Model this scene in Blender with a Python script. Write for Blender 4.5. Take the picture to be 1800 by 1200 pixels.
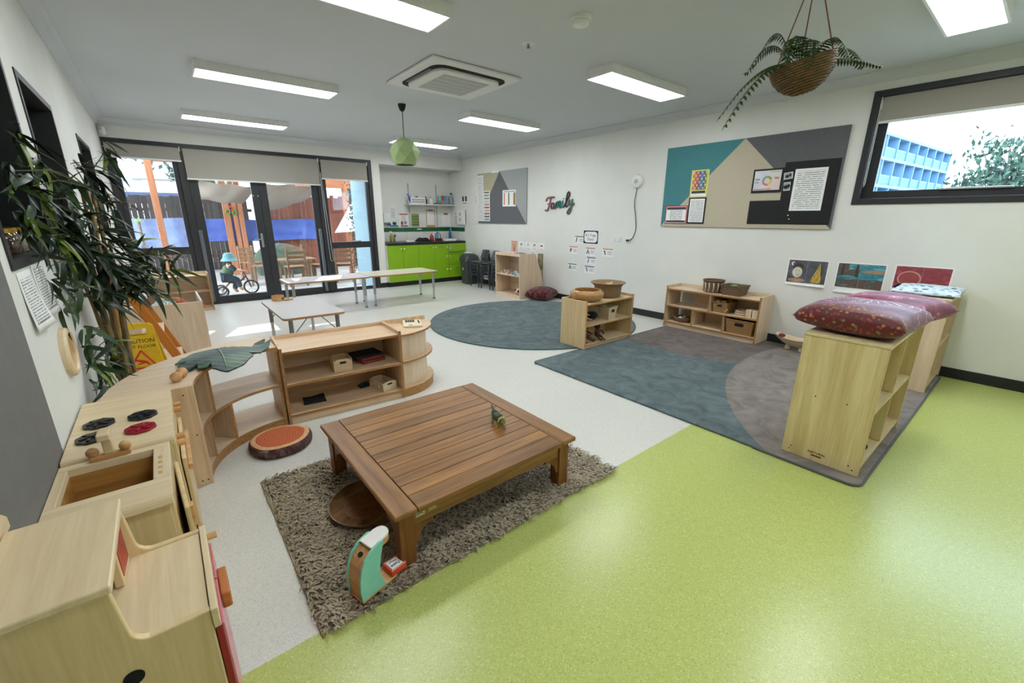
import bpy, bmesh, math, random
from math import sin, cos, pi, radians, sqrt, atan2
from mathutils import Vector, Matrix, Euler

for o in list(bpy.data.objects):
    bpy.data.objects.remove(o, do_unlink=True)
SC = bpy.context.scene
COL = SC.collection
random.seed(7)

# ------------------------------------------------------------------ camera
def make_camera():
    yaw, pitch, roll = 0.6814464, 0.28357109, 0.0038504
    f = Vector((sin(yaw)*cos(pitch), cos(yaw)*cos(pitch), -sin(pitch)))
    r = Vector((cos(yaw), -sin(yaw), 0)); u = r.cross(f)
    r2 = cos(roll)*r + sin(roll)*u; u2 = -sin(roll)*r + cos(roll)*u
    cam = bpy.data.cameras.new('camera'); ob = bpy.data.objects.new('camera', cam)
    cam.sensor_fit = 'HORIZONTAL'; cam.sensor_width = 36.0; cam.lens = 744.43/1800*36.0
    cam.clip_start = 0.02; cam.clip_end = 300
    m = Matrix((r2, u2, -f)).transposed().to_4x4(); m.translation = Vector((0, 0, 1.4))
    ob.matrix_world = m; COL.objects.link(ob); SC.camera = ob
make_camera()

# ------------------------------------------------------------------ world, sun, exposure
W = bpy.data.worlds.new('sky'); SC.world = W; W.use_nodes = True
wn = W.node_tree; wn.nodes.clear()
w_out = wn.nodes.new('ShaderNodeOutputWorld'); w_bg = wn.nodes.new('ShaderNodeBackground')
w_bg.inputs['Color'].default_value = (0.80, 0.90, 1.0, 1); w_bg.inputs['Strength'].default_value = 3.9
wn.links.new(w_bg.outputs[0], w_out.inputs[0])
SUN_DIR = Vector((0.46, 1.0, 0.80)).normalized()          # towards the sun: behind the far glass doors, to the right
sl = bpy.data.lights.new('sun', 'SUN'); sl.energy = 4.6; sl.angle = radians(0.6); sl.color = (1.0, 0.95, 0.86)
so = bpy.data.objects.new('sun', sl); COL.objects.link(so); so.rotation_euler = SUN_DIR.to_track_quat('Z', 'Y').to_euler()
so.location = (6, 16, 12)
PANEL_EMIT = 8.6                                          # ceiling LED panels
SC.view_settings.view_transform = 'Standard'; SC.view_settings.look = 'None'
SC.view_settings.exposure = 1.38; SC.view_settings.gamma = 1.0; SC.view_settings.use_curve_mapping = False
SC.cycles.use_denoising = True
SC.cycles.max_bounces = 6; SC.cycles.diffuse_bounces = 4; SC.cycles.glossy_bounces = 3; SC.cycles.transparent_max_bounces = 12
SC.cycles.use_adaptive_sampling = True; SC.cycles.adaptive_threshold = 0.03
SC.cycles.sample_clamp_indirect = 6.0; SC.cycles.caustics_reflective = False; SC.cycles.caustics_refractive = False

# ------------------------------------------------------------------ room measures
XL, XR, YB, YF, ZC = -0.41, 5.45, 8.52, -2.6, 2.70
YN = 9.04                                                  # back of the kitchen niche

# ------------------------------------------------------------------ helpers: materials
def srgb(*c):
    if len(c) == 1 and isinstance(c[0], (tuple, list)): c = c[0]
    return tuple((v/255/12.92 if v/255 <= 0.04045 else ((v/255+0.055)/1.055)**2.4) for v in c)
MATS = {}
def _base(name):
    m = bpy.data.materials.new(name); m.use_nodes = True; nt = m.node_tree
    b = nt.nodes['Principled BSDF']; MATS[name] = m
    return m, nt, b
def _coord(nt, kind='Object', scale=(1, 1, 1), rot=(0, 0, 0)):
    tc = nt.nodes.new('ShaderNodeTexCoord'); mp = nt.nodes.new('ShaderNodeMapping')
    mp.inputs['Scale'].default_value = scale; mp.inputs['Rotation'].default_value = rot
    nt.links.new(tc.outputs[kind], mp.inputs[0]); return mp.outputs[0]
def _ramp(nt, fac, stops):
    r = nt.nodes.new('ShaderNodeValToRGB'); e = r.color_ramp.elements
    while len(e) < len(stops): e.new(0.5)
    for k, (p, c) in enumerate(stops): e[k].position = p; e[k].color = (*c, 1)
    nt.links.new(fac, r.inputs[0]); return r.outputs[0]
def _noise(nt, vec, scale, detail=4, rough=0.55, dist=0.0):
    n = nt.nodes.new('ShaderNodeTexNoise'); n.inputs['Scale'].default_value = scale; n.inputs['Detail'].default_value = detail
    n.inputs['Roughness'].default_value = rough; n.inputs['Distortion'].default_value = dist
    nt.links.new(vec, n.inputs['Vector']); return n.outputs['Fac']
def _bump(nt, b, h, strength, dist=0.01):
    bp = nt.nodes.new('ShaderNodeBump'); bp.inputs['Strength'].default_value = strength; bp.inputs['Distance'].default_value = dist
    nt.links.new(h, bp.inputs['Height']); nt.links.new(bp.outputs[0], b.inputs['Normal'])
def mat(name, c, rough=0.55, metal=0.0, spec=0.5, var=0.06, nscale=18.0, bump=0.0, bscale=120.0, kind='Object', sheen=0.0, coat=0.0):
    if name in MATS: return MATS[name]
    m, nt, b = _base(name); c = srgb(c)
    v = _coord(nt, kind)
    if var > 0:
        n = _noise(nt, v, nscale, 3)
        lo = tuple(x*(1-var*1.6) for x in c); hi = tuple(min(1, x*(1+var*1.6)) for x in c)
        nt.links.new(_ramp(nt, n, [(0.3, lo), (0.7, hi)]), b.inputs['Base Color'])
    else: b.inputs['Base Color'].default_value = (*c, 1)
    b.inputs['Roughness'].default_value = rough; b.inputs['Metallic'].default_value = metal
    b.inputs['Specular IOR Level'].default_value = spec; b.inputs['Sheen Weight'].default_value = sheen
    b.inputs['Coat Weight'].default_value = coat
    if bump > 0: _bump(nt, b, _noise(nt, v, bscale, 2), bump, 0.004)
    return m
def wood(name, c1, c2, axis='x', scale=1.0, rough=0.42, contrast=1.0, spec=0.4, rnd=0.0, knots=0.0):
    if name in MATS: return MATS[name]
    m, nt, b = _base(name); c1, c2 = srgb(c1), srgb(c2)
    st = 0.06; sx = {'x': (st, 1, 1), 'y': (1, st, 1), 'z': (1, 1, st)}[axis]
    v = _coord(nt, 'Object', tuple(k*scale for k in sx))
    n1 = _noise(nt, v, 26, 5, 0.6, 0.6); n2 = _noise(nt, v, 110, 3, 0.6)
    mx = nt.nodes.new('ShaderNodeMath'); mx.operation = 'MULTIPLY_ADD'
    nt.links.new(n2, mx.inputs[0]); mx.inputs[1].default_value = 0.35; nt.links.new(n1, mx.inputs[2])
    mid = tuple((a+d)/2 for a, d in zip(c1, c2)); w = 0.22/contrast
    col = _ramp(nt, mx.outputs[0], [(0.675-w, c2), (0.675, mid), (0.675+w, c1)])
    if rnd > 0:
        oi = nt.nodes.new('ShaderNodeObjectInfo'); hs = nt.nodes.new('ShaderNodeHueSaturation')
        mr = nt.nodes.new('ShaderNodeMapRange'); mr.inputs['To Min'].default_value = 1-rnd; mr.inputs['To Max'].default_value = 1+rnd
        nt.links.new(oi.outputs['Random'], mr.inputs[0]); nt.links.new(mr.outputs[0], hs.inputs['Value'])
        nt.links.new(col, hs.inputs['Color']); col = hs.outputs[0]
    nt.links.new(col, b.inputs['Base Color']); b.inputs['Roughness'].default_value = rough
    b.inputs['Specular IOR Level'].default_value = spec
    _bump(nt, b, n2, 0.06, 0.002)
    return m
def glass(name, tint=(1, 1, 1), gloss=0.07, rough=0.02):
    if name in MATS: return MATS[name]
    m, nt, b = _base(name); nt.nodes.remove(b); out = nt.nodes['Material Output']
    t = nt.nodes.new('ShaderNodeBsdfTransparent'); t.inputs[0].default_value = (*tint, 1)
    g = nt.nodes.new('ShaderNodeBsdfGlossy'); g.inputs['Roughness'].default_value = rough
    mx = nt.nodes.new('ShaderNodeMixShader'); fr = nt.nodes.new('ShaderNodeLayerWeight'); fr.inputs[0].default_value = 0.25
    ma = nt.nodes.new('ShaderNodeMath'); ma.operation = 'MULTIPLY_ADD'; ma.inputs[1].default_value = 0.35; ma.inputs[2].default_value = gloss
    nt.links.new(fr.outputs['Fresnel'], ma.inputs[0]); nt.links.new(ma.outputs[0], mx.inputs[0])
    nt.links.new(t.outputs[0], mx.inputs[1]); nt.links.new(g.outputs[0], mx.inputs[2]); nt.links.new(mx.outputs[0], out.inputs[0])
    return m
def emit(name, c, s):
    m, nt, b = _base(name); b.inputs['Base Color'].default_value = (0.9, 0.9, 0.9, 1)
    b.inputs['Emission Color'].default_value = (*c, 1); b.inputs['Emission Strength'].default_value = s
    return m
def speckle(name, base, lo, hi, rough=0.3, scale=210.0):
    """vinyl floor: fine chips of three tones and slow stains"""
    m, nt, b = _base(name); v = _coord(nt, 'Object')
    vo = nt.nodes.new('ShaderNodeTexVoronoi'); vo.inputs['Scale'].default_value = scale; nt.links.new(v, vo.inputs['Vector'])
    sp = nt.nodes.new('ShaderNodeSeparateColor'); nt.links.new(vo.outputs['Color'], sp.inputs[0])
    base, lo, hi = srgb(base), srgb(lo), srgb(hi)
    col = _ramp(nt, sp.outputs[0], [(0.0, lo), (0.18, base), (0.78, base), (1.0, hi)])
    big = _noise(nt, v, 1.1, 1)
    mx = nt.nodes.new('ShaderNodeMix'); mx.data_type = 'RGBA'; mx.blend_type = 'MULTIPLY'; mx.inputs['Factor'].default_value = 0.5
    nt.links.new(col, mx.inputs['A']); nt.links.new(_ramp(nt, big, [(0.1, (0.90, 0.90, 0.90)), (0.9, (1, 1, 1))]), mx.inputs['B'])
    nt.links.new(mx.outputs['Result'], b.inputs['Base Color'])
    b.inputs['Roughness'].default_value = rough
    b.inputs['Specular IOR Level'].default_value = 0.42
    return m
def fabric(name, stops, scale=6.0, rough=0.95, detail=5, bump=0.25, bscale=220, sheen=0.2, dist=0.4):
    if name in MATS: return MATS[name]
    m, nt, b = _base(name); v = _coord(nt, 'Object'); n = _noise(nt, v, scale, detail, 0.6, dist)
    nt.links.new(_ramp(nt, n, [(p, srgb(c)) for p, c in stops]), b.inputs['Base Color'])
    b.inputs['Roughness'].default_value = rough; b.inputs['Specular IOR Level'].default_value = 0.2; b.inputs['Sheen Weight'].default_value = sheen
    _bump(nt, b, _noise(nt, v, bscale, 3), bump, 0.006)
    return m
def weave(name, c1, c2, sx=60.0, sz=90.0, rough=0.75):
    """wicker: crossed waves of two browns with relief"""
    if name in MATS: return MATS[name]
    m, nt, b = _base(name); v = _coord(nt, 'Object')
    a = nt.nodes.new('ShaderNodeTexWave'); a.bands_direction = 'Z'; a.inputs['Scale'].default_value = sz/6; a.inputs['Distortion'].default_value = 1.2
    a.inputs['Detail'].default_value = 2; nt.links.new(v, a.inputs['Vector'])
    n = _noise(nt, v, sx, 2)
    mu = nt.nodes.new('ShaderNodeMath'); mu.operation = 'MULTIPLY'; nt.links.new(a.outputs['Fac'], mu.inputs[0]); nt.links.new(n, mu.inputs[1])
    nt.links.new(_ramp(nt, mu.outputs[0], [(0.08, srgb(c2)), (0.5, srgb(c1))]), b.inputs['Base Color'])
    b.inputs['Roughness'].default_value = rough; _bump(nt, b, mu.outputs[0], 0.6, 0.004)
    return m

# ------------------------------------------------------------------ helpers: meshes
class MB:
    def __init__(s): s.v = []; s.f = []
    def add(s, vs, fs):
        k = len(s.v); s.v += [tuple(p) for p in vs]; s.f += [tuple(i+k for i in f) for f in fs]; return s
    def box(s, x0, y0, z0, x1, y1, z1, M=None):
        vs = [(x0, y0, z0), (x1, y0, z0), (x1, y1, z0), (x0, y1, z0), (x0, y0, z1), (x1, y0, z1), (x1, y1, z1), (x0, y1, z1)]
        if M is not None: vs = [M @ Vector(p) for p in vs]
        return s.add(vs, [(0, 3, 2, 1), (4, 5, 6, 7), (0, 1, 5, 4), (1, 2, 6, 5), (2, 3, 7, 6), (3, 0, 4, 7)])
    def cbox(s, c, d, rot=(0, 0, 0)):
        M = Matrix.Translation(c) @ Euler(rot).to_matrix().to_4x4()
        return s.box(-d[0]/2, -d[1]/2, -d[2]/2, d[0]/2, d[1]/2, d[2]/2, M)
    def tube(s, pts, r, n=8, cap=True):
        pts = [Vector(p) for p in pts]; m = len(pts); rs = r if isinstance(r, (list, tuple)) else [r]*m
        vs = []; ref = None
        for i, p in enumerate(pts):
            t = (pts[min(i+1, m-1)] - pts[max(i-1, 0)])
            if t.length < 1e-9: t = Vector((0, 0, 1))
            t.normalize()
            if ref is None: ref = t.orthogonal().normalized()
            ref = ref - t*ref.dot(t)
            if ref.length < 1e-6: ref = t.orthogonal()
            ref.normalize(); b = t.cross(ref)
            for k in range(n):
                a = 2*pi*k/n; vs.append(p + (ref*cos(a) + b*sin(a))*rs[i])
        fs = [(i*n+k, i*n+(k+1) % n, (i+1)*n+(k+1) % n, (i+1)*n+k) for i in range(m-1) for k in range(n)]
        if cap: fs += [tuple(reversed(range(n))), tuple((m-1)*n+k for k in range(n))]
        return s.add(vs, fs)
    def lathe(s, prof, n=24, c=(0, 0, 0), sx=1.0, sy=1.0):
        vs = []; m = len(prof)
        for r, z in prof:
            for k in range(n):
                a = 2*pi*k/n; vs.append((c[0]+r*cos(a)*sx, c[1]+r*sin(a)*sy, c[2]+z))
        fs = [(i*n+k, i*n+(k+1) % n, (i+1)*n+(k+1) % n, (i+1)*n+k) for i in range(m-1) for k in range(n)]
        fs += [tuple(reversed(range(n))), tuple((m-1)*n+k for k in range(n))]
        return s.add(vs, fs)
    def prism(s, poly, a, b, plane='xy'):
        """extrude a polygon: plane xy along z, xz along y, yz along x"""
        def P(u, v, w): return {'xy': (u, v, w), 'xz': (u, w, v), 'yz': (w, u, v)}[plane]
        n = len(poly); vs = [P(u, v, a) for u, v in poly] + [P(u, v, b) for u, v in poly]
        fs = [tuple(range(n)), tuple(reversed(range(n, 2*n)))] + [(k, n+k, n+(k+1) % n, (k+1) % n) for k in range(n)]
        return s.add(vs, fs)
    def ball(s, c, r, n=12, m=8, sc=(1, 1, 1)):
        prof = [(sin(pi*i/m), -cos(pi*i/m)) for i in range(m+1)]
        vs = []
        for q, z in prof:
            for k in range(n):
                a = 2*pi*k/n; vs.append((c[0]+r*sc[0]*max(q, 1e-4)*cos(a), c[1]+r*sc[1]*max(q, 1e-4)*sin(a), c[2]+r*sc[2]*z))
        fs = [(i*n+k, i*n+(k+1) % n, (i+1)*n+(k+1) % n, (i+1)*n+k) for i in range(m) for k in range(n)]
        return s.add(vs, fs)
    def sheet(s, fn, nu, nv, thick=0.0):
        """grid surface fn(u,v)->point; thick makes it solid along z"""
        k = len(s.v)
        top = [fn(i/nu, j/nv) for j in range(nv+1) for i in range(nu+1)]
        idx = lambda i, j: j*(nu+1)+i
        fs = [(idx(i, j), idx(i+1, j), idx(i+1, j+1), idx(i, j+1)) for j in range(nv) for i in range(nu)]
        if thick == 0: return s.add(top, fs)
        n = len(top); bot = [(p[0], p[1], p[2]-thick) for p in top]
        fs2 = fs + [tuple(n+q for q in reversed(f)) for f in fs]
        rim = [idx(i, 0) for i in range(nu)] + [idx(nu, j) for j in range(nv)] + [idx(i, nv) for i in range(nu, 0, -1)] + [idx(0, j) for j in range(nv, 0, -1)]
        for a, b in zip(rim, rim[1:]+rim[:1]): fs2.append((a, n+a, n+b, b))
        return s.add(top+bot, fs2)
    def mesh(s, name):
        me = bpy.data.meshes.new(name); me.from_pydata([tuple(p) for p in s.v], [], s.f)
        bm = bmesh.new(); bm.from_mesh(me); bmesh.ops.recalc_face_normals(bm, faces=bm.faces); bm.to_mesh(me); bm.free()
        return me
    def build(s, name, m, parent=None, smooth=0, bevel=0.0, seg=2, label=None, subsurf=0):
        me = s.mesh(name); ob = bpy.data.objects.new(name, me); COL.objects.link(ob)
        if m is not None: me.materials.append(MATS[m] if isinstance(m, str) else m)
        if parent is not None: ob.parent = parent
        if smooth:
            me.shade_smooth()
            if smooth > 1: me.set_sharp_from_angle(angle=radians(smooth))
        if bevel > 0:
            bv = ob.modifiers.new('edge', 'BEVEL'); bv.width = bevel; bv.segments = seg; bv.limit_method = 'ANGLE'; bv.angle_limit = radians(40)
        if subsurf:
            sb = ob.modifiers.new('round', 'SUBSURF'); sb.levels = subsurf; sb.render_levels = subsurf
        if label: ob['label'] = label
        return ob
def B(name, m, parent, x0, y0, z0, x1, y1, z1, bevel=0.0, **k):
    return MB().box(x0, y0, z0, x1, y1, z1).build(name, m, parent, bevel=bevel, **k)
def thing(name, label, cat, loc=(0, 0, 0), rz=0.0, group=None, rot=None):
    o = bpy.data.objects.new(name, None); COL.objects.link(o); o.empty_display_size = 0.05
    o.location = loc; o.rotation_euler = rot if rot else (0, 0, rz); o['label'] = label; o['category'] = cat
    if group: o['group'] = group
    return o
def tag(o, label, cat, group=None):
    o['label'] = label; o['category'] = cat
    if group: o['group'] = group
    return o
def struct(o):
    o['kind'] = 'structure'; return o
def copy_tree(src, label, loc, rz=0.0, group=None):
    def rec(a, parent):
        c = a.copy(); COL.objects.link(c)
        if parent: c.parent = parent
        for ch in a.children: rec(ch, c)
        return c
    r = rec(src, None); r.location = loc; r.rotation_euler = (0, 0, rz); r['label'] = label
    if group: r['group'] = group
    return r
def text(name, body, size, m, parent, M, align='CENTER', depth=0.0006):
    """flat printed lettering as a mesh; M places its xy plane"""
    cu = bpy.data.curves.new(name, 'FONT'); cu.body = body; cu.size = size; cu.align_x = align; cu.align_y = 'CENTER'; cu.extrude = depth
    cu.resolution_u = 3
    t = bpy.data.objects.new(name+'_curve', cu); COL.objects.link(t)
    dg = bpy.context.evaluated_depsgraph_get(); me = bpy.data.meshes.new_from_object(t.evaluated_get(dg))
    bpy.data.objects.remove(t, do_unlink=True)
    me.materials.clear(); me.materials.append(MATS[m] if isinstance(m, str) else m)
    ob = bpy.data.objects.new(name, me); COL.objects.link(ob); ob.matrix_local = M
    if parent: ob.parent = parent
    return ob
def on_right(y, z, off=0.0):      # xy plane of a sheet on the right wall, seen from inside: x runs towards -Y
    return Matrix(((0, 0, -1, XR-off), (-1, 0, 0, y), (0, 1, 0, z), (0, 0, 0, 1)))
def on_back(x, z, y):             # sheet on a wall facing -Y
    return Matrix(((1, 0, 0, x), (0, 0, -1, y), (0, 1, 0, z), (0, 0, 0, 1)))
def on_left(y, z, off=0.0):       # sheet on the left wall, facing +X: x runs towards +Y
    return Matrix(((0, 0, 1, XL+off), (1, 0, 0, y), (0, 1, 0, z), (0, 0, 0, 1)))
def lerp(a, b, t): return a + (b-a)*t
def arc(cx, cy, r, a0, a1, n): return [(cx+r*cos(radians(lerp(a0, a1, i/n))), cy+r*sin(radians(lerp(a0, a1, i/n)))) for i in range(n+1)]
def rrect(x0, y0, x1, y1, r, n=5):
    return arc(x1-r, y1-r, r, 0, 90, n)+arc(x0+r, y1-r, r, 90, 180, n)+arc(x0+r, y0+r, r, 180, 270, n)+arc(x1-r, y0+r, r, 270, 360, n)

# ------------------------------------------------------------------ material library
mat('wall_paint', (224, 224, 218), 0.7, var=0.015, nscale=3)
mat('ceiling_paint', (206, 210, 214), 0.85, var=0.01, nscale=2)
mat('grey_slab', (112, 110, 108), 0.7, var=0.03)
mat('black_alu', (38, 39, 42), 0.45, var=0.05); mat('dark_window', (8, 8, 9), 0.12, var=0.0)
mat('black_rubber', (26, 27, 28), 0.6, var=0.05); mat('alu', (168, 170, 172), 0.35, 0.9, var=0.03)
mat('chrome', (190, 192, 195), 0.22, 1.0, var=0.0); mat('grey_metal', (120, 124, 130), 0.4, 0.6, var=0.04)
mat('white_plastic', (232, 232, 230), 0.4, var=0.02); mat('white_paper', (238, 238, 236), 0.8, var=0.02)
mat('ink', (66, 66, 70), 0.8, var=0.0); mat('ink_light', (150, 152, 156), 0.8, var=0.0); mat('black', (14, 14, 15), 0.7, var=0.0)
mat('blind_fabric', (158, 153, 144), 0.9, var=0.03, nscale=300)
speckle('floor_white', (210, 208, 200), (190, 186, 176), (224, 222, 216), 0.34, 260)
speckle('floor_green', (180, 190, 108), (160, 170, 90), (200, 206, 134), 0.27, 240)
P1, P2 = (226, 198, 164), (196, 162, 126)
wood('ply_x', P1, P2, 'x', 1.0); wood('ply_y', P1, P2, 'y', 1.0); wood('ply_z', P1, P2, 'z', 1.0)
wood('plypale_x', (226, 204, 176), (202, 176, 146), 'x'); wood('plypale_z', (226, 204, 176), (204, 178, 148), 'z')
wood('ply_edge', (186, 138, 82), (140, 96, 52), 'x', 3.0); wood('maple_z', (226, 202, 158), (200, 172, 122), 'z', 1.3, contrast=0.75)
wood('maple_x', (230, 210, 174), (206, 182, 142), 'x', 1.3, contrast=.75); wood('maple_y', (230, 210, 174), (206, 182, 142), 'y', 1.3, contrast=.75)
wood('pine_orange', (208, 132, 52), (168, 96, 34), 'z', 1.2); wood('beech', (214, 170, 116), (178, 128, 76), 'x', 1.4)
wood('deck_x', (160, 114, 64), (108, 72, 36), 'x', 1.2, 0.38, 1.1, rnd=0.22); wood('deck_y', (152, 108, 62), (110, 74, 40), 'y', 1.2, 0.38, 1.1)
wood('deck_z', (140, 88, 40), (96, 58, 26), 'z', 1.2, 0.4); wood('acacia', (150, 112, 66), (70, 46, 28), 'x', 0.8, 0.4, 1.3)
wood('timber_out', (172, 112, 76), (132, 80, 52), 'z', 0.7, 0.7); wood('timber_outx', (172, 112, 76), (132, 80, 52), 'x', 0.7, 0.7)
wood('outdoor_chair', (144, 112, 82), (104, 78, 54), 'x', 1.0, 0.7)
mat('green_door', (132, 176, 26), 0.35, var=0.02); mat('green_tile', (30, 96, 60), 0.18, var=0.08, nscale=5); mat('white_tile', (226, 226, 222), 0.2, var=0.01)
mat('red_enamel', (150, 20, 36), 0.3, var=0.03); mat('black_enamel', (24, 24, 26), 0.3, var=0.02)
mat('chair_plastic', (60, 66, 68), 0.38, var=0.05); mat('bin_plastic', (58, 62, 64), 0.45, var=0.04)

# ================================================================== THE SETTING
def holed(name, plane, a, b, u0, u1, z0, z1, holes, m):
    """a slab in plane x (constant x, a..b thick) or y, with rectangular holes, as one welded mesh"""
    us = sorted({u0, u1, *[h[0] for h in holes], *[h[1] for h in holes]}); zs = sorted({z0, z1, *[h[2] for h in holes], *[h[3] for h in holes]})
    mb = MB(); solid = {}
    for i in range(len(us)-1):
        for j in range(len(zs)-1):
            uc, zc = (us[i]+us[i+1])/2, (zs[j]+zs[j+1])/2
            solid[i, j] = not any(h[0] < uc < h[1] and h[2] < zc < h[3] for h in holes)
    def P(u, z, w): return (w, u, z) if plane == 'x' else (u, w, z)
    for (i, j), s in solid.items():
        if not s: continue
        U0, U1, Z0, Z1 = us[i], us[i+1], zs[j], zs[j+1]
        for w in (a, b): mb.add([P(U0, Z0, w), P(U1, Z0, w), P(U1, Z1, w), P(U0, Z1, w)], [(0, 1, 2, 3)])
        for (di, dj), q in (((-1, 0), ((U0, Z0), (U0, Z1))), ((1, 0), ((U1, Z0), (U1, Z1))), ((0, -1), ((U0, Z0), (U1, Z0))), ((0, 1), ((U0, Z1), (U1, Z1)))):
            if not solid.get((i+di, j+dj), False):
                mb.add([P(*q[0], a), P(*q[1], a), P(*q[1], b), P(*q[0], b)], [(0, 1, 2, 3)])
    me = mb.mesh(name); bm = bmesh.new(); bm.from_mesh(me); bmesh.ops.remove_doubles(bm, verts=bm.verts, dist=1e-5)
    bmesh.ops.recalc_face_normals(bm, faces=bm.faces); bm.to_mesh(me); bm.free()
    ob = bpy.data.objects.new(name, me); COL.objects.link(ob); me.materials.append(MATS[m]); return struct(ob)

# floor: white speckled vinyl, green beyond the seam towards the camera
fm = bpy.data.meshes.new('floor'); x0, x1 = XL-.2, XR+.2
fm.from_pydata([(x0, YF-.2, 0), (x1, YF-.2, 0), (x1, 1.31, 0), (x0, 1.31, 0), (x1, YN+.1, 0), (x0, YN+.1, 0),
                (x0, YF-.2, -.1), (x1, YF-.2, -.1), (x1, YN+.1, -.1), (x0, YN+.1, -.1)], [],
               [(0, 1, 2, 3), (3, 2, 4, 5), (6, 9, 8, 7), (0, 6, 7, 1), (5, 4, 8, 9), (1, 7, 8, 4, 2), (0, 3, 5, 9, 6)])
fm.materials.append(MATS['floor_green']); fm.materials.append(MATS['floor_white']); fm.polygons[1].material_index = 1
floor = bpy.data.objects.new('floor', fm); COL.objects.link(floor); struct(floor)
struct(B('ceiling', 'ceiling_paint', None, XL-.2, YF-.2, ZC, XR+.2, YN+.1, ZC+.12))

LWIN = [(2.19, 3.06, 1.22, 2.09), (3.32, 4.30, 1.22, 2.09), (5.50, 6.50, 1.22, 2.09)]
holed('wall_left', 'x', XL-.22, XL, YF-.2, YB+.12, 0, ZC, LWIN, 'wall_paint')
RW = (-1.25, 1.33, 1.54, 2.548)
holed('wall_right', 'x', XR, XR+.2, YF-.2, YN+.1, 0, ZC, [RW], 'wall_paint')
GL = (-0.40, 3.40, 0.0, 2.452)
holed('wall_back', 'y', YB, YB+.12, XL, XR, 0, ZC, [GL, (3.56, XR, -1, 2.40)], 'wall_paint')
struct(B('wall_front', 'wall_paint', None, XL-.2, YF-.2, 0, XR+.2, YF, ZC))
struct(B('wall_niche_left', 'wall_paint', None, 3.44, YB+.12, 0, 3.56, YN+.1, 2.5))
struct(B('wall_niche_back', 'wall_paint', None, 3.56, YN, 0, XR, YN+.1, 2.5))
struct(B('ceiling_niche', 'ceiling_paint', None, 3.56, YB+.12, 2.40, XR, YN, 2.5))
# thin grey slab over the left wall up to the corner of the play kitchen
struct(B('wall_left_grey_section', 'grey_slab', None, XL, YF, 0.0, XL+.004, 2.085, ZC-.09))

# cornice: hollow cove along the walls
cv = [(0, 0), (0, -.085), (.008, -.085)] + [(.085-.07*cos(radians(a)), -.085+.072*sin(radians(a))) for a in (8, 25, 45, 65, 82)] + [(.085, -.008), (.085, 0)]
def cornice(name, kind):
    if kind == 'right': poly = [(XR-u, ZC+v) for u, v in cv]; mb = MB().prism(poly, YF, YB, 'xz')
    if kind == 'left': poly = [(XL+u, ZC+v) for u, v in cv]; mb = MB().prism(poly, YF, YB, 'xz')
    if kind == 'back': poly = [(YB-u, ZC+v) for u, v in cv]; mb = MB().prism(poly, XL, XR, 'yz')
    return struct(mb.build(name, 'ceiling_paint', smooth=35))
for n_, k_ in (('trim_1', 'right'), ('trim_2', 'left'), ('trim_3', 'back')): cornice(n_, k_)
struct(B('baseboard_right', 'black_rubber', None, XR-.012, YF, 0, XR, YB, .095, bevel=.004))
struct(B('baseboard_left', 'black_rubber', None, XL, 2.09, 0, XL+.012, YB, .095, bevel=.004))
struct(B('baseboard_back', 'black_rubber', None, 3.40, YB-.012, 0, 3.56, YB, .095, bevel=.004))

# ---------------------------------------------------------------- left wall: dark internal windows
for n_, (a, b, c, d) in zip((1, 2, 3), LWIN):
    w = bpy.data.objects.new('window_%d' % n_, None); COL.objects.link(w); struct(w); w.location = (XL, (a+b)/2, c)
    h = (b-a)/2; t = .035
    for nm, bb in (('frame_stile', (-h, 0, -h+t, d-c)), ('frame_stile', (h-t, 0, h, d-c)), ('frame_rail', (-h+t, 0, h-t, t)), ('frame_rail', (-h+t, d-c-t, h-t, d-c))):
        B(nm, 'black_alu', w, -.19, bb[0], bb[1], .006, bb[2], bb[3])
    B('pane', 'dark_window', w, -.185, -h+t, t, -.18, h-t, d-c-t)
    if n_ == 2: B('latch', 'alu', w, -.17, -.16, .55, -.10, -.12, .75, .004)

# ---------------------------------------------------------------- back glazing: two sidelights, two door leaves
fr = bpy.data.objects.new('window_frame', None); COL.objects.link(fr); struct(fr); fr.location = (0, YB, 0)
y0, y1 = -.012, .10
for nm, bb in (('jamb', (-.40, 0, -.335, 2.452)), ('head', (-.335, 2.38, 3.33, 2.452)), ('jamb', (3.33, 0, 3.40, 2.452)),
               ('mullion', (.40, 0, .50, 2.38)), ('mullion', (2.38, 0, 2.47, 2.38)), ('threshold', (-.335, 0, 3.33, .025))):
    B(nm, 'black_alu', fr, bb[0], y0, bb[1], bb[2], y1, bb[3], .004)
glass('pane_glass', (0.97, 0.985, 1.0), 0.03); glass('pane_blue', (0.86, 0.95, 1.0), 0.05)
def sidelight(n_, x0, x1, zr):
    w = bpy.data.objects.new('window_%d' % n_, None); COL.objects.link(w); struct(w); w.location = (x0, YB, 0); W_ = x1-x0
    B('sash_stile', 'black_alu', w, 0, .01, .025, .06, .075, 2.38, .003); B('sash_stile', 'black_alu', w, W_-.06, .01, .025, W_, .075, 2.38, .003)
    B('sash_rail', 'black_alu', w, .06, .005, .83, W_-.06, .08, .945, .004); B('sash_rail', 'black_alu', w, .06, .01, .025, W_-.06, .075, .06, .003)
    B('sash_rail', 'black_alu', w, .06, .01, 2.32, W_-.06, .075, 2.38, .003)
    B('pane', 'pane_glass', w, .06, .04, .945, W_-.06, .046, 2.32); B('pane', 'pane_glass', w, .06, .04, .06, W_-.06, .046, .83)
    B('winder', 'alu', w, W_*.52, -.02, .945, W_*.7, .01, .968, .004)
    return w
sidelight(4, -.335, .40, .88); sidelight(5, 2.47, 3.33, .88)
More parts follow.
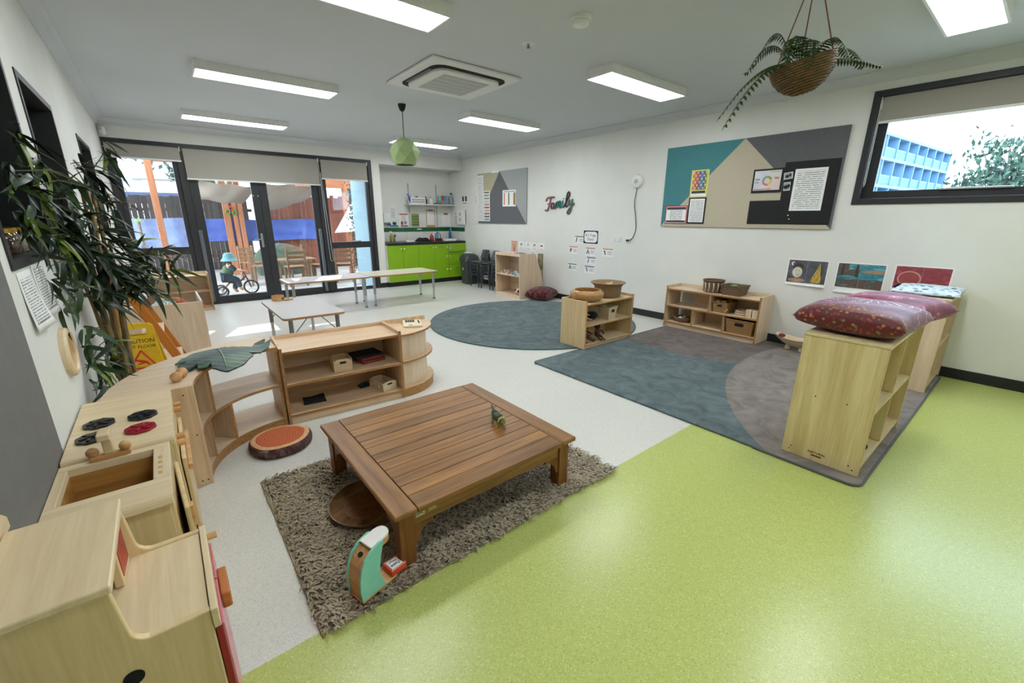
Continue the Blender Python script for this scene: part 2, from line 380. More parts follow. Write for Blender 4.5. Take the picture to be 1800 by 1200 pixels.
def leaf(n_, x0, x1, handle):
    d = bpy.data.objects.new('door_%d' % n_, None); COL.objects.link(d); struct(d); d.location = (x0, YB, 0); W_ = x1-x0; s = .115
    B('door_stile', 'black_alu', d, 0, .008, .025, s, .058, 2.38, .003); B('door_stile', 'black_alu', d, W_-s, .008, .025, W_, .058, 2.38, .003)
    B('door_rail', 'black_alu', d, s, .008, .025, W_-s, .058, .125, .003); B('door_rail', 'black_alu', d, s, .008, 2.28, W_-s, .058, 2.38, .003)
    B('pane', 'pane_glass', d, s, .03, .125, W_-s, .036, 2.28)
    if handle:
        B('handle_plate', 'alu', d, W_-.085, -.006, .90, W_-.05, .008, 1.13, .003)
        MB().tube([(W_-.068, -.004, 1.035), (W_-.068, -.05, 1.035), (W_-.19, -.055, 1.035)], .010, 8).build('lever', 'alu', d, smooth=40)
        MB().lathe([(.012, 0), (.012, .006)], 12).build('lock_pin', 'alu', d).matrix_local = Matrix.Translation((W_-.03, .006, 1.74)) @ Matrix.Rotation(pi/2, 4, 'X')
        MB().lathe([(.012, 0), (.012, .006)], 12).build('lock_pin', 'alu', d).matrix_local = Matrix.Translation((W_-.10, .006, 1.74)) @ Matrix.Rotation(pi/2, 4, 'X')
    return d
d1 = leaf(1, .50, 1.438, True); d2 = leaf(2, 1.442, 2.38, False)
# clear strips of finger guard at the hinges
mat('finger_guard', (96, 100, 106), 0.25, var=0.0)
for nm, x in (('finger_guard', .52), ('finger_guard', 2.33)):
    g = MB().tube([(x, YB-.016, .05), (x, YB-.016, 1.20)], .030, 10).build(nm, 'finger_guard', smooth=60)
    tag(g, 'grey plastic finger guard strip on hinge side of the %s glass door' % ('left' if x < 1 else 'right'), 'finger guard', 'door hinge guards')

# ---------------------------------------------------------------- right window: sash, glass
w = bpy.data.objects.new('window_6', None); COL.objects.link(w); struct(w); w.location = (XR, 0, 0)
a, b, c, d = RW; t = .055
for nm, bb in (('frame_stile', (b-t, c, b, d)), ('frame_stile', (a, c, a+t, d)), ('frame_rail', (a+t, c, b-t, c+t)), ('frame_rail', (a+t, d-t, b-t, d))):
    B(nm, 'black_alu', w, -.014, bb[0], bb[1], .13, bb[2], bb[3], .004)
for nm, bb in (('sash_stile', (b-t-.08, c+t, b-t, d-t)), ('sash_stile', (a+t, c+t, a+t+.08, d-t)), ('sash_rail', (a+t+.08, c+t, b-t-.08, c+t+.07)), ('sash_rail', (a+t+.08, d-t-.07, b-t-.08, d-t))):
    B(nm, 'black_alu', w, .075, bb[0], bb[1], .115, bb[2], bb[3], .003)
B('pane', 'pane_blue', w, .09, a+t+.08, c+t+.07, .096, b-t-.08, d-t-.07)
B('winder', 'alu', w, .05, .28, c+t+.06, .08, .72, c+t+.078, .004)

# ---------------------------------------------------------------- roller blinds
mat('blind_bar', (222, 222, 218), 0.5, var=0.0)
def blind_back(x0, x1, ztop, zbot, label, chain=None):
    t = thing('roller_blind', label, 'blind', (x0, YB-.05, zbot), 0, 'roller blinds over the glass doors'); W_ = x1-x0
    B('fabric', 'blind_fabric', t, .012, -.003, .02, W_-.012, 0.0, ztop-zbot-.02)
    B('bottom_bar', 'blind_bar', t, .005, -.01, 0, W_-.005, .008, .022, .003)
    MB().tube([(.01, .022, ztop-zbot-.02), (W_-.01, .022, ztop-zbot-.02)], .02, 12).build('roller_tube', 'blind_fabric', t, smooth=50)
    B('bracket', 'white_plastic', t, W_-.008, -.02, ztop-zbot-.05, W_-.001, .03, ztop-zbot+.012)
    if chain:
        MB().tube([(W_-.006+dx, -.015, z) for dx, z in [(0, ztop-zbot)] + [(.004*i, ztop-zbot-(ztop-zbot-chain+zbot)*i/6) for i in range(1, 6)] + [(.03, chain-zbot), (.055, chain-zbot-.015), (.08, chain-zbot)] + [(.075-.008*i, chain-zbot+(ztop-chain)*i/8) for i in range(1, 8)]], .003, 5).build('chain', 'white_plastic', t)
    return t
blind_back(-.39, .462, 2.39, 2.19, 'short taupe roller blind above the left sidelight window')
blind_back(.478, 2.422, 2.39, 1.945, 'wide taupe roller blind pulled lowest over the double glass doors', .62)
blind_back(2.445, 3.30, 2.39, 2.055, 'taupe roller blind above the right sidelight next to kitchenette')
t = thing('roller_blind', 'taupe roller blind in the high window of the right wall', 'blind', (XR+.02, 0, 2.265))
B('fabric', 'blind_fabric', t, -.003, -1.18, .02, 0, 1.255, .225); B('bottom_bar', 'blind_bar', t, -.012, -1.185, 0, .008, 1.262, .022, .003)
MB().tube([(.025, -1.185, .205), (.025, 1.26, .205)], .02, 12).build('roller_tube', 'blind_fabric', t, smooth=50)
B('bracket', 'white_plastic', t, -.02, 1.262, .13, .03, 1.27, .245)
MB().tube([(-.012, 1.268, .22), (-.012, 1.268, -.53), (-.012, 1.262, -.56), (-.012, 1.256, -.53), (-.012, 1.258, .2)], .003, 5).build('chain', 'white_plastic', t)

# ================================================================== CEILING THINGS
emit('led_diffuser', (0.93, 0.975, 1.0), PANEL_EMIT)
def light(x, y, where):
    t = thing('ceiling_light', 'white oblong LED batten light on ceiling, ' + where, 'ceiling light', (x, y, ZC), 0, 'ceiling LED battens')
    for bb in ((-.61, -.155, .61, -.14), (-.61, .14, .61, .155)): B('housing_side', 'white_plastic', t, bb[0], bb[1], -.072, bb[2], bb[3], 0)
    for s in (-1, 1): B('end_cap', 'white_plastic', t, min(s*.61, s*.595), -.14, -.072, max(s*.61, s*.595), .14, 0)
    B('diffuser', 'led_diffuser', t, -.594, -.139, -.068, .594, .139, -.055)
for x, y, wh in ((1.09, 2.87, 'nearest on the left, cut by the top edge'), (1.09, 5.10, 'second in the left row'), (1.09, 7.32, 'last in the left row by the doors'),
                 (3.925, .62, 'nearest on the right, above the hanging fern'), (3.925, 2.87, 'beside the smoke detector and right cornice'),
                 (1.09, .62, 'added overhead in the left row, out of view'), (1.09, -1.6, 'added to the left row, unseen behind the viewer'), (3.925, -1.6, 'added to the right row, unseen behind the viewer'),  # three unseen lights continuing the grid, added to brighten the near end
                 (3.925, 5.10, 'beyond the air conditioner in the right row'), (3.925, 7.32, 'partly behind the green pendant lamp')): light(x, y, wh)

t = thing('air_conditioner', 'square white ceiling cassette air conditioner with dark slots', 'air conditioner', (2.5, 4.01, ZC-.001))
B('fascia', 'white_plastic', t, -.485, -.47, -.028, .485, .47, 0, .012)
MB().prism(rrect(-.40, -.385, .40, .385, .12, 6), -.034, -.026).build('slot', 'black', t)
MB().prism(rrect(-.355, -.34, .355, .34, .11, 6), -.058, -.03).build('centre_panel', 'white_plastic', t, bevel=.008)
mat('grille', (176, 178, 178), 0.6, var=0.0)
B('grille', 'grille', t, -.25, -.25, -.0605, .25, .25, -.057)
for i in range(5): B('grille_bar', 'white_plastic', t, -.25, -.2+.1*i-.004, -.063, .25, -.2+.1*i+.004, -.060)
for s in (-1, 1): B('louvre', 'grey_metal', t, s*.376-.014, -.24, -.038, s*.376+.014, .24, -.032)
t = thing('smoke_detector', 'round white smoke detector on ceiling near the camera', 'smoke detector', (2.46, 2.31, ZC))
MB().lathe([(.07, 0), (.07, -.018), (.058, -.03), (.052, -.05), (.03, -.056), (.001, -.056)], 24).build('body', 'white_plastic', t, smooth=40)
MB().lathe([(.0595, -.026), (.0595, -.030)], 24).build('vent_ring', 'ink_light', t)
t = thing('sprinkler_head', 'small flat white sprinkler plate beside the smoke detector', 'sprinkler', (2.48, 2.87, ZC))
MB().lathe([(.048, 0), (.046, -.006), (.015, -.010), (.001, -.010)], 20).build('plate', 'white_plastic', t, smooth=40)
MB().lathe([(.008, -.008), (.007, -.03), (.014, -.032), (.014, -.035)], 10).build('nozzle', 'grey_metal', t)
t = thing('motion_sensor', 'small white motion sensor in the corner above the left sidelight', 'sensor', (XL+.05, YB-.05, 2.53), radians(-45))
MB().prism(rrect(-.03, -.055, .03, .055, .02), -.02, .03, 'xz').build('housing', 'white_plastic', t, bevel=.008); MB().ball((0, -.02, -.015), .022, 12, 8).build('lens', 'white_plastic', t, smooth=1)

# faceted green pendant
mat('lamp_green', (152, 172, 118), 0.6, var=0.01); mat('lamp_green_pale', (176, 196, 150), 0.6, var=0.01)
t = thing('pendant_lamp', 'faceted sage green paper pendant lamp on a black cord', 'pendant lamp', (2.525, 5.22, 2.18))
MB().lathe([(.012, .44), (.03, .455), (.045, .50), (.048, .52)], 18).build('ceiling_rose', 'black', t, smooth=40)
MB().tube([(0, 0, .44), (0, 0, .15)], .005, 6).build('cord', 'black', t)
rings = [(.03, .155, 0), (.13, .10, .5), (.185, 0.0, 0), (.16, -.09, .5), (.125, -.155, 0)]; n = 7; vs = []; fs = []
for r, z, o_ in rings: vs += [(r*cos(2*pi*(k+o_)/n+.3), r*sin(2*pi*(k+o_)/n+.3), z) for k in range(n)]
for i in range(len(rings)-1):
    for k in range(n):
        a, b, c, d = i*n+k, i*n+(k+1) % n, (i+1)*n+k, (i+1)*n+(k+1) % n
        if rings[i][2] == 0: fs += [(a, b, c), (b, d, c)]
        else: fs += [(a, b, d), (a, d, c)]
sh = MB().add(vs, fs).build('shade', 'lamp_green', t); so_ = sh.modifiers.new('t', 'SOLIDIFY'); so_.thickness = .004

# hanging basket with fern
weave('coir', (150, 120, 74), (72, 52, 30), 60, 150)
t = thing('hanging_basket', 'woven coir half-round basket hanging from red cords, tipped to one side', 'basket', (2.952, 1.084, 2.235))
prof = [(.155*sin(radians(a)), -.155*cos(radians(a))*1.0) for a in (2, 12, 25, 38, 50, 62, 74, 84, 90)]
prof += [(.147, .006), (.140, 0), (.10, -.04), (.001, -.05)]
tilt = Matrix.Rotation(radians(-16), 4, Vector((cos(.68), -sin(.68), 0)).cross(Vector((0, 0, 1)))*-1)
bo = MB().lathe(prof, 32).build('bowl', 'coir', t, smooth=45); bo.matrix_local = tilt
mb = MB()
for i in range(17):
    r = .157*sin(radians(14+i*4.7)); z = -.157*cos(radians(14+i*4.7))
    MB_pts = [(r*cos(2*pi*k/24), r*sin(2*pi*k/24), z+.003*sin(k*2.3+i*1.7)) for k in range(25)]
    mb.tube(MB_pts, .0042, 5)
co = mb.build('coir_coils', 'coir', t, smooth=1); co.matrix_local = tilt; co['kind'] = 'stuff'
mat('cord_red', (136, 92, 78), 0.8, var=0.1)
for k in range(3):
    a = .4+k*2*pi/3; p = tilt @ Vector((.150*cos(a), .150*sin(a), .0))
    MB().tube([p, (0, 0, .465)], .0035, 5).build('hanging_cord', 'cord_red', t)
MB().tube([(0, 0, .445), (0, 0, .465)], .012, 8).build('ceiling_hook', 'alu', t)
f_ = fabric('fern_green', [(0.25, (30, 46, 22)), (0.6, (62, 82, 42)), (0.85, (104, 118, 68))], 30, 0.6, 3, 0.1, 200, 0.0)
fern = thing('hanging_fern', 'artificial fern with arching fronds spilling out of the hanging basket', 'fern', (2.952, 1.084, 2.225))
def frond(base, az_, L, rise, droop, w):
    """arched midrib with leaflets both sides"""
    dx, dy = cos(az_), sin(az_); n = 22; pts = []
    for i in range(n+1):
        s = i/n; pts.append(Vector((base[0]+dx*L*s, base[1]+dy*L*s, base[2]+rise*sin(pi*min(s*1.1, 1)*.9)-droop*s*s)))
    mb = MB().tube(pts, [.0035*(1-.7*i/n) for i in range(n+1)], 5); side = Vector((-dy, dx, 0))
    for i in range(2, n):
        s = i/n; ll = 1.25*w*(1-abs(s-.35)**1.3*1.15)*(.55 if i < 4 else 1); T = (pts[i+1]-pts[i]).normalized()
        for sg in (-1, 1):
            p = pts[i]; e = p+side*sg*ll+T*ll*.35+Vector((0, 0, -ll*.45)); wv = T*L/n*.46; up = Vector((0, 0, .0012))
            mid = p.lerp(e, .55)
            mb.add([p-wv*.7, p+wv*.7, mid+wv+Vector((0, 0, ll*.06)), e, mid-wv+Vector((0, 0, ll*.06))], [(0, 1, 2, 3, 4)])
    return mb
rr = random.Random(5)
Rv = Vector((cos(.68), -sin(.68), 0)); a_r = atan2(Rv.y, Rv.x)
specs = [(a_r+.15, .36, .10, .02, .05), (a_r-.35, .33, .02, .05, .045), (a_r+2.95, .36, .03, .28, .045), (a_r+3.35, .40, .02, .36, .05),
         (a_r+2.3, .26, .14, .02, .05), (a_r+1.4, .22, .15, .02, .05), (a_r+.8, .24, .12, .0, .045), (a_r-1.2, .22, .1, .08, .045), (a_r-2.0, .24, .1, .12, .045), (a_r+3.9, .26, .12, .1, .05), (a_r+2.7, .2, .18, .03, .05)]
for az_, L, ri, dr, wd in specs:
    frond((.05*cos(az_), .05*sin(az_), .0), az_, L, ri, dr, wd).build('frond', 'fern_green', fern)

# ================================================================== SHELF UNITS
def shelf_unit(name, label, loc, rz, Wd, D, H, shelves, dividers=(), back=True, lip=0.0, th=.018, pal='ply', cat='shelf unit', toe=.06, over_top=False, open_back_gap=0, edge='ply_edge'):
    """open front faces local -Y; x 0..Wd, y 0..D. shelves = heights of inner shelf tops, dividers = (x, z0, z1)"""
    t = thing(name, label, cat, loc, rz); mx, mz = pal+'_x', pal+'_z'; top = H-lip
    e = .003
    def edged(nm, m, b):
        o = B(nm, m, t, b[0], b[1]+e, b[2], b[3], b[4], b[5], .0025); B('edge_band', edge, o, b[0]+.0005, b[1], b[2]+.0005, b[3]-.0005, b[1]+e, b[5]-.0005); return o
    zs = H-th if over_top else H
    edged('side_panel', mz, (0, 0, 0, th, D, zs)); edged('side_panel', mz, (Wd-th, 0, 0, Wd, D, zs))
    if over_top: edged('top', mx, (-.004, -.004, H-th, Wd+.004, D, H))
    else: edged('top', mx, (th, .004, top-th, Wd-th, D-.004, top))
    for z in shelves: edged('shelf', mx, (th, .004, z-th, Wd-th, D-.006, z))
    if toe: B('toe_board', mx, t, th, .02, 0, Wd-th, .035, toe-th if toe > th else toe, .001)
    edged('bottom', mx, (th, .002, toe-th, Wd-th, D-.006, toe)) if toe else None
    for x, z0, z1 in dividers: edged('divider', mz, (x-th/2, .006, z0, x+th/2, D-.008, z1))
    if back: B('back_panel', mx, t, th, D-.006, .01, Wd-th, D, top-th if not over_top else H-th)
    if lip: B('back_lip', mx, t, th, D-.012, top, Wd-th, D, H, .002)
    return t

# ---------------------------------------------------------------- deck table on the shag rug
TX0, TX1, TY0, TY1, TZ = .510, 1.520, 1.336, 2.312, .300
t = thing('deck_table', 'low square slatted hardwood table with short legs on the shag rug', 'table', (TX0, TY0, .018))
LX, LY, Z1 = TX1-TX0, TY1-TY0, TZ-.018
rail = .098
B('top_rail', 'deck_y', t, 0, 0, Z1-.024, rail, LY, Z1, .006); B('top_rail', 'deck_y', t, LX-rail, 0, Z1-.024, LX, LY, Z1, .006)
B('top_rail', 'deck_x', t, rail+.002, 0, Z1-.024, LX-rail-.002, rail-.004, Z1, .003); B('top_rail', 'deck_x', t, rail+.002, LY-rail+.004, Z1-.024, LX-rail-.002, LY, Z1, .003)
ns = 10; sw = (LY-2*rail+.006)/ns
for i in range(ns): B('slat', 'deck_x', t, rail+.003, rail-.003+i*sw+.002, Z1-.022, LX-rail-.003, rail-.003+(i+1)*sw-.002, Z1-.001, .0015)
B('under_panel', 'black', t, rail-.02, rail-.02, Z1-.030, LX-rail+.02, LY-rail+.02, Z1-.025)
lg = .066; ins = .026
for sx in (0, 1):
    for sy in (0, 1):
        x = ins if sx == 0 else LX-ins-lg; y = ins if sy == 0 else LY-ins-lg
        B('leg', 'deck_z', t, x, y, 0, x+lg, y+lg, Z1-.024, .003)
az0, az1 = Z1-.10, Z1-.024
for y in (ins+.010, LY-ins-.032): B('apron', 'deck_x', t, ins+lg, y, az0, LX-ins-lg, y+.022, az1, .002)
for x in (ins+.010, LX-ins-.032): B('apron', 'deck_y', t, x, ins+lg, az0, x+.022, LY-ins-lg, az1, .002)
def gusset(u0, sgn, pl, w):
    pts = [(u0, az0), (u0+sgn*.090, az0), (u0+sgn*.090, az0-.014)] + [(u0+sgn*(.086+.068*cos(radians(a))), az0-.082+.064*sin(radians(a))) for a in (95, 112, 130, 148, 165, 180)] + [(u0+sgn*.012, az0-.092), (u0, az0-.092)]
    return MB().prism(pts, w, w+.022, pl).build('corner_bracket', 'deck_z', t)
for w in (ins+.010, LY-ins-.032): gusset(ins+lg, 1, 'xz', w); gusset(LX-ins-lg, -1, 'xz', w)
for w in (ins+.010, LX-ins-.032): gusset(ins+lg, 1, 'yz', w); gusset(LY-ins-lg, -1, 'yz', w)
mat('sticker', (196, 190, 160), 0.6, var=0.05); mat('sticker_gold', (170, 150, 96), 0.5, var=0.1)
B('sticker', 'sticker', t, ins+lg+.012, ins+.0085, az0+.030, ins+lg+.052, ins+.0105, az0+.056); B('sticker', 'sticker_gold', t, ins+lg+.068, ins+.0085, az0+.034, ins+lg+.105, ins+.0105, az0+.056)
text('sticker_text', 'SMC', .018, 'black', t, Matrix(((1, 0, 0, ins+lg+.032), (0, 0, -1, ins+.0080), (0, 1, 0, az0+.043), (0, 0, 0, 1))))

# ---------------------------------------------------------------- shag rug
m, nt, b = _base('shag'); v = _coord(nt, 'Object'); n1 = _noise(nt, v, 9, 4); n2 = _noise(nt, v, 160, 2)
mx = nt.nodes.new('ShaderNodeMath'); mx.operation = 'ADD'; nt.links.new(n1, mx.inputs[0]); nt.links.new(n2, mx.inputs[1])
nt.links.new(_ramp(nt, mx.outputs[0], [(0.75, srgb(92, 80, 62)), (1.25, srgb(164, 150, 126))]), b.inputs['Base Color']); b.inputs['Roughness'].default_value = 0.9; b.inputs['Sheen Weight'].default_value = 0.3
RX0, RX1, RY0, RY1 = .20, 1.795, 1.285, 2.425
t = thing('shag_rug', 'brown shaggy deep-pile rug under the low slatted table', 'rug', (0, 0, 0))
B('backing', 'shag', t, RX0, RY0, .001, RX1, RY1, .012)
vs = []; fs = []; rg = random.Random(3)
for i in range(15000):
    x = rg.uniform(RX0, RX1); y = rg.uniform(RY0, RY1); a = rg.gauss(-.55, .75) + .9*sin(x*7+y*3)*.6
    L = rg.uniform(.030, .056); w = rg.uniform(.0035, .0070); dx, dy = cos(a), sin(a); hz = rg.uniform(.014, .024); k = len(vs)
    px, py = -dy*w, dx*w
    vs += [(x-px, y-py, .011), (x+px, y+py, .011), (x+dx*L*.45+px*.9, y+dy*L*.45+py*.9, .011+hz*.9), (x+dx*L*.45-px*.9, y+dy*L*.45-py*.9, .011+hz*.9), (x+dx*L+rg.uniform(-.004, .004), y+dy*L, .011+hz*.75)]
    fs += [(k, k+1, k+2, k+3), (k+3, k+2, k+4)]
pm = bpy.data.meshes.new('pile'); pm.from_pydata(vs, [], fs); pm.materials.append(MATS['shag']); po = bpy.data.objects.new('pile', pm); COL.objects.link(po); po.parent = t; po['kind'] = 'stuff'

# ---------------------------------------------------------------- log slice floor cushion
m, nt, b = _base('log_face'); v = _coord(nt, 'Object'); wv = nt.nodes.new('ShaderNodeTexWave'); wv.wave_type = 'RINGS'; wv.rings_direction = 'Z'
wv.inputs['Scale'].default_value = 22; wv.inputs['Distortion'].default_value = 2.5; wv.inputs['Detail'].default_value = 3; wv.inputs['Detail Scale'].default_value = 1.5; nt.links.new(v, wv.inputs['Vector'])
nt.links.new(_ramp(nt, wv.outputs['Fac'], [(0.0, srgb(158, 72, 40)), (0.6, srgb(196, 98, 58)), (1.0, srgb(206, 118, 74))]), b.inputs['Base Color']); b.inputs['Roughness'].default_value = 0.8
mat('log_rim', (216, 164, 118), 0.85, var=0.08, nscale=40); fabric('bark', [(0.3, (52, 32, 34)), (0.55, (96, 72, 70)), (0.75, (150, 134, 132))], 26, 0.9, 6, 0.4, 60, 0.0)
t = thing('log_cushion', 'round floor cushion printed as a tree slice with orange rings and bark', 'cushion', (.378, 2.79, 0))
def wob(r, k): return r*(1+.018*sin(3*k+1)+.015*sin(5*k+.4))
def ring(r, z, n=40): return [(wob(r, 2*pi*k/n)*cos(2*pi*k/n)*1.03, wob(r, 2*pi*k/n)*sin(2*pi*k/n)*.97, z) for k in range(n)]
def stack(rings, n=40, cap0=True, cap1=True):
    mb = MB(); vs = [p for r in rings for p in r]; m_ = len(rings)
    fs = [(i*n+k, i*n+(k+1) % n, (i+1)*n+(k+1) % n, (i+1)*n+k) for i in range(m_-1) for k in range(n)]
    if cap0: fs.append(tuple(reversed(range(n))))
    if cap1: fs.append(tuple((m_-1)*n+k for k in range(n)))
    return mb.add(vs, fs)
stack([ring(.160, 0), ring(.172, .012), ring(.175, .035), ring(.170, .058), ring(.163, .066)]).build('bark_side', 'bark', t, smooth=50)
stack([ring(.162, .0655), ring(.158, .0695), ring(.140, .0705)]).build('pale_rim', 'log_rim', t, smooth=50)
stack([ring(.136, .069), ring(.134, .0722), ring(.10, .0735)]).build('ring_face', 'log_face', t, smooth=50)

# ---------------------------------------------------------------- round wooden tray under the table edge
t = thing('round_tray', 'round dark wooden tray lying half under the low table', 'tray', (.585, 1.835, .037), radians(24))
MB().lathe([(.001, .004), (.165, .004), (.176, .010), (.186, .024), (.190, .024), (.190, .020), (.178, .0), (.001, .0)], 48).build('dish', 'acacia', t, smooth=35)
MB().lathe([(.120, .0052), (.1225, .0045)], 48).build('turned_ring', 'deck_z', t)

# ---------------------------------------------------------------- toy stand mixer and pasta box
mat('teal_paint', (130, 200, 180), 0.5, var=0.03); mat('toy_white', (226, 224, 218), 0.5, var=0.02)
t = thing('toy_mixer', 'toy wooden stand mixer with teal sides and white head on the rug', 'toy mixer', (.327, 1.378, .026), radians(-74+90-16+16-0))
t.rotation_euler = (0, 0, radians(16)); t.scale = (1.06, 1.04, .87); t.location.z = .031
# local: x along the base (0 back .. .18 front), y 0 .. -.083
MB().prism([(0, 0), (0, -.083), (.09, -.083)] + [(.135+.045*cos(radians(a)), -.0415+.0415*sin(radians(a))) for a in range(-80, 81, 20)] + [(.09, 0)], 0, .010).build('base', 'beech', t, bevel=.002)
side = [(.0, .010), (-.004, .06), (-.001, .12), (.008, .165), (.022, .198), (.050, .224), (.090, .240), (.104, .238), (.098, .205), (.088, .165), (.081, .12), (.082, .07), (.10, .010)]
for y in (-.083, -.009): MB().prism(side, y, y+.009, 'xz').build('side_panel', 'teal_paint', t, bevel=.002)
core = [(.004, .010), (.001, .06), (.004, .12), (.012, .160), (.026, .188), (.052, .212), (.078, .222), (.08, .16), (.074, .12), (.075, .06), (.09, .010)]
MB().prism(core, -.074, -.009, 'xz').build('column', 'beech', t)
MB().lathe([(.010, 0), (.010, .003)], 14).build('switch_hole', 'black', t).matrix_local = Matrix.Translation((.036, -.0415, .199)) @ Matrix.Rotation(radians(-42), 4, 'Y')
hd = [(.0, -.033), (.0, .033)] + [(.062+.033*cos(radians(a)), .033*sin(radians(a))) for a in range(90, -91, -20)]
Mh = Matrix.Translation((.058, -.0415, .222)) @ Matrix.Rotation(radians(-8), 4, 'Y')
MB().prism(hd, 0, .012).build('head_plate', 'toy_white', t, bevel=.003).matrix_local = Mh
MB().prism([(u*.94+.002, v*.92) for u, v in hd], -.03, -.0005).build('head_block', 'beech', t, bevel=.003).matrix_local = Mh
mat('pasta_red', (206, 72, 38), 0.6, var=0.03)
t = thing('pasta_box', 'small orange-red toy food box with white label beside the toy mixer', 'toy box', (.508, 1.372, .041), radians(12), rot=(0, 0, radians(12)))
B('carton', 'pasta_red', t, -.034, -.032, 0, .034, .032, .026, .002); B('label', 'white_paper', t, -.025, -.024, .026, .025, .024, .0264)
text('label_text', 'Pasta', .019, 'ink', t, Matrix.Translation((0, -.008, .0268)) @ Matrix.Rotation(pi, 4, 'Z'))
for k in range(10):
    x = -.030+.0067*k
    B('stripe', 'white_paper', t, x, -.0305, .0258, x+.0032, -.0265, .0264); B('stripe', 'white_paper', t, x, .0265, .0258, x+.0032, .0305, .0264)
MB().tube([(-.016, .012, .0268), (-.006, .016, .0268), (.006, .010, .0268), (.016, .014, .0268), (.010, .006, .0268)], .0015, 5).build('pasta_drawing', 'ink', t)

# ---------------------------------------------------------------- toy dinosaur on the deck table
m, nt, b = _base('dino_skin'); tc = nt.nodes.new('ShaderNodeTexCoord'); sx_ = nt.nodes.new('ShaderNodeSeparateXYZ'); nt.links.new(tc.outputs['Object'], sx_.inputs[0])
nz = _noise(nt, tc.outputs['Object'], 220, 3); ad = nt.nodes.new('ShaderNodeMath'); ad.operation = 'MULTIPLY_ADD'; nt.links.new(nz, ad.inputs[0]); ad.inputs[1].default_value = .012; nt.links.new(sx_.outputs['Z'], ad.inputs[2])
nt.links.new(_ramp(nt, ad.outputs[0], [(0.018, srgb(196, 172, 92)), (0.030, srgb(120, 116, 56)), (0.042, srgb(46, 66, 44))]), b.inputs['Base Color']); b.inputs['Roughness'].default_value = 0.5
t = thing('toy_dinosaur', 'small green and yellow plastic horned dinosaur on the slatted table', 'toy dinosaur', (1.285, 1.70, TZ), radians(-10)); t.scale = (1.25, 1.15, 1.15)
mb = MB().tube([(.012, .105, .062), (.010, .085, .052), (.005, .062, .043), (0, .038, .038), (0, .018, .036), (0, -.004, .036), (0, -.024, .033), (0, -.038, .028), (0, -.052, .022), (0, -.060, .018)],
               [.002, .0045, .009, .016, .021, .021, .017, .014, .010, .005], 12)
for x, y in ((-.015, .028), (.015, .028), (-.016, -.018), (.016, -.018)): mb.tube([(x*.6, y, .030), (x*1.15, y-.003, .016), (x*1.2, y, .004), (x*1.2, y-.004, .0)], [.010, .007, .0052, .006], 8)
body = mb.build('body', 'dino_skin', t, smooth=1); rm = body.modifiers.new('weld', 'REMESH'); rm.mode = 'VOXEL'; rm.voxel_size = .0016; rm.use_smooth_shade = True
mat('dino_yellow', (210, 188, 96), 0.5, var=0.1); mat('dino_green', (40, 62, 44), 0.5, var=0.15)
MB().prism([(-.020, .030), (-.016, .048), (0, .055), (.016, .048), (.020, .030), (0, .024)], -.034, -.030, 'xz').build('neck_frill', 'dino_yellow', t, bevel=.001)
for p, e in (((-.008, -.045, .032), (-.010, -.062, .042)), ((.008, -.045, .032), (.010, -.062, .042)), ((0, -.056, .022), (0, -.066, .029))): MB().tube([p, e], [.003, .0006], 6).build('horn', 'dino_yellow', t)
for i in range(5):
    y = .045-.016*i; MB().tube([(0+.016*sin(a)*(1 if i < 4 else .8), y, .036+.019*cos(a)) for a in (-1.1, -.6, 0, .6, 1.1)], .0026, 6).build('back_ridge', 'dino_green', t, smooth=1)

# ---------------------------------------------------------------- shelf A, its crates, the rounded end unit
SA = shelf_unit('toy_shelf', 'low pale plywood toy shelf with raised lip, between curved unit and rounded end', (.483, 3.050, 0), radians(-3.4), .842, .40, .560, [.300], lip=.028, toe=.075, pal='ply')
def crate(name, label, loc, rz, w, d, h, m, slots=False):
    t = thing(name, label, 'crate', loc, rz); th = .006
    B('bottom', m, t, 0, 0, 0, w, d, th)
    for y in (0, d-th):
        poly = [(0, th), (w, th), (w, h*.8), (w*.8, h), (w*.2, h), (0, h*.8)]
        if slots: poly = [(0, th), (w, th), (w, h*.85), (w*.75, h), (w*.25, h), (0, h*.85)]
        MB().prism(poly, y, y+th, 'xz').build('end_board', m, t, bevel=.001)
        s = -1 if y == 0 else 1; yy = y-.0008 if y == 0 else y+th
        MB().prism(rrect(w*.32, h*.62, w*.68, h*.80, h*.085), yy, yy+.0008, 'xz').build('handle_slot', 'black', t)
    for x in (0, w-th):
        if not slots: B('side_board', m, t, x, th, th, x+th, d-th, h*.95)
        else:
            B('side_rail', m, t, x, th, th, x+th, d-th, h*.22); B('side_rail', m, t, x, th, h*.66, x+th, d-th, h*.86)
            for k in range(7): B('side_bar', m, t, x, th+(d-2*th)*(k+.2)/7, h*.22, x+th, th+(d-2*th)*(k+.62)/7, h*.66)
    return t
wood('crate_pale', (224, 206, 178), (200, 178, 146), 'x')
crate('wooden_crate', 'small plain wooden crate with arched handles on upper toy shelf', (.832, 3.10, .3003), radians(-6), .13, .15, .095, 'ply_x')
crate('slatted_crate', 'whitish slatted wooden crate on bottom of the toy shelf', (1.166, 3.045, .0753), radians(12), .125, .19, .075, 'crate_pale', True)
mat('clay_red', (120, 48, 34), 0.7, var=0.1); mat('dark_cloth', (20, 22, 24), 0.95, var=0.1); mat('teal_dark', (16, 42, 42), 0.8, var=0.1)
t = thing('tray_stack', 'stack of terracotta trays topped by a black one in toy shelf', 'tray', (1.06, 3.14, .3003), radians(4))
B('red_tray', 'clay_red', t, 0, 0, 0, .19, .17, .022, .004); B('red_tray', 'clay_red', t, 0, .02, .0225, .17, .18, .042, .004)
B('black_tray', 'dark_cloth', t, -.04, .03, .0425, .19, .21, .058, .006)
fabric('teal_fabric', [(0.3, (12, 36, 36)), (0.7, (28, 64, 62))], 30)
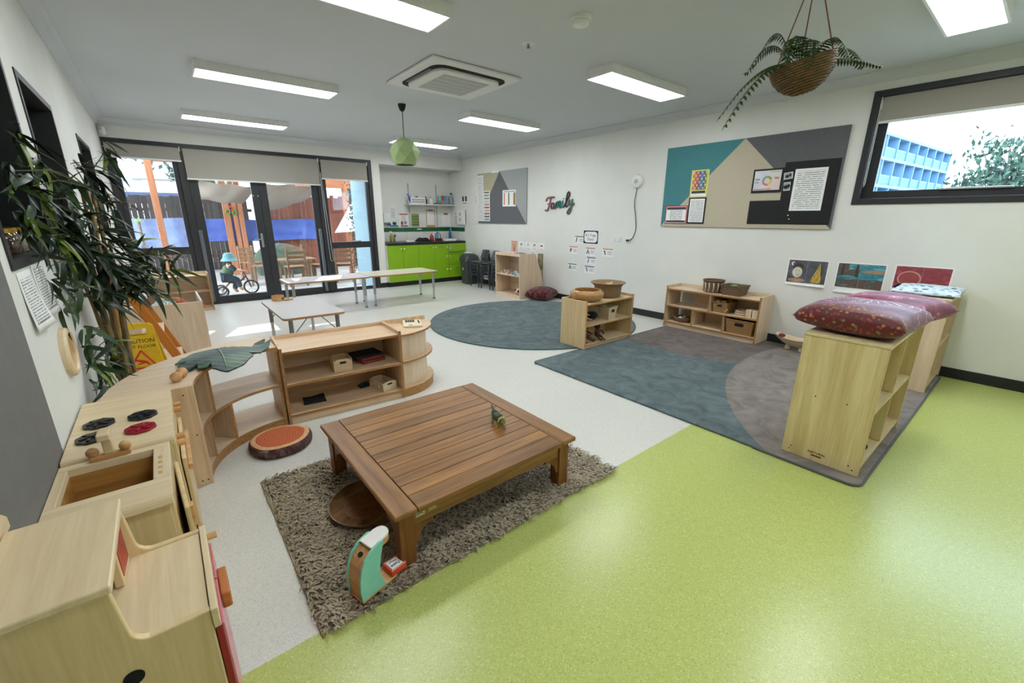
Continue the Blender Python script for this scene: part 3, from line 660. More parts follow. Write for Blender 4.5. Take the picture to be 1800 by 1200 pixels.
t = tag(MB().sheet(lambda u, v: (1.05+.10*u, 3.24+.07*v, .0753+.030*(1-(2*u-1)**2)*(1-(2*v-1)**2)+.004), 8, 8, .004).build('folded_cloth', 'teal_fabric', smooth=1), 'small dark teal folded cloth at the back of the toy shelf bottom', 'cloth')
t = MB().sheet(lambda u, v: (.615+.15*u+.02*v, 3.17+.14*v-.02*u, .0753+.010+.006*sin(u*5)*sin(v*4)), 10, 10, .010).build('black_pouch', 'dark_cloth', smooth=1); tag(t, 'flat black cloth pouch lying on bottom of the toy shelf', 'pouch')
# rounded end unit
def quarter(cx, cy, r, n=18): return [(cx, cy)] + arc(cx, cy, r, -90, 0, n)
t = thing('rounded_end_shelf', 'quarter-round plywood end shelf at the right of the toy shelf', 'shelf unit', (1.332, 3.415, 0), radians(-3.4))
B('side_panel', 'ply_z', t, 0, -.412, 0, .018, .01, .555, .002); B('edge_band', 'ply_edge', t, .0005, -.4155, 0, .0175, -.412, .555)
B('back_panel', 'ply_z', t, .018, -.008, 0, .40, .01, .56, .002)
for z, th, nm in ((.525, .018, 'top'), (.305, .018, 'shelf'), (.075, .018, 'shelf')):
    s = MB().prism(quarter(.018, -.008, .40), z-th, z).build(nm, 'ply_x', t, bevel=.002)
    ob = MB(); ob.prism(arc(.018, -.008, .4015, -90, 0, 24)+arc(.018, -.008, .399, 0, -90, 24), z-th+.001, z-.001).build('edge_band', 'ply_edge', t)
MB().prism(arc(.018, -.008, .396, -90, 0, 24)+arc(.018, -.008, .382, 0, -90, 24), 0, .057).build('toe_board', 'ply_edge', t)
for z0, z1 in ((.075, .287), (.305, .507)): MB().prism(arc(.018, -.008, .350, -90, 0, 24)+arc(.018, -.008, .340, 0, -90, 24), z0, z1).build('curved_back', 'plypale_z', t, smooth=40)
mat('cream_plastic', (222, 210, 178), 0.5, var=0.04); mat('brown_dark', (70, 54, 44), 0.6, var=0.1)
t = thing('toy_register', 'cream toy keypad board with dark grid on the rounded end shelf', 'toy keypad', (1.50, 3.20, .5258), radians(68))
MB().prism(rrect(-.03, -.10, .20, .055, .012), 0, .014).build('board', 'cream_plastic', t, bevel=.003)
for i in range(4):
    for j in range(4): B('grid_tile', 'brown_dark', t, .10+.02*i, -.045+.02*j, .014, .117+.02*i, -.028+.02*j, .017, .001)
for i in range(4): B('key', 'brown_dark', t, .05+.030*i, -.085, .014, .066+.030*i, -.072, .018, .001)
B('slot', 'brown_dark', t, -.01, -.02, .0138, .01, .01, .0145)

# ---------------------------------------------------------------- curved (concave) shelf
CX, CY, CR, CO, CH = .475, 2.592, .472, .825, .574
t = thing('curved_shelf', 'concave curved plywood shelf in the corner with see-through compartments', 'shelf unit', (CX, CY, 0))
def sector(r0, r1, a0, a1, n=24): return arc(0, 0, r1, a0, a1, n)+arc(0, 0, r0, a1, a0, n)
B('end_panel', 'ply_z', t, -CO, 0, 0, -CR, .018, CH, .004)
B('end_panel', 'ply_z', t, -.018, CR, 0, 0, CO-.02, CH, .003); B('edge_band', 'ply_edge', t, -.0175, CR-.003, 0, -.0005, CR, CH)
for z, nm in ((CH, 'top'), (.310, 'shelf'), (.062, 'shelf')):
    a0 = 91.5; a1 = 179.0 if nm == 'top' else 178.6
    MB().prism(sector(CR, CO, a0, a1 if nm != 'top' else 178.6), z-.018, z-.0005).build(nm, 'plypale_x', t)
    MB().prism(sector(CR-.003, CR, a0, a1 if nm != 'top' else 178.6), z-.0175, z-.001).build('edge_band', 'ply_edge', t)
MB().prism(sector(CR+.004, CR+.016, 91.5, 178.4), 0, .044).build('toe_board', 'ply_edge', t)
def radial(a, z0, z1, r1=CO-.05):
    ca, sa = cos(radians(a)), sin(radians(a)); M_ = Matrix(((ca, -sa, 0, 0), (sa, ca, 0, 0), (0, 0, 1, 0), (0, 0, 0, 1)))
    d = MB().box(CR+.002, -.009, z0, r1, .009, z1, M_).build('divider', 'ply_z', t); MB().box(CR-.001, -.0085, z0, CR+.002, .0085, z1, M_).build('edge_band', 'ply_edge', d)
radial(147, .310, CH-.018); radial(156, .062, .292); radial(131, .062, .292)
mat('screw', (48, 46, 44), 0.4, 0.8, var=0.0)
for x, z in ((-.76, .53), (-.52, .53), (-.50, .30), (-.52, .03), (-.495, .03), (-.76, .30)):
    MB().lathe([(.004, 0), (.004, .0012)], 8).build('screw', 'screw', t).matrix_local = Matrix.Translation((x, -.0002, z)) @ Matrix.Rotation(pi/2, 4, 'X')
# leaf mat
m, nt, b = _base('leaf_mat'); v = _coord(nt, 'Object'); n1 = _noise(nt, v, 5, 3); sx_ = nt.nodes.new('ShaderNodeSeparateXYZ'); nt.links.new(v, sx_.inputs[0])
wv = nt.nodes.new('ShaderNodeTexWave'); wv.bands_direction = 'DIAGONAL'; wv.inputs['Scale'].default_value = 9; wv.inputs['Distortion'].default_value = 2; nt.links.new(v, wv.inputs['Vector'])
mm = nt.nodes.new('ShaderNodeMath'); mm.operation = 'MULTIPLY_ADD'; nt.links.new(wv.outputs['Fac'], mm.inputs[0]); mm.inputs[1].default_value = .25; nt.links.new(n1, mm.inputs[2])
nt.links.new(_ramp(nt, mm.outputs[0], [(0.45, srgb(46, 60, 66)), (0.66, srgb(66, 92, 80)), (0.85, srgb(92, 122, 84))]), b.inputs['Base Color']); b.inputs['Roughness'].default_value = 0.45
LEAF = [(-0.057, 2.991), (-0.02, 3.084), (0.052, 3.196), (0.147, 3.203), (0.211, 3.227), (0.259, 3.167), (0.30, 3.115), (0.343, 3.101), (0.371, 3.2), (0.431, 3.211), (0.432, 3.164), (0.412, 3.1), (0.462, 3.135), (0.416, 2.97), (0.36, 2.905), (0.30, 2.93), (0.317, 2.872), (0.28, 2.80), (0.244, 2.737), (0.164, 2.68), (0.103, 2.768), (0.104, 2.845), (0.084, 2.798), (0.04, 2.81), (0.045, 2.88), (0.003, 2.823), (-0.044, 2.908), (0.0, 2.965)]
t = thing('leaf_mat', 'large dark green leaf-shaped mat draped on the curved shelf', 'leaf mat', (.18, 2.96, CH))
def leaf_mesh():
    bm = bmesh.new(); vs = [bm.verts.new((x-.18, y-2.96, 0)) for x, y in LEAF]; f = bm.faces.new(vs)
    bmesh.ops.triangulate(bm, faces=[f]); bmesh.ops.subdivide_edges(bm, edges=bm.edges[:], cuts=3, use_grid_fill=True); bmesh.ops.triangulate(bm, faces=bm.faces[:])
    for v_ in bm.verts:
        x, y = v_.co.x, v_.co.y; r = sqrt((x/.26)**2+(y/.26)**2); rid = abs(sin((y-.4*x)*42))*.006
        v_.co.z = .010+.026*max(0, 1-r*r)+rid*.8+(.035*max(0, (x-.19)/.1) if x > .19 else 0)
    r_ = bmesh.ops.extrude_face_region(bm, geom=bm.faces[:])
    for v_ in [g for g in r_['geom'] if isinstance(g, bmesh.types.BMVert)]: v_.co.z -= .0085
    bmesh.ops.recalc_face_normals(bm, faces=bm.faces); me = bpy.data.meshes.new('blade'); bm.to_mesh(me); bm.free(); me.materials.append(MATS['leaf_mat']); me.shade_smooth(); me.set_sharp_from_angle(angle=radians(50))
    o = bpy.data.objects.new('blade', me); COL.objects.link(o); o.parent = t
leaf_mesh()
mat('vein', (128, 152, 132), 0.5, var=0.0)
MB().tube([(-.017, .18, .031), (-.012, .08, .040), (-.010, -.04, .043), (-.012, -.15, .034), (-.014, -.24, .018)], [.004, .005, .004, .003, .002], 6).build('midrib', 'vein', t, smooth=1)
t = tag(MB().lathe([(.001, -.062), (.014, -.058), (.025, -.045), (.027, -.034), (.022, -.018), (.010, -.008), (.008, 0), (.010, .008), (.022, .018), (.027, .034), (.025, .045), (.014, .058), (.001, .062)], 18).build('wooden_shaker', 'beech', smooth=1), 'small wooden double-ball shaker on the curved shelf top', 'toy')
t.matrix_world = Matrix.Translation((-.045, 2.73, CH+.0275)) @ Matrix.Rotation(radians(-22), 4, 'Z') @ Matrix.Rotation(radians(90), 4, 'X')

# ================================================================== PLAY KITCHEN along the left wall
# stove
SY0, SY1, SXF, SZ = 1.962, 2.584, -.088, .585
t = thing('play_stove', 'play stove of pale maple with three black and one red burner', 'play stove', (0, 0, 0))
B('body', 'maple_z', t, XL+.012, SY0+.006, .0, SXF-.012, SY1-.004, SZ-.032, .003)
def bull(x0, x1, ya, yb, z0, z1, r=.014, side=-1):
    pts = [(yb, z0), (yb, z1)] + [(ya+r-r*sin(radians(a)), z1-r+r*cos(radians(a))) for a in (0, 22, 45, 67, 90)] + [(ya, z0)]
    return MB().prism(pts, x0, x1, 'yz')
bull(XL+.008, SXF, SY0, SY1, SZ-.032, SZ, .020).build('cooktop', 'maple_x', t, bevel=.002)
def burner(x, y, m, par):
    o = MB(); n = 48
    pr_ = [(.048*(1+.05*(1 if (k // 3) % 2 else 0))*cos(2*pi*k/n), .048*(1+.05*(1 if (k // 3) % 2 else 0))*sin(2*pi*k/n)) for k in range(n)]
    b_ = MB().prism([(x+u, y+v) for u, v in pr_], SZ, SZ+.009).build('burner', m, par, bevel=.001)
    for a in (0, 60, 120): MB().cbox((x, y, SZ+.011), (.078, .010, .006), (0, 0, radians(a+15))).build('burner_rib', m, b_, bevel=.0015)
    MB().lathe([(.012, .009), (.011, .018), (.001, .018)], 12, (x, y, SZ)).build('burner_hub', m, b_, smooth=40)
for x, y, m in ((-.322, 2.27, 'black_enamel'), (-.186, 2.262, 'black_enamel'), (-.190, 2.118, 'red_enamel'), (-.330, 2.128, 'black_enamel')): burner(x, y, m, t)
B('front_panel', 'maple_z', t, SXF-.012, SY0+.01, .02, SXF, SY1-.02, SZ-.034, .002)
dd = B('oven_door', 'maple_z', t, SXF+.004, SY0+.03, .09, SXF+.018, 2.46, .47, .003)
B('door_handle', 'beech', dd, SXF+.018, 2.02, .40, SXF+.034, 2.40, .425, .004)
for y in (2.03, 2.10, 2.42, 2.49):
    MB().tube([(SXF, y, .525), (SXF+.028, y, .525)], .013, 14).build('control_knob', 'beech', t, smooth=50)
# sink
KY0, KY1, KXF, KZ = 1.528, 1.955, -.106, .575
t = thing('play_sink', 'play sink of pale maple with a deep basin and wooden tap', 'play sink', (0, 0, 0))
hx0, hx1, hy0, hy1 = -.378, -.153, 1.672, 1.917
B('top_border', 'maple_x', t, XL+.006, hy1, KZ-.028, KXF, KY1, KZ, .002); B('top_border', 'maple_y', t, XL+.006, hy0, KZ-.028, hx0, hy1, KZ, .002)
B('top_border', 'maple_y', t, hx1, hy0, KZ-.028, KXF, hy1, KZ, .002)
bull(XL+.006, KXF, KY0, hy0, KZ-.028, KZ, .022).build('top_border', 'maple_x', t, bevel=.002)
wood('basin_wood', (186, 140, 76), (146, 102, 50), 'x', 0.8)
bs = MB()
B('basin_floor', 'basin_wood', t, hx0-.004, hy0-.004, .43, hx1+.004, hy1+.004, .438)
for b_ in ((hx0-.010, hy0-.01, hx0, hy1+.01), (hx1, hy0-.01, hx1+.010, hy1+.01), (hx0, hy0-.010, hx1, hy0), (hx0, hy1, hx1, hy1+.010)): B('basin_wall', 'basin_wood', t, b_[0], b_[1], .438, b_[2], b_[3], KZ-.028)
for y in (KY0+.012, KY1-.018): B('side_panel', 'maple_z', t, XL+.01, y, 0, KXF-.012, y+.015, KZ-.028, .002)
B('front_panel', 'maple_z', t, KXF-.014, KY0+.03, .02, KXF-.002, KY1-.02, KZ-.029, .002)
dd = MB().cbox((KXF+.016, 1.74, .30), (.012, .36, .40), (0, 0, radians(3))).build('cupboard_door', 'maple_z', t, bevel=.003)
B('door_handle', 'beech', dd, KXF+.022, 1.60, .40, KXF+.040, 1.63, .48, .003)
tap = B('tap_plate', 'beech', t, -.325, 1.925, KZ, -.212, 1.949, KZ+.020, .006)
for x in (-.312, -.226): MB().ball((x, 1.936, KZ+.034), .018, 14, 10).build('tap_ball', 'beech', t, smooth=1)
sp = MB().box(-.283, 1.925, KZ+.02, -.256, 1.949, KZ+.085).build('spout', 'maple_z', t, bevel=.003); B('spout_cap', 'maple_x', sp, -.287, 1.885, KZ+.085, -.252, 1.953, KZ+.108, .004)
mat('engraved', (196, 160, 104), 0.6, var=0.0)
for k in range(4): B('carved_mark', 'engraved', t, -.140, 1.70+.04*k, KZ, -.128, 1.722+.04*k, KZ+.0006)
# cupboard with hutch
QY0, QY1, QX, QZ, CZ = .978, 1.305, -.055, .730, .570
t = thing('play_cupboard', 'play kitchen cupboard with raised hutch, counter and red doors nearest the camera', 'play cupboard', (0, 0, 0))
prof = [(XL+.006, 0), (QX, 0), (QX, CZ+.004), (-.148, CZ+.004)] + [(-.148-.034*sin(radians(a)), CZ+.038-.034*cos(radians(a))) for a in (15, 35, 55, 75, 90)] + [(-.192, QZ-.018), (XL+.006, QZ-.018)]
for y in (QY0, QY1-.016):
    MB().prism(prof, y, y+.016, 'xz').build('side_panel', 'maple_z', t, bevel=.003)
mat('hole_dark', (10, 9, 8), 0.9, var=0.0)
MB().lathe([(.017, 0), (.017, .002)], 24).build('finger_hole', 'hole_dark', t).matrix_local = Matrix.Translation((-.195, QY0-.0002, .498)) @ Matrix.Rotation(pi/2, 4, 'X')
B('hutch_top', 'maple_y', t, XL+.03, QY0-.004, QZ-.018, -.186, QY1+.006, QZ, .004)
MB().prism([(QY0-.004, QZ-.018), (QY0-.004, QZ+.012), (QY0+.02, QZ+.034), (QY1+.03, QZ+.034), (QY1+.06, QZ+.010), (QY1+.06, QZ-.018)], XL+.006, XL+.028, 'yz').build('back_lip', 'maple_y', t, bevel=.003)
B('counter', 'maple_y', t, XL+.02, QY0+.016, CZ-.018, QX-.002, QY1-.016, CZ-.001, .001)
B('front_rail', 'maple_y', t, QX, QY0-.004, CZ-.045, QX+.014, QY1+.004, CZ+.006, .002)
mat('red_pink', (206, 120, 132), 0.25, var=0.0)
for y0_, y1_ in ((QY0+.004, (QY0+QY1)/2-.002), ((QY0+QY1)/2+.002, QY1-.004)):
    d_ = B('cupboard_door', 'red_enamel', t, QX+.002, y0_, .03, QX+.014, y1_, CZ-.047, .001); B('door_skin', 'red_pink', d_, QX+.014, y0_+.002, .035, QX+.019, y1_-.002, CZ-.05, .001)
MB().tube([(QX+.014, 1.272, CZ-.012), (QX+.036, 1.272, CZ-.012)], .009, 14).build('knob', 'beech', t, smooth=50)
wood('handle_wood', (190, 120, 62), (150, 84, 38), 'y', 1.5)
B('door_handle', 'handle_wood', t, QX+.020, 1.10, .455, QX+.040, 1.205, .50, .003)
B('hutch_back', 'maple_y', t, XL+.012, QY0+.016, CZ, XL+.02, QY1-.016, QZ-.018)
mw = MB().cbox((0, -.052, .066), (.016, .104, .130)).build('hutch_door', 'maple_z', t, bevel=.002); mw.matrix_local = Matrix.Translation((-.206, QY1-.018, CZ+.0005)) @ Matrix.Rotation(radians(-3), 4, 'Z')
mat('red_print', (158, 52, 44), 0.4, var=0.25, nscale=40); B('picture_window', 'red_print', mw, .008, -.092, .018, .0095, -.012, .118)
t = None

# ---------------------------------------------------------------- things on the left wall
def print_mat(name, period, dark=(150, 152, 156), paper=(236, 236, 234), duty=.45, head=None):
    """printed page: rows of grey words in local x/y"""
    if name in MATS: return MATS[name]
    m, nt, b = _base(name); tc = nt.nodes.new('ShaderNodeTexCoord'); s = nt.nodes.new('ShaderNodeSeparateXYZ'); nt.links.new(tc.outputs['Object'], s.inputs[0])
    def M2(op, a, bb):
        n = nt.nodes.new('ShaderNodeMath'); n.operation = op
        for i, q in enumerate((a, bb)):
            if isinstance(q, (int, float)): n.inputs[i].default_value = q
            else: nt.links.new(q, n.inputs[i])
        return n.outputs[0]
    row = M2('FRACT', M2('DIVIDE', M2('ADD', s.outputs['Y'], 5.0), period), 0); on = M2('LESS_THAN', row, duty)
    fl = M2('FLOOR', M2('DIVIDE', M2('ADD', s.outputs['Y'], 5.0), period), 0)
    cb = nt.nodes.new('ShaderNodeCombineXYZ'); nt.links.new(M2('MULTIPLY', s.outputs['X'], 1.0/period*.55), cb.inputs[0]); nt.links.new(M2('MULTIPLY', fl, 7.3), cb.inputs[1])
    nz = nt.nodes.new('ShaderNodeTexNoise'); nz.inputs['Scale'].default_value = 1.6; nt.links.new(cb.outputs[0], nz.inputs['Vector'])
    wd = M2('GREATER_THAN', nz.outputs['Fac'], .42); f = M2('MULTIPLY', on, wd)
    mx = nt.nodes.new('ShaderNodeMix'); mx.data_type = 'RGBA'; mx.inputs['A'].default_value = (*srgb(paper), 1); mx.inputs['B'].default_value = (*srgb(dark), 1)
    nt.links.new(f, mx.inputs['Factor']); nt.links.new(mx.outputs['Result'], b.inputs['Base Color']); b.inputs['Roughness'].default_value = .75
    return m
print_mat('page_small', .010); print_mat('page_mid', .016); print_mat('page_big', .021, (136, 138, 144), duty=.30); print_mat('page_fine', .007, (150, 152, 156))
def page(name, label, cat, M, w, h, m='page_small', margin=.14, extras=(), group=None, curl=0.0):
    """sheet of paper in local xy (centre at the pin), a printed inset and extra patches (name, material, x0,y0,x1,y1 as fractions)"""
    t = thing(name, label, cat, (0, 0, 0), 0, group); t.matrix_world = M
    if curl: MB().sheet(lambda u, v: ((u-.5)*w, (v-.5)*h, .0016+curl*(1-v)**2*(.4+.6*u)), 8, 10, .0008).build('sheet', 'white_paper', t, smooth=1)
    else: B('sheet', 'white_paper', t, -w/2, -h/2, .0002, w/2, h/2, .0016)
    if m:
        q = margin*min(w, h)
        if curl: MB().sheet(lambda u, v: ((u-.5)*(w-2*q), (v-.5)*(h-2*q), .0022+curl*(1-(q/h+v*(1-2*q/h)))**2*(.4+.6*(q/w+u*(1-2*q/w)))), 8, 10, .0004).build('printed_text', m, t, smooth=1)
        else: B('printed_text', m, t, -w/2+q, -h/2+q, .0016, w/2-q, h/2-q, .0019)
    for nm, mm, a, b_, c, d in extras: B(nm, mm, t, (a-.5)*w, (b_-.5)*h, .0019, (c-.5)*w, (d-.5)*h, .0026)
    return t
page('notice_page', 'curling printed page on left wall below the dark window, nearer the camera', 'notice', on_left(2.335, 1.10), .21, .215, 'page_small', .12, curl=.03)
page('notice_page', 'curling printed page on left wall below the dark window, nearer the bamboo', 'notice', on_left(2.57, 1.115), .21, .22, 'page_small', .12, curl=.02)
t = thing('wall_ring', 'round wooden porthole frame mounted low on the left wall', 'wooden ring', (XL, 2.62, .825), 0, rot=(0, radians(90), 0))
MB().lathe([(.085, 0), (.108, 0), (.108, .018), (.102, .026), (.086, .028), (.080, .020), (.080, .004)], 36).build('rim', 'maple_x', t, smooth=35); MB().lathe([(.083, .002), (.083, .006)], 36).build('inner_disc', 'beech', t)
glass('jar_glass', (0.9, 0.9, 0.86), 0.12); mat('gold_lid', (170, 128, 40), 0.35, 0.7, var=0.05); fabric('spice_a', [(0.3, (60, 36, 26)), (0.7, (130, 92, 70))], 60); fabric('spice_b', [(0.3, (96, 90, 76)), (0.7, (190, 182, 160))], 70)
for k, (y, m, lb) in enumerate(((2.60, 'spice_a', 'nearest the camera'), (2.73, 'spice_b', 'in the middle'), (2.86, 'spice_a', 'half behind bamboo leaves'))):
    j = thing('spice_jar', 'glass jar with gold lid in the dark window recess, ' + lb, 'jar', (XL-.075, y, 1.2552), 0, 'jars in the window recess')
    MB().lathe([(.040, .002), (.046, .010), (.047, .055), (.040, .072)], 20).build('contents', m, j, smooth=50); MB().lathe([(.046, 0), (.050, .008), (.050, .068), (.040, .082)], 20).build('glass_body', 'jar_glass', j, smooth=50)
    MB().lathe([(.041, .080), (.041, .098), (.001, .098)], 20).build('lid', 'gold_lid', j, smooth=40)
t = thing('hanging_bag', 'black cloth bag hanging on left wall beside the far sidelight', 'bag', (XL+.012, 7.55, 1.05))
MB().prism([(0, .05), (.03, .0), (.06, .02), (.13, .03), (.10, .16), (.075, .30), (.06, .42), (.02, .44), (0, .42)], -.16, .16, 'xz').build('body', 'dark_cloth', t, bevel=.012)
MB().tube([(.02, -.08, .42), (.01, -.04, .52), (.006, 0, .55), (.01, .04, .52), (.02, .08, .42)], .006, 6).build('strap', 'dark_cloth', t); B('wall_hook', 'beech', t, -.012, -.03, .50, .012, .03, .60, .003)

# ---------------------------------------------------------------- wet floor sign
mat('sign_yellow', (222, 178, 14), 0.4, var=0.05); mat('sign_red', (206, 40, 34), 0.5, var=0.0)
t = thing('wet_floor_sign', 'yellow folding caution wet floor sign behind the bamboo', 'warning sign', (-.252, 4.22, 0), radians(-8))
def panel(y0, rx):
    hw0, hw1, H_ = .158, .092, .625
    out = [(-hw0, 0), (hw0, 0), (hw1, H_-.02), (hw1-.02, H_), (-hw1+.02, H_), (-hw1, H_-.02)]
    a, b_ = .055, .035; zt, zb = H_-.035, H_-.085
    keyed = [(-hw0, 0), (hw0, 0), (hw1, H_-.02), (hw1-.02, H_), (0, H_), (0, zt), (a, zt), (a, zb), (-a, zb), (-a, zt), (-.0001, zt), (-.0001, H_), (-hw1+.02, H_), (-hw1, H_-.02)]
    o = MB().prism(keyed, -.006, .006, 'xz').build('panel', 'sign_yellow', t); o.matrix_local = Matrix.Translation((0, y0, 0)) @ Matrix.Rotation(rx, 4, 'X'); return o
p = panel(-.11, radians(-9)); panel(.11, radians(9))
Mt = lambda x, z: Matrix(((1, 0, 0, x), (0, 0, -1, -.0065), (0, 1, 0, z), (0, 0, 0, 1)))
text('caution_text', 'CAUTION', .042, 'black', p, Mt(0, .495)); text('wet_floor_text', 'WET FLOOR', .034, 'black', p, Mt(0, .452)); text('cleaning_text', 'CLEANING', .040, 'black', p, Mt(.01, .22)); text('progress_text', 'IN PROGRESS', .034, 'black', p, Mt(.0, .175))
tri = [(.0, .425), (.085, .29), (-.085, .29)]
for i in range(3):
    a, b_ = tri[i], tri[(i+1) % 3]; MB().tube([(a[0], -.0062, a[1]), (b_[0], -.0062, b_[1])], .0065, 6).build('warning_triangle_bar', 'sign_red', p)
MB().tube([(-.045, -.0062, .355), (-.01, -.0062, .345), (.02, -.0062, .335), (.04, -.0062, .312)], [.006, .010, .010, .006], 6).build('falling_figure', 'sign_red', p); MB().tube([(-.03, -.0062, .32), (.01, -.0062, .33)], .005, 6).build('figure_arm', 'sign_red', p)

# ---------------------------------------------------------------- orange ladder shelf behind the sign
t = thing('ladder_shelf', 'orange pine step-ladder shelf leaning against the left wall', 'ladder shelf', (0, 0, 0))
for y in (4.50, 4.93):
    a0, a1 = Vector((.035, y, .004)), Vector((-.335, y, 1.0)); d_ = (a1-a0); L = d_.length; ang = atan2(d_.x, d_.z)
    MB().cbox((0, 0, 0), (.065, .024, L)).build('side_rail', 'pine_orange', t, bevel=.003).matrix_local = Matrix.Translation((a0+a1)/2) @ Matrix.Rotation(ang, 4, 'Y')
    B('back_post', 'pine_orange', t, XL+.014, y-.012, 0, XL+.05, y+.012, .96, .003)
wood('tread_pale', (226, 208, 184), (204, 182, 154), 'y')
for z in (.22, .47, .72):
    x = .035-.37*z/.996; B('tread', 'tread_pale', t, x-.11, 4.513, z-.012, x+.035, 4.917, z+.008, .003); B('tread_front', 'tread_pale', t, x-.005, 4.513, z-.05, x+.008, 4.917, z-.012, .002)
B('back_board', 'pine_orange', t, XL+.014, 4.512, .50, XL+.034, 4.918, .66, .003)
fabric('white_cloth', [(0.3, (196, 192, 186)), (0.7, (232, 230, 226))], 14)
tag(MB().sheet(lambda u, v: (-.30+.13*u, 4.56+.28*v, .7285+.012+.02*sin(u*7+v*3)*sin(v*9)+.012), 14, 16, .006).build('folded_cloth', 'white_cloth', smooth=1), 'crumpled white cloth on top tread of the ladder shelf', 'cloth')
# ---------------------------------------------------------------- plywood browser box with slats
t = thing('browser_box', 'plywood book browser box with slatted inside, back towards the camera', 'storage box', (0, 5.36, 0))
B('back_panel', 'plypale_z', t, XL+.014, 0, 0, .232, .018, .565, .003); B('side_panel', 'plypale_z', t, .214, .018, 0, .232, .80, .555, .003); B('side_panel', 'plypale_z', t, XL+.014, .018, 0, XL+.03, .80, .555, .003)
for k in range(5): B('slat', 'ply_x', t, XL+.03, .12+.14*k, .42-.03*k, .214, .20+.14*k, .435-.03*k, .002)
B('front_rail', 'ply_x', t, XL+.03, .78, .10, .214, .80, .40, .003)
MB().tube([(.223, .0, .566), (.223, .80, .556)], .009, 8).build('white_edge', 'white_plastic', t)
fabric('leafy_cloth', [(0.35, (226, 230, 226)), (0.5, (60, 120, 100)), (0.56, (226, 230, 226)), (0.7, (40, 96, 84))], 9, dist=1.5)
tag(MB().sheet(lambda u, v: (-.20+.22*u, 5.41+.22*v, .535+.06*sin(u*3)*sin(v*3)+.012*sin(u*11+v*5)), 14, 14, .008).build('leafy_cloth', 'leafy_cloth', smooth=1), 'white cloth with teal leaf print lying in the browser box', 'cloth')
mat('terracotta', (176, 104, 66), 0.7, var=0.2, nscale=30)
tag(MB().tube([(-.05, 5.74, .50), (.0, 5.76, .53), (.06, 5.75, .52), (.11, 5.78, .49)], [.03, .05, .045, .02], 10).build('soft_toy', 'terracotta', smooth=1), 'orange-brown soft toy in the browser box', 'soft toy')
# corner shelf by the sidelight
shelf_unit('corner_shelf', 'low pale plywood shelf standing in front of the left sidelight', (-.385, 8.0, 0), 0, .87, .32, .578, [.31], lip=.035, toe=.07, pal='plypale')
tag(MB().sheet(lambda u, v: (.26+.16*u, 8.04+.16*v, .0705+.05*sin(pi*u)*sin(pi*v)+.008*sin(u*14)), 12, 12, .008).build('dark_shoe', 'terracotta', smooth=1), 'brown folded item on the bottom of the low corner shelf', 'cloth')

# ---------------------------------------------------------------- bamboo in a pot
mat('pot_black', (28, 28, 28), 0.5, var=0.05); mat('cane', (128, 104, 62), 0.5, var=0.2, nscale=14)
m, nt, b = _base('bamboo_leaf'); oi = nt.nodes.new('ShaderNodeObjectInfo'); v = _coord(nt, 'Object'); nz = _noise(nt, v, 14, 2)
ad = nt.nodes.new('ShaderNodeMath'); ad.operation = 'MULTIPLY_ADD'; nt.links.new(nz, ad.inputs[0]); ad.inputs[1].default_value = .3; nt.links.new(oi.outputs['Random'], ad.inputs[2])
nt.links.new(_ramp(nt, ad.outputs[0], [(0.0, srgb(14, 30, 14)), (0.6, srgb(30, 54, 22)), (1.0, srgb(50, 76, 28)), (1.2, srgb(110, 128, 46))]), b.inputs['Base Color']); b.inputs['Roughness'].default_value = 0.38
PB = Vector((-.305, 3.42, 0))
t = thing('bamboo_plant', 'tall artificial bamboo with dark green leaves and bare canes by the left wall', 'bamboo', PB)
MB().lathe([(.07, 0), (.088, .22), (.094, .225), (.094, .25), (.084, .25), (.080, .20), (.001, .20)], 28).build('pot', 'pot_black', t, smooth=40)
rb = random.Random(11); canes = []
for k in range(9):
    a = 2*pi*k/9; bx, by = .05*cos(a)*rb.uniform(.5, 1), .07*sin(a)*rb.uniform(.5, 1); h = rb.uniform(.95, 1.55)
    tx, ty = bx*1.6+rb.uniform(-.05, .06), by*2.6+rb.uniform(-.12, .12)
    pts = [Vector((bx+(tx-bx)*s**1.4, by+(ty-by)*s**1.4, .2+(h-.2)*s)) for s in [i/14 for i in range(15)]]
    for p in pts: p.x = max(p.x, -.082)
    canes.append(pts); c_ = MB().tube(pts, [.0125*(1-.35*i/14)*(1.12 if i % 2 == 0 else .94) for i in range(15)], 8).build('cane', 'cane', t, smooth=1)
def leaf_mesh2(L, w, bend):
    vs = []; n = 7; fs = []
    for i in range(n+1):
        s = i/n; ww = w*(sin(pi*min(1, s*.93+.06)**.75))*(1 if i < n else 0); x = L*s; z = -bend*s*s*L; vs += [(x, -ww, z+.25*ww), (x, 0, z), (x, ww, z+.25*ww)]
    for i in range(n): k = i*3; fs += [(k, k+1, k+4, k+3), (k+1, k+2, k+5, k+4)]
    me = bpy.data.meshes.new('leaf'); me.from_pydata(vs, [], fs); me.materials.append(MATS['bamboo_leaf']); me.shade_smooth(); return me
LV = [leaf_mesh2(.13, .0105, .35), leaf_mesh2(.16, .012, .6), leaf_mesh2(.11, .011, .15), leaf_mesh2(.15, .014, .9)]
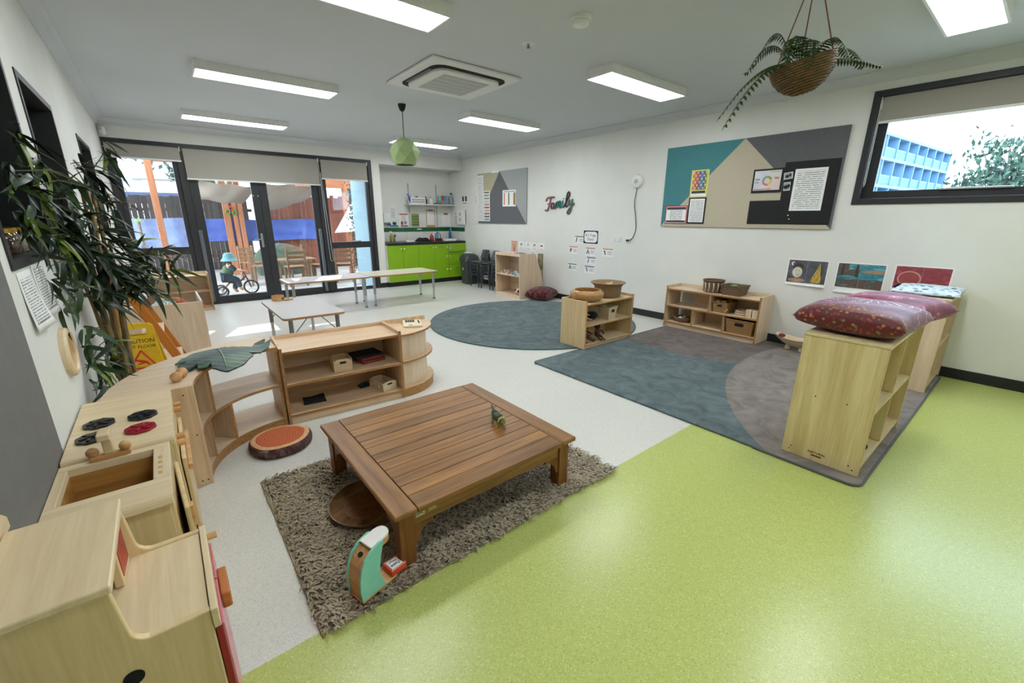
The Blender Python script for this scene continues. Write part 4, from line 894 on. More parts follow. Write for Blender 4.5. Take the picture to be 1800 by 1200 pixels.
CL = [(-0.385, 2.705, 1.696), (-0.385, 2.414, 1.556), (-0.382, 2.95, 1.621), (-0.385, 2.36, 1.418), (-0.385, 2.874, 1.473), (-0.356, 3.15, 1.561), (-0.36, 3.15, 1.4), (-0.31, 3.35, 1.547), (-0.244, 3.45, 1.524), (-0.161, 3.65, 1.775), (-0.227, 3.55, 1.652), (-0.257, 3.45, 1.338), (-0.342, 3.35, 1.28), (-0.385, 3.009, 1.295), (-0.193, 3.5, 1.238), (-0.279, 3.4, 1.149), (-0.125, 3.5, 1.184), (-0.018, 3.6, 1.173), (-0.003, 3.5, 1.072), (-0.124, 3.4, 1.038), (-0.256, 3.4, 1.016), (-0.351, 3.3, 1.1), (-0.385, 2.962, 1.081), (-0.385, 2.714, 1.021), (-0.342, 3.35, 0.932), (-0.087, 3.45, 0.977), (-0.385, 3.0, 0.798), (-0.337, 3.32, 0.701), (-0.385, 2.95, 0.69), (-0.361, 3.3, 0.571), (-0.385, 2.851, 0.579), (-0.385, 2.625, 1.193), (-0.385, 2.52, 1.313), (-0.385, 3.191, 1.201), (-0.32, 3.4, 1.184), (-0.225, 3.45, 1.126), (-0.194, 3.4, 1.01), (-0.313, 3.3, 1.4), (-0.385, 3.076, 1.426), (-0.196, 3.55, 1.498), (-0.385, 2.646, 1.51), (-0.291, 3.4, 1.666), (-0.385, 2.39, 1.359), (-0.167, 3.5, 1.101), (-0.264, 3.45, 1.242), (-0.331, 3.35, 1.219), (-0.086, 3.55, 1.109), (-0.383, 3.2, 1.316), (-0.268, 3.4, 1.084)]
CL += [(-.33, 3.15, 1.16), (-.30, 3.22, 1.30), (-.26, 3.38, 1.42), (-.22, 3.42, 1.05), (-.16, 3.46, 1.02), (-.34, 3.05, 1.36), (-.32, 3.1, 1.25), (-.28, 3.3, 1.17), (-.24, 3.3, 1.09), (-.30, 3.28, .98)]
tw = MB(); extra = MB(); nleaf = 0
for ci, c in enumerate(CL):
    c = Vector(c)-PB; best = min(((p-c).length, i, j) for i, pts in enumerate(canes) for j, p in enumerate(pts) if p.z < c.z+.05 or j == 3)
    p0 = canes[best[1]][best[2]]; mid = p0.lerp(c, .5)+Vector((0, 0, .05*best[0])); tw.tube([p0, mid, c], [.0035, .0028, .002], 5)
    out = Vector((max(c.x, -.02)*.6+.12, c.y*1.0, 0)); out.normalize()
    for q in range(10):
        yaw = atan2(out.y, out.x)+rb.gauss(0, 1.1); pit = rb.gauss(.25, .5); rol = rb.gauss(0, .5); me = LV[rb.randrange(4)]; sc_ = rb.uniform(.75, 1.2)*(.78 if c.y+PB.y < 2.95 else 1.0)
        M_ = Matrix.Translation(c+Vector((rb.gauss(0, .018), rb.gauss(0, .03), rb.gauss(0, .03)))) @ Euler((rol, pit, yaw)).to_matrix().to_4x4() @ Matrix.Scale(sc_, 4)
        tip = M_ @ Vector((.17, 0, -.05))
        if tip.x+PB.x < XL+.012:
            yaw = (pi/2 if sin(yaw) > 0 else -pi/2)*rb.uniform(.8, .95); M_ = Matrix.Translation(c+Vector((rb.uniform(.0, .03), rb.gauss(0, .03), rb.gauss(0, .03)))) @ Euler((rol, pit, yaw)).to_matrix().to_4x4() @ Matrix.Scale(sc_, 4)
        lx = min((M_ @ v_.co).x for v_ in me.vertices)+PB.x
        if lx < XL+.006: M_ = Matrix.Translation((XL+.006-lx, 0, 0)) @ M_
        if nleaf < 300: o = bpy.data.objects.new('leaf', me); COL.objects.link(o); o.parent = t; o.matrix_local = M_
        else: extra.add([M_ @ v_.co for v_ in me.vertices], [tuple(f.vertices) for f in me.polygons])
        nleaf += 1
mat('twig', (58, 60, 30), 0.6, var=0.1); tw.build('twigs', 'twig', t)['kind'] = 'stuff'; ex = extra.build('foliage', 'bamboo_leaf', t, smooth=1); ex['kind'] = 'stuff'

# ---------------------------------------------------------------- children's tables
mat('laminate', (206, 204, 202), 0.28, var=0.02); mat('laminate_warm', (214, 206, 184), 0.3, var=0.03)
def kid_table(label, x0, y0, x1, y1, z, lm, upper, strut=False, name='activity_table'):
    t = thing(name, label, 'table', (x0, y0, 0)); a, b_ = x1-x0, y1-y0
    MB().prism(rrect(0, 0, a, b_, .05, 5), z-.024, z-.003).build('top_board', 'ply_edge', t, bevel=.003); MB().prism(rrect(.002, .002, a-.002, b_-.002, .05, 5), z-.003, z).build('laminate_top', lm, t)
    for sx in (0, 1):
        for sy in (0, 1):
            x = .075 if sx == 0 else a-.075; y = .075 if sy == 0 else b_-.075
            l = MB().tube([(x, y, z-.024), (x, y, .20)], .021, 14).build('leg', upper, t, smooth=50); MB().tube([(x, y, .205), (x, y, .022)], .0175, 14).build('leg_extension', 'chrome', l, smooth=50); MB().lathe([(.020, 0), (.022, .006), (.022, .024), (.018, .028)], 14, (x, y, 0)).build('foot', 'grey_metal', l, smooth=50)
            if strut: MB().tube([(x+(.16 if sx == 0 else -.16), y, z-.03), (x, y, .24)], .005, 6).build('brace', 'grey_metal', l)
    return t
kid_table('long pale table in front of the glass doors, left of the pair', 1.300, 6.640, 2.492, 7.240, .500, 'laminate', 'alu')
kid_table('long pale table beside the kitchenette, right of the pair', 2.508, 6.670, 3.735, 7.330, .500, 'laminate_warm', 'alu')
kid_table('low pale table behind the toy shelf carrying a tape roll', .795, 4.500, 1.395, 5.690, .450, 'laminate', 'grey_metal', True)
mat('tape_brown', (176, 128, 78), 0.5, var=0.05)
t = thing('tape_roll', 'brown wooden ring pot standing on the low pale table', 'pot', (.965, 5.60, .450)); MB().lathe([(.062, 0), (.066, .003), (.066, .062), (.060, .062), (.058, .006), (.001, .006)], 28).build('wall', 'beech', t, smooth=40); B('label_spot', 'brown_dark', t, .030, -.062, .02, .055, -.050, .04, .002)
for k, (x, y, r) in enumerate(((1.045, 5.555, .030), (1.085, 5.53, .026))):
    o = MB().tube([(x+r*cos(2*pi*i/18), y+r*sin(2*pi*i/18), .459+.006*k) for i in range(19)], .008, 8, False).build('wooden_ring', 'beech', smooth=1); tag(o, 'small wooden ring on the low pale table, %s the brown pot' % ('touching' if k == 0 else 'further from'), 'ring')

# ================================================================== RUGS
def rug_mat(name, zones):
    """tufted carpet; zones = (centre x, centre y, radius, colour pair) over a base pair, in world metres"""
    m, nt, b = _base(name); tc = nt.nodes.new('ShaderNodeTexCoord'); v = tc.outputs['Object']
    n1 = _noise(nt, v, 5.5, 6, 0.62, 1.2); n2 = _noise(nt, v, 260, 2); ad = nt.nodes.new('ShaderNodeMath'); ad.operation = 'MULTIPLY_ADD'
    nt.links.new(n2, ad.inputs[0]); ad.inputs[1].default_value = .35; nt.links.new(n1, ad.inputs[2])
    cur = None
    for z in zones:
        col = _ramp(nt, ad.outputs[0], [(0.48, srgb(z[-1][0])), (0.86, srgb(z[-1][1]))])
        if cur is None: cur = col; continue
        ds = nt.nodes.new('ShaderNodeVectorMath'); ds.operation = 'DISTANCE'; nt.links.new(v, ds.inputs[0]); ds.inputs[1].default_value = (z[0], z[1], .014)
        lt = nt.nodes.new('ShaderNodeMath'); lt.operation = 'LESS_THAN'; nt.links.new(ds.outputs['Value'], lt.inputs[0]); lt.inputs[1].default_value = z[2]
        mx = nt.nodes.new('ShaderNodeMix'); mx.data_type = 'RGBA'; nt.links.new(lt.outputs[0], mx.inputs['Factor']); nt.links.new(cur, mx.inputs['A']); nt.links.new(col, mx.inputs['B']); cur = mx.outputs['Result']
    nt.links.new(cur, b.inputs['Base Color']); b.inputs['Roughness'].default_value = .95; b.inputs['Specular IOR Level'].default_value = .15; b.inputs['Sheen Weight'].default_value = .15
    _bump(nt, b, _noise(nt, v, 320, 2), .5, .006); return m
TEAL = ((64, 78, 82), (106, 120, 122)); BRN = ((84, 74, 70), (118, 108, 102)); GRY = ((106, 98, 94), (146, 136, 130))
rug_mat('rug_teal', [(TEAL,)]); rug_mat('rug_zones', [(TEAL,), (5.287, 2.376, 1.19, BRN), (4.623, -.806, 2.516, GRY)])
mat('rug_binding', (62, 98, 104), 0.8, var=0.05); mat('rug_binding_grey', (92, 92, 98), 0.8, var=0.05)
t = thing('round_rug', 'large round teal-grey carpet in the middle of the room', 'rug', (0, 0, 0))
MB().prism(arc(3.93, 4.40, 1.42, 0, 357, 119), .001, .014).build('pile', 'rug_teal', t, bevel=.004)
MB().tube([(3.93+1.424*cos(2*pi*i/120), 4.40+1.424*sin(2*pi*i/120), .008) for i in range(121)], .0075, 6, False).build('binding', 'rug_binding', t, smooth=1)
t = thing('square_rug', 'large square carpet with teal, brown and grey zones beside the right wall', 'rug', (0, 0, 0))
MB().prism(rrect(2.706, .356, 5.394, 2.999, .06, 6), .001, .014).build('pile', 'rug_zones', t, bevel=.004)
ro = rrect(2.702, .352, 5.398, 3.003, .06, 6)
MB().tube([(x, y, .008) for x, y in ro if y > .9] , .0075, 6, False).build('binding', 'rug_binding', t, smooth=1)
lo_ = [(2.702, .9), (2.702, .45)] + [p for p in ro if p[1] < .45 and p[0] < 3.5] + [p for p in ro if p[1] < .45 and p[0] > 3.5] + [(5.398, .9)]
MB().tube([(x, y, .008) for x, y in lo_], .0075, 6, False).build('binding', 'rug_binding_grey', t, smooth=1)
RZ = .0145

# ================================================================== FURNITURE ON THE RIGHT
wood('oak_z', (226, 206, 158), (200, 174, 120), 'z', 0.7, contrast=1.3); wood('oak_x', (228, 210, 168), (206, 182, 136), 'x', 0.7); wood('oak_edge', (222, 200, 150), (200, 170, 116), 'x', 2)
R1 = shelf_unit('tall_shelf', 'tall oak shelf on the square rug carrying red patterned cushions', (2.800, .385, RZ), 0, .96, .385, .765, [.385], dividers=[(.47, .06, .367), (.47, .385, .747)], pal='oak', toe=.06, over_top=True, edge='oak_edge', back=True)
mat('brand_ink', (88, 44, 22), 0.7, var=0.0)
Ml = lambda y, z: Matrix(((0, 0, -1, -.0006), (-1, 0, 0, y), (0, 1, 0, z), (0, 0, 0, 1)))
text('maker_mark', 'NATURAL', .020, 'brand_ink', R1, Ml(.205, .055)); B('maker_plate', 'brand_ink', R1, -.0008, .18, .033, 0, .23, .041)
for y, z in ((.05, .05), (.34, .05), (.12, .40), (.27, .40), (.345, .03), (.03, .03)): MB().lathe([(.004, 0), (.004, .0012)], 8).build('screw', 'screw', R1).matrix_local = Matrix.Translation((.0002, y, z)) @ Matrix.Rotation(-pi/2, 4, 'Y')
R2 = shelf_unit('tall_shelf', 'tall pale shelf against the right wall carrying the blue spotted cushion', (4.715, .375, RZ), 0, .705, .37, .785, [.40], dividers=[(.42, .06, .382), (.42, .40, .767)], pal='plypale', toe=.06, over_top=True, edge='oak_edge')
# cushions
def cushion(name, label, loc, w, d, h, m, rz=0, piping=None, cat='cushion', nx=22, sag=0.0):
    t = thing(name, label, cat, loc, rz)
    def top(u, v, sg):
        U, V = 2*u-1, 2*v-1; e = (1-abs(U)**2.6)*(1-abs(V)**2.6); pull = 1-.10*(abs(U)*abs(V))**1.0 if False else 1
        k = 1-.07*(1-abs(V)**2)*abs(U)**6; k2 = 1-.07*(1-abs(U)**2)*abs(V)**6
        x, y = U*w/2*k, V*d/2*k2; z = sg*(h/2)*e**.34 + (.006*sin(U*9+V*4)*e)
        zz = h*.42+z*(1.0 if sg > 0 else .84)
        return (x, y, max(0.0, zz) if sg < 0 else zz)
    mb = MB(); mb.sheet(lambda u, v: top(u, v, 1), nx, nx); mb.sheet(lambda u, v: top(u, v, -1), nx, nx)
    me_o = mb.build('cover', m, t, smooth=1); bm = bmesh.new(); bm.from_mesh(me_o.data); bmesh.ops.remove_doubles(bm, verts=bm.verts, dist=1e-4); bmesh.ops.recalc_face_normals(bm, faces=bm.faces); bm.to_mesh(me_o.data); bm.free()
    return t
def pattern_mat(name):
    """maroon to magenta cloth: dotted rings around two centres, small orange and yellow flowers along the lower side"""
    m, nt, b = _base(name); tc = nt.nodes.new('ShaderNodeTexCoord'); v = tc.outputs['Object']; sp = nt.nodes.new('ShaderNodeSeparateXYZ'); nt.links.new(v, sp.inputs[0])
    def M2(op, a, bb=0.0, c=None):
        n = nt.nodes.new('ShaderNodeMath'); n.operation = op
        for i, q in enumerate((a, bb) + ((c,) if c is not None else ())):
            if isinstance(q, (int, float)): n.inputs[i].default_value = q
            else: nt.links.new(q, n.inputs[i])
        return n.outputs[0]
    def mix(f, A, Bc):
        mx = nt.nodes.new('ShaderNodeMix'); mx.data_type = 'RGBA'; nt.links.new(f, mx.inputs['Factor'])
        for k, q in (('A', A), ('B', Bc)):
            if isinstance(q, tuple): mx.inputs[k].default_value = (*q, 1)
            else: nt.links.new(q, mx.inputs[k])
        return mx.outputs['Result']
    n1 = _noise(nt, v, 7, 4, .6, .8)
    col = _ramp(nt, n1, [(0.25, srgb(74, 16, 40)), (0.5, srgb(112, 32, 72)), (0.75, srgb(138, 66, 112))])
    for cx, cy, fr in ((.02, .10, 1.0), (.10, -.14, 1.0)):
        dx, dy = M2('SUBTRACT', sp.outputs['X'], cx), M2('SUBTRACT', sp.outputs['Y'], cy); r = M2('SQRT', M2('ADD', M2('MULTIPLY', dx, dx), M2('MULTIPLY', dy, dy)))
        ring = M2('LESS_THAN', M2('FRACT', M2('MULTIPLY', r, 26.0)), .24); inside = M2('LESS_THAN', r, .13); outer = M2('GREATER_THAN', r, .012)
        vo = nt.nodes.new('ShaderNodeTexVoronoi'); vo.inputs['Scale'].default_value = 75; nt.links.new(v, vo.inputs['Vector']); dot = M2('LESS_THAN', vo.outputs['Distance'], .42)
        col = mix(M2('MULTIPLY', M2('MULTIPLY', ring, inside), M2('MULTIPLY', outer, dot)), col, srgb(236, 214, 226))
    vo = nt.nodes.new('ShaderNodeTexVoronoi'); vo.inputs['Scale'].default_value = 46; nt.links.new(v, vo.inputs['Vector']); sc = nt.nodes.new('ShaderNodeSeparateColor'); nt.links.new(vo.outputs['Color'], sc.inputs[0])
    fl = M2('MULTIPLY', M2('LESS_THAN', vo.outputs['Distance'], .36), M2('LESS_THAN', sp.outputs['X'], -.175)); fcol = _ramp(nt, sc.outputs[0], [(0.0, srgb(110, 22, 26)), (0.5, srgb(158, 74, 30)), (0.78, srgb(176, 124, 46)), (0.95, srgb(98, 116, 72))])
    low = M2('LESS_THAN', sp.outputs['X'], -.175); col = mix(low, col, srgb(96, 20, 30)); col = mix(fl, col, fcol)
    nt.links.new(col, b.inputs['Base Color']); b.inputs['Roughness'].default_value = .5; b.inputs['Sheen Weight'].default_value = .2; _bump(nt, b, _noise(nt, v, 22, 3), .25, .01); return m
pattern_mat('cushion_dots'); fabric('cushion_magenta', [(0.3, (82, 8, 36)), (0.5, (126, 20, 66)), (0.62, (150, 46, 92)), (0.66, (206, 160, 184)), (0.7, (128, 30, 76))], 16, 0.5, 3, 0.2, 40)
fabric('cushion_red', [(0.3, (58, 12, 22)), (0.55, (86, 24, 34)), (0.62, (140, 92, 84)), (0.66, (74, 16, 26))], 22, 0.7, 3, 0.3, 60)
m, nt, b = _base('cushion_blue'); v = _coord(nt, 'Object'); vo = nt.nodes.new('ShaderNodeTexVoronoi'); vo.inputs['Scale'].default_value = 24; nt.links.new(v, vo.inputs['Vector']); sc = nt.nodes.new('ShaderNodeSeparateColor'); nt.links.new(vo.outputs['Color'], sc.inputs[0])
lt = nt.nodes.new('ShaderNodeMath'); lt.operation = 'LESS_THAN'; nt.links.new(vo.outputs['Distance'], lt.inputs[0]); lt.inputs[1].default_value = .42
mx = nt.nodes.new('ShaderNodeMix'); mx.data_type = 'RGBA'; mx.inputs['A'].default_value = (*srgb(214, 226, 234), 1); nt.links.new(lt.outputs[0], mx.inputs['Factor']); nt.links.new(_ramp(nt, sc.outputs[0], [(0.1, srgb(40, 56, 76)), (0.35, srgb(120, 160, 190)), (0.7, srgb(190, 214, 226)), (0.95, srgb(150, 186, 206))]), mx.inputs['B']); nt.links.new(mx.outputs['Result'], b.inputs['Base Color']); b.inputs['Roughness'].default_value = .85
zt = .765+RZ+.001
cushion('floor_cushion', 'maroon cushion with dotted rings and orange flowers on the tall oak shelf', (3.085, .585, zt), .57, .52, .185, 'cushion_dots', radians(-4))
cushion('floor_cushion', 'magenta patterned cushion behind the dotted one on the tall oak shelf', (3.60, .545, zt), .52, .48, .175, 'cushion_magenta', radians(-14))
cushion('flat_cushion', 'thin white cushion with blue spots on the tall pale shelf', (5.06, .56, .785+RZ+.001), .66, .44, .05, 'cushion_blue', radians(2))
cushion('floor_cushion', 'dark red patterned cushion slumped on floor against the far shelf', (5.14, 5.50, .002), .52, .44, .24, 'cushion_red', radians(22))
# things inside the tall oak shelf
weave('wicker_brown', (126, 78, 44), (62, 34, 18), 80, 160); weave('wicker_tan', (170, 142, 104), (104, 80, 52), 80, 160); weave('wicker_pale', (232, 216, 184), (184, 160, 122), 80, 140); weave('wicker_dark', (142, 114, 86), (74, 56, 40), 60, 160); weave('raffia', (176, 138, 88), (120, 86, 48), 120, 120)
def basket(name, label, loc, prof, m, rz=0, sx=1.0, sy=1.0, rim=None, n=32, cat='basket', group=None):
    t = thing(name, label, cat, loc, rz, group); MB().lathe(prof, n, sx=sx, sy=sy).build('body', m, t, smooth=50)
    if rim: MB().tube([(rim[0]*cos(2*pi*i/40)*sx, rim[0]*sin(2*pi*i/40)*sy, rim[1]) for i in range(41)], rim[2], 7, False).build('rim', m, t, smooth=1)
    return t
b_ = basket('shallow_basket', 'brown shallow wicker bowl on lowest level of the tall oak shelf', (3.03, .50, .0605+RZ), [(.04, 0), (.075, .008), (.09, .03), (.084, .03), (.07, .012), (.001, .010)], 'wicker_brown', rim=(.09, .03, .005))
for k in range(5): MB().ball((.045*cos(k*1.3), .045*sin(k*1.3), .036+.006*(k % 2)), .022, 10, 7).build('nut', 'wicker_brown', b_, smooth=1)
for k, (x, z, h) in enumerate(((3.52, .0605, .05), (3.54, .1108, .05))):
    tag(B('wooden_block', 'beech', None, x, .45, z+RZ, x+.11, .52, z+h+RZ, .004), 'wooden building block in the tall oak shelf, %s one' % ('lower' if k == 0 else 'upper'), 'block', 'blocks in the tall oak shelf')

# mid shelf (on both rugs)
MS = shelf_unit('small_shelf', 'small maple shelf between the rugs topped with a wooden bowl', (3.415, 2.948, RZ), 0, .835, .375, .530, [.265], pal='maple', lip=.03, toe=.045, edge='beech', back=True)
zt = .50+RZ+.0006
wood('bowl_wood', (190, 150, 96), (150, 108, 60), 'x', 0.6, 0.3)
basket('wooden_bowl', 'round-sided polished wooden bowl on the small maple shelf', (3.615, 3.128, zt), [(.10, 0), (.155, .014), (.188, .055), (.186, .092), (.155, .122), (.138, .122), (.140, .112), (.160, .08), (.13, .035), (.001, .025)], 'bowl_wood', cat='bowl')
bk = basket('round_basket', 'wide-rimmed tan basket beside the bowl on the small maple shelf', (4.005, 3.15, zt), [(.14, 0), (.15, .01), (.158, .125), (.195, .162), (.200, .168), (.190, .168), (.148, .130), (.142, .02), (.001, .018)], 'wicker_tan', rim=(.198, .166, .006))
mat('toy_red', (196, 48, 30), 0.6, var=0.05)
MB().ball((-.05, .02, .14), .035, 12, 8, (1, 1, .5)).build('red_toy', 'toy_red', bk, smooth=1)
for k in range(4): MB().tube([(.0+.02*k, -.03+.02*k, .125), (.05, .03*k-.02, .165-.008*k)], .008, 6).build('shell_toy', 'wicker_pale', bk)
def rect_basket(name, label, loc, rz, w0, d0, w1, d1, h, m, cat='basket', hole=True, wall=.008):
    t = thing(name, label, cat, loc, rz)
    def ring_(w, d, z): return [(-w/2, -d/2, z), (w/2, -d/2, z), (w/2, d/2, z), (-w/2, d/2, z)]
    r = [ring_(w0, d0, 0), ring_(w1, d1, h), ring_(w1-2*wall, d1-2*wall, h), ring_(w0-2*wall, d0-2*wall, wall)]
    vs = [p for q in r for p in q]; fs = [(3, 2, 1, 0), (12, 13, 14, 15)] + [(i*4+k, i*4+(k+1) % 4, (i+1)*4+(k+1) % 4, (i+1)*4+k) for i in range(3) for k in range(4)]
    MB().add(vs, fs).build('body', m, t, bevel=.004)
    rm_ = ring_(w1, d1, h); MB().tube([*rm_, rm_[0]], .006, 6).build('rim', m, t)
    if hole:
        for s in (-1, 1):
            yy = s*(d0+(d1-d0)*.72)/2; MB().prism(rrect(-w1*.16, h*.60, w1*.16, h*.82, .008), yy-.0015-.001, yy+.0015+.001, 'xz').build('handle_hole', 'black', t)
    return t
rect_basket('wicker_basket', 'pale wicker basket with cut handle in the small maple shelf', (3.90, 3.05, .2652+RZ), radians(4), .13, .13, .17, .16, .145, 'wicker_pale')
fabric('black_fur', [(0.3, (8, 8, 9)), (0.7, (26, 24, 24))], 30); fabric('doll_skin', [(0.3, (70, 40, 30)), (0.7, (98, 62, 48))], 8, 0.6); fabric('doll_pale', [(0.3, (170, 120, 98)), (0.7, (196, 148, 124))], 8, 0.6)
def doll(label, loc, rz, skin, pose):
    t = thing('toy_doll', label, 'doll', loc, rz)
    mb = MB(); mb.tube([(0, 0, .045), (0, 0, .075), (0, 0, .105), (0, 0, .118)], [.030, .033, .026, .014], 12); mb.ball((0, 0, .148), .036, 14, 10)
    for s in (-1, 1):
        mb.tube([(s*.024, 0, .105), (s*.045, -.03, .09), (s*.040, -.065, .075), (s*.038, -.078, .070)], [.012, .010, .009, .010], 8)
        mb.tube([(s*.016, 0, .045), (s*.022, -.05, .035+pose*.0), (s*.022, -.10, .012), (s*.024, -.125, .016)], [.017, .014, .011, .012], 8)
    o = mb.build('body', skin, t, smooth=1); r_ = o.modifiers.new('weld', 'REMESH'); r_.mode = 'VOXEL'; r_.voxel_size = .005; r_.use_smooth_shade = True
    MB().ball((0, .006, .155), .038, 14, 10, (1, 1, .95)).build('hair', 'black_fur', t, smooth=1)
    for s in (-1, 1): MB().ball((s*.013, -.034, .150), .004, 8, 6).build('eye', 'black', t)
    return t
doll('small brown baby doll sitting on the edge of the small shelf bottom', (3.75, 3.06, .0465+RZ), radians(-12), 'doll_skin', 1)
doll('baby doll with dark hair in the left of the small shelf bottom', (3.58, 3.10, .0465+RZ), radians(25), 'doll_skin', 0)
doll('pale-skinned doll lying in the upper left of the small maple shelf', (3.56, 3.14, .2665+RZ), radians(70), 'doll_pale', 0)
tag(MB().ball((3.71, 3.12, .315+RZ), .075, 16, 12, (1, .9, .64)).build('black_soft_toy', 'black_fur', smooth=1), 'black furry soft toy beside the pale basket in the small shelf', 'soft toy')
tag(MB().sheet(lambda u, v: (3.44+.08*u, 2.985+.06*v, .0455+RZ+.014+.014*sin(u*6)*sin(v*5)), 8, 8, .006).build('red_cloth', 'toy_red', smooth=1), 'scrap of red cloth at the left of the small shelf bottom', 'cloth')

# wall shelf with five openings; local x runs along -Y, open towards -X
WS = shelf_unit('long_shelf', 'long pale plywood shelf of five openings against the right wall', (5.085, 3.035, RZ), radians(-90), 1.17, .345, .545, [.290], dividers=[(.385, .075, .272), (.78, .075, .272), (.588, .290, .492)], pal='plypale', lip=.035, toe=.075, back=False, edge='ply_edge')
B('back_panel', 'plypale_x', WS, .23, .339, .075, 1.152, .345, .49)
def W(x, y, z): return (5.085+y, 3.035-x, z+RZ)
basket('striped_basket', 'round brown and white striped basket on top of the long wall shelf', W(.53, .17, .5105), [(.100, 0), (.112, .02), (.114, .115), (.126, .145), (.116, .145), (.106, .115), (.102, .02), (.001, .015)], 'wicker_dark', rim=(.121, .145, .008))
mat('stripe_white', (196, 184, 164), 0.8, var=0.1)
st = bpy.data.objects['striped_basket']
for k in range(14):
    a = 2*pi*k/14; MB().tube([(.110*cos(a), .110*sin(a), .012), (.1155*cos(a+.06), .1155*sin(a+.06), .07), (.118*cos(a), .118*sin(a), .122)], .008, 6).build('stripe_strand', 'stripe_white', st, smooth=1)
rb2 = rect_basket('wicker_basket', 'long dark wicker basket with a green toy on the long wall shelf', W(.80, .15, .5105), radians(-90), .20, .19, .25, .23, .115, 'wicker_dark', hole=False)
mat('toy_green', (86, 140, 60), 0.6, var=0.1); MB().ball((-.02, .03, .09), .045, 12, 8, (1, .8, .7)).build('green_toy', 'toy_green', rb2, smooth=1)
rb3 = rect_basket('wicker_basket', 'tan woven basket of blocks in upper right opening of the long shelf', W(.705, .16, .2905), radians(-90), .16, .24, .18, .27, .125, 'raffia')
for k, (x, y) in enumerate(((-.05, -.06), (.02, -.07), (.05, .02))): MB().cbox((x, y, .12), (.05, .045, .045), (.2*k, .1, .4*k)).build('block', 'beech', rb3, bevel=.003)
MB().tube([(.09, -.12, .06), (.10, -.15, .05), (.08, -.16, .03)], .004, 5).build('cord', 'wicker_pale', rb3)
rr_ = thing('ring_stack', 'stacked pale wooden rings in upper right opening of the long shelf', 'toy rings', W(.915, .15, .2908))
for k in range(2): MB().tube([(.062*cos(2*pi*i/24)+.006*k, .062*sin(2*pi*i/24), .013+.026*k) for i in range(25)], .013, 8, False).build('ring', 'crate_pale', rr_, smooth=1)
for k in range(2): tag(B('wooden_block', 'plypale_z', None, 5.105, 3.035-1.075-.072*k, .2908+RZ, 5.185, 3.035-1.013-.072*k, .385+RZ, .004), 'upright pale wooden block in the long shelf, %s the shelf end' % ('next to' if k else 'further from'), 'block', 'upright blocks in the long shelf')
tb = basket('shallow_basket', 'oval tan basket of white shells in lower left opening of the long shelf', W(.20, .13, .0755), [(.07, 0), (.085, .01), (.115, .06), (.108, .06), (.08, .015), (.001, .012)], 'wicker_tan', rim=(.114, .06, .006), sy=1.05)
mat('shell_white', (222, 222, 220), 0.5, var=0.05)
for k in range(6): MB().ball((.055*cos(k*1.05), .055*sin(k*1.05), .048+.01*(k % 2)), .026, 10, 7, (1, 1, .7)).build('shell', 'shell_white' if k % 3 == 0 else 'wicker_brown', tb, smooth=1)
rect_basket('wicker_basket', 'big brown woven basket with handle hole in lower right of the long shelf', W(.965, .15, .0755), radians(-90), .28, .24, .315, .27, .165, 'raffia')
# carved wooden trough bowl on the rug
t = thing('carved_bowl', 'pale carved wooden bowl on two feet beside the long wall shelf', 'bowl', (5.20, 1.50, RZ), radians(80))
def hull(u, v, inner):
    U, V = 2*u-1, 2*v-1; x = U*.20*(1+.12*abs(U)); wv_ = .105*sqrt(max(0, 1-U*U*.92)); y = V*wv_; dep = .085*(1-U*U*.75)*(1-V*V); z = .125+.03*U*U-dep*(1 if not inner else .82)
    return (x, y*(1 if not inner else .92), z if not inner else z+.006)
mb = MB(); mb.sheet(lambda u, v: hull(u, v, False), 20, 12); mb.sheet(lambda u, v: hull(u, v, True), 20, 12); mb.build('hull', 'crate_pale', t, smooth=1)
for x in (-.07, .07): MB().lathe([(.02, 0), (.028, .01), (.022, .05)], 12, (x, 0, 0)).build('foot', 'crate_pale', t, smooth=40)
MB().ball((.14, .02, .145), .035, 12, 8, (1, .8, .6)).build('red_toy', 'clay_red', t, smooth=1)

# far shelf by the wall, open towards -X, sloping end panel towards the camera
FS = thing('book_shelf', 'pale plywood shelf with a sloping end panel near the stacked chairs', 'shelf unit', (4.83, 5.745, 0))
ep = [(0, 0), (.60, 0), (.60, .08), (.53, .40), (.365, .785), (0, .800)]
for y in (0, .70): MB().prism(ep, y, y+.018, 'xz').build('end_panel', 'plypale_z', FS, bevel=.003)
B('top', 'plypale_x', FS, .003, .018, .755, .36, .70, .775, .002); B('front_rail', 'plypale_x', FS, 0, .018, .745, .012, .70, .800, .002)
for z, nm in ((.41, 'shelf'), (.055, 'bottom')): B(nm, 'plypale_x', FS, .004, .018, z-.018, .46, .70, z, .002)
B('toe_board', 'plypale_x', FS, .008, .018, 0, .022, .70, .037); B('back_panel', 'plypale_x', FS, .352, .018, .055, .36, .70, .757)
fabric('pink_cloth', [(0.3, (206, 160, 160)), (0.7, (232, 196, 194))], 12); fabric('grey_cloth', [(0.3, (84, 86, 92)), (0.7, (120, 122, 128))], 12); fabric('map_cloth', [(0.3, (52, 66, 70)), (0.45, (96, 120, 120)), (0.6, (200, 200, 196)), (0.7, (60, 84, 86))], 18); fabric('book_print', [(0.3, (50, 40, 40)), (0.5, (150, 110, 80)), (0.6, (220, 220, 220)), (0.75, (90, 60, 60))], 30)
def heap(name, label, x0, y0, w, d, z, h, m, cat='cloth', f=5):
    return tag(MB().sheet(lambda u, v: (x0+w*u, y0+d*v, z+.006+h*(sin(pi*u)*sin(pi*v))**.6*(.75+.25*sin(u*f*2+v*f)*sin(v*f*1.7))), 16, 16, .006).build(name, m, smooth=1), label, cat)
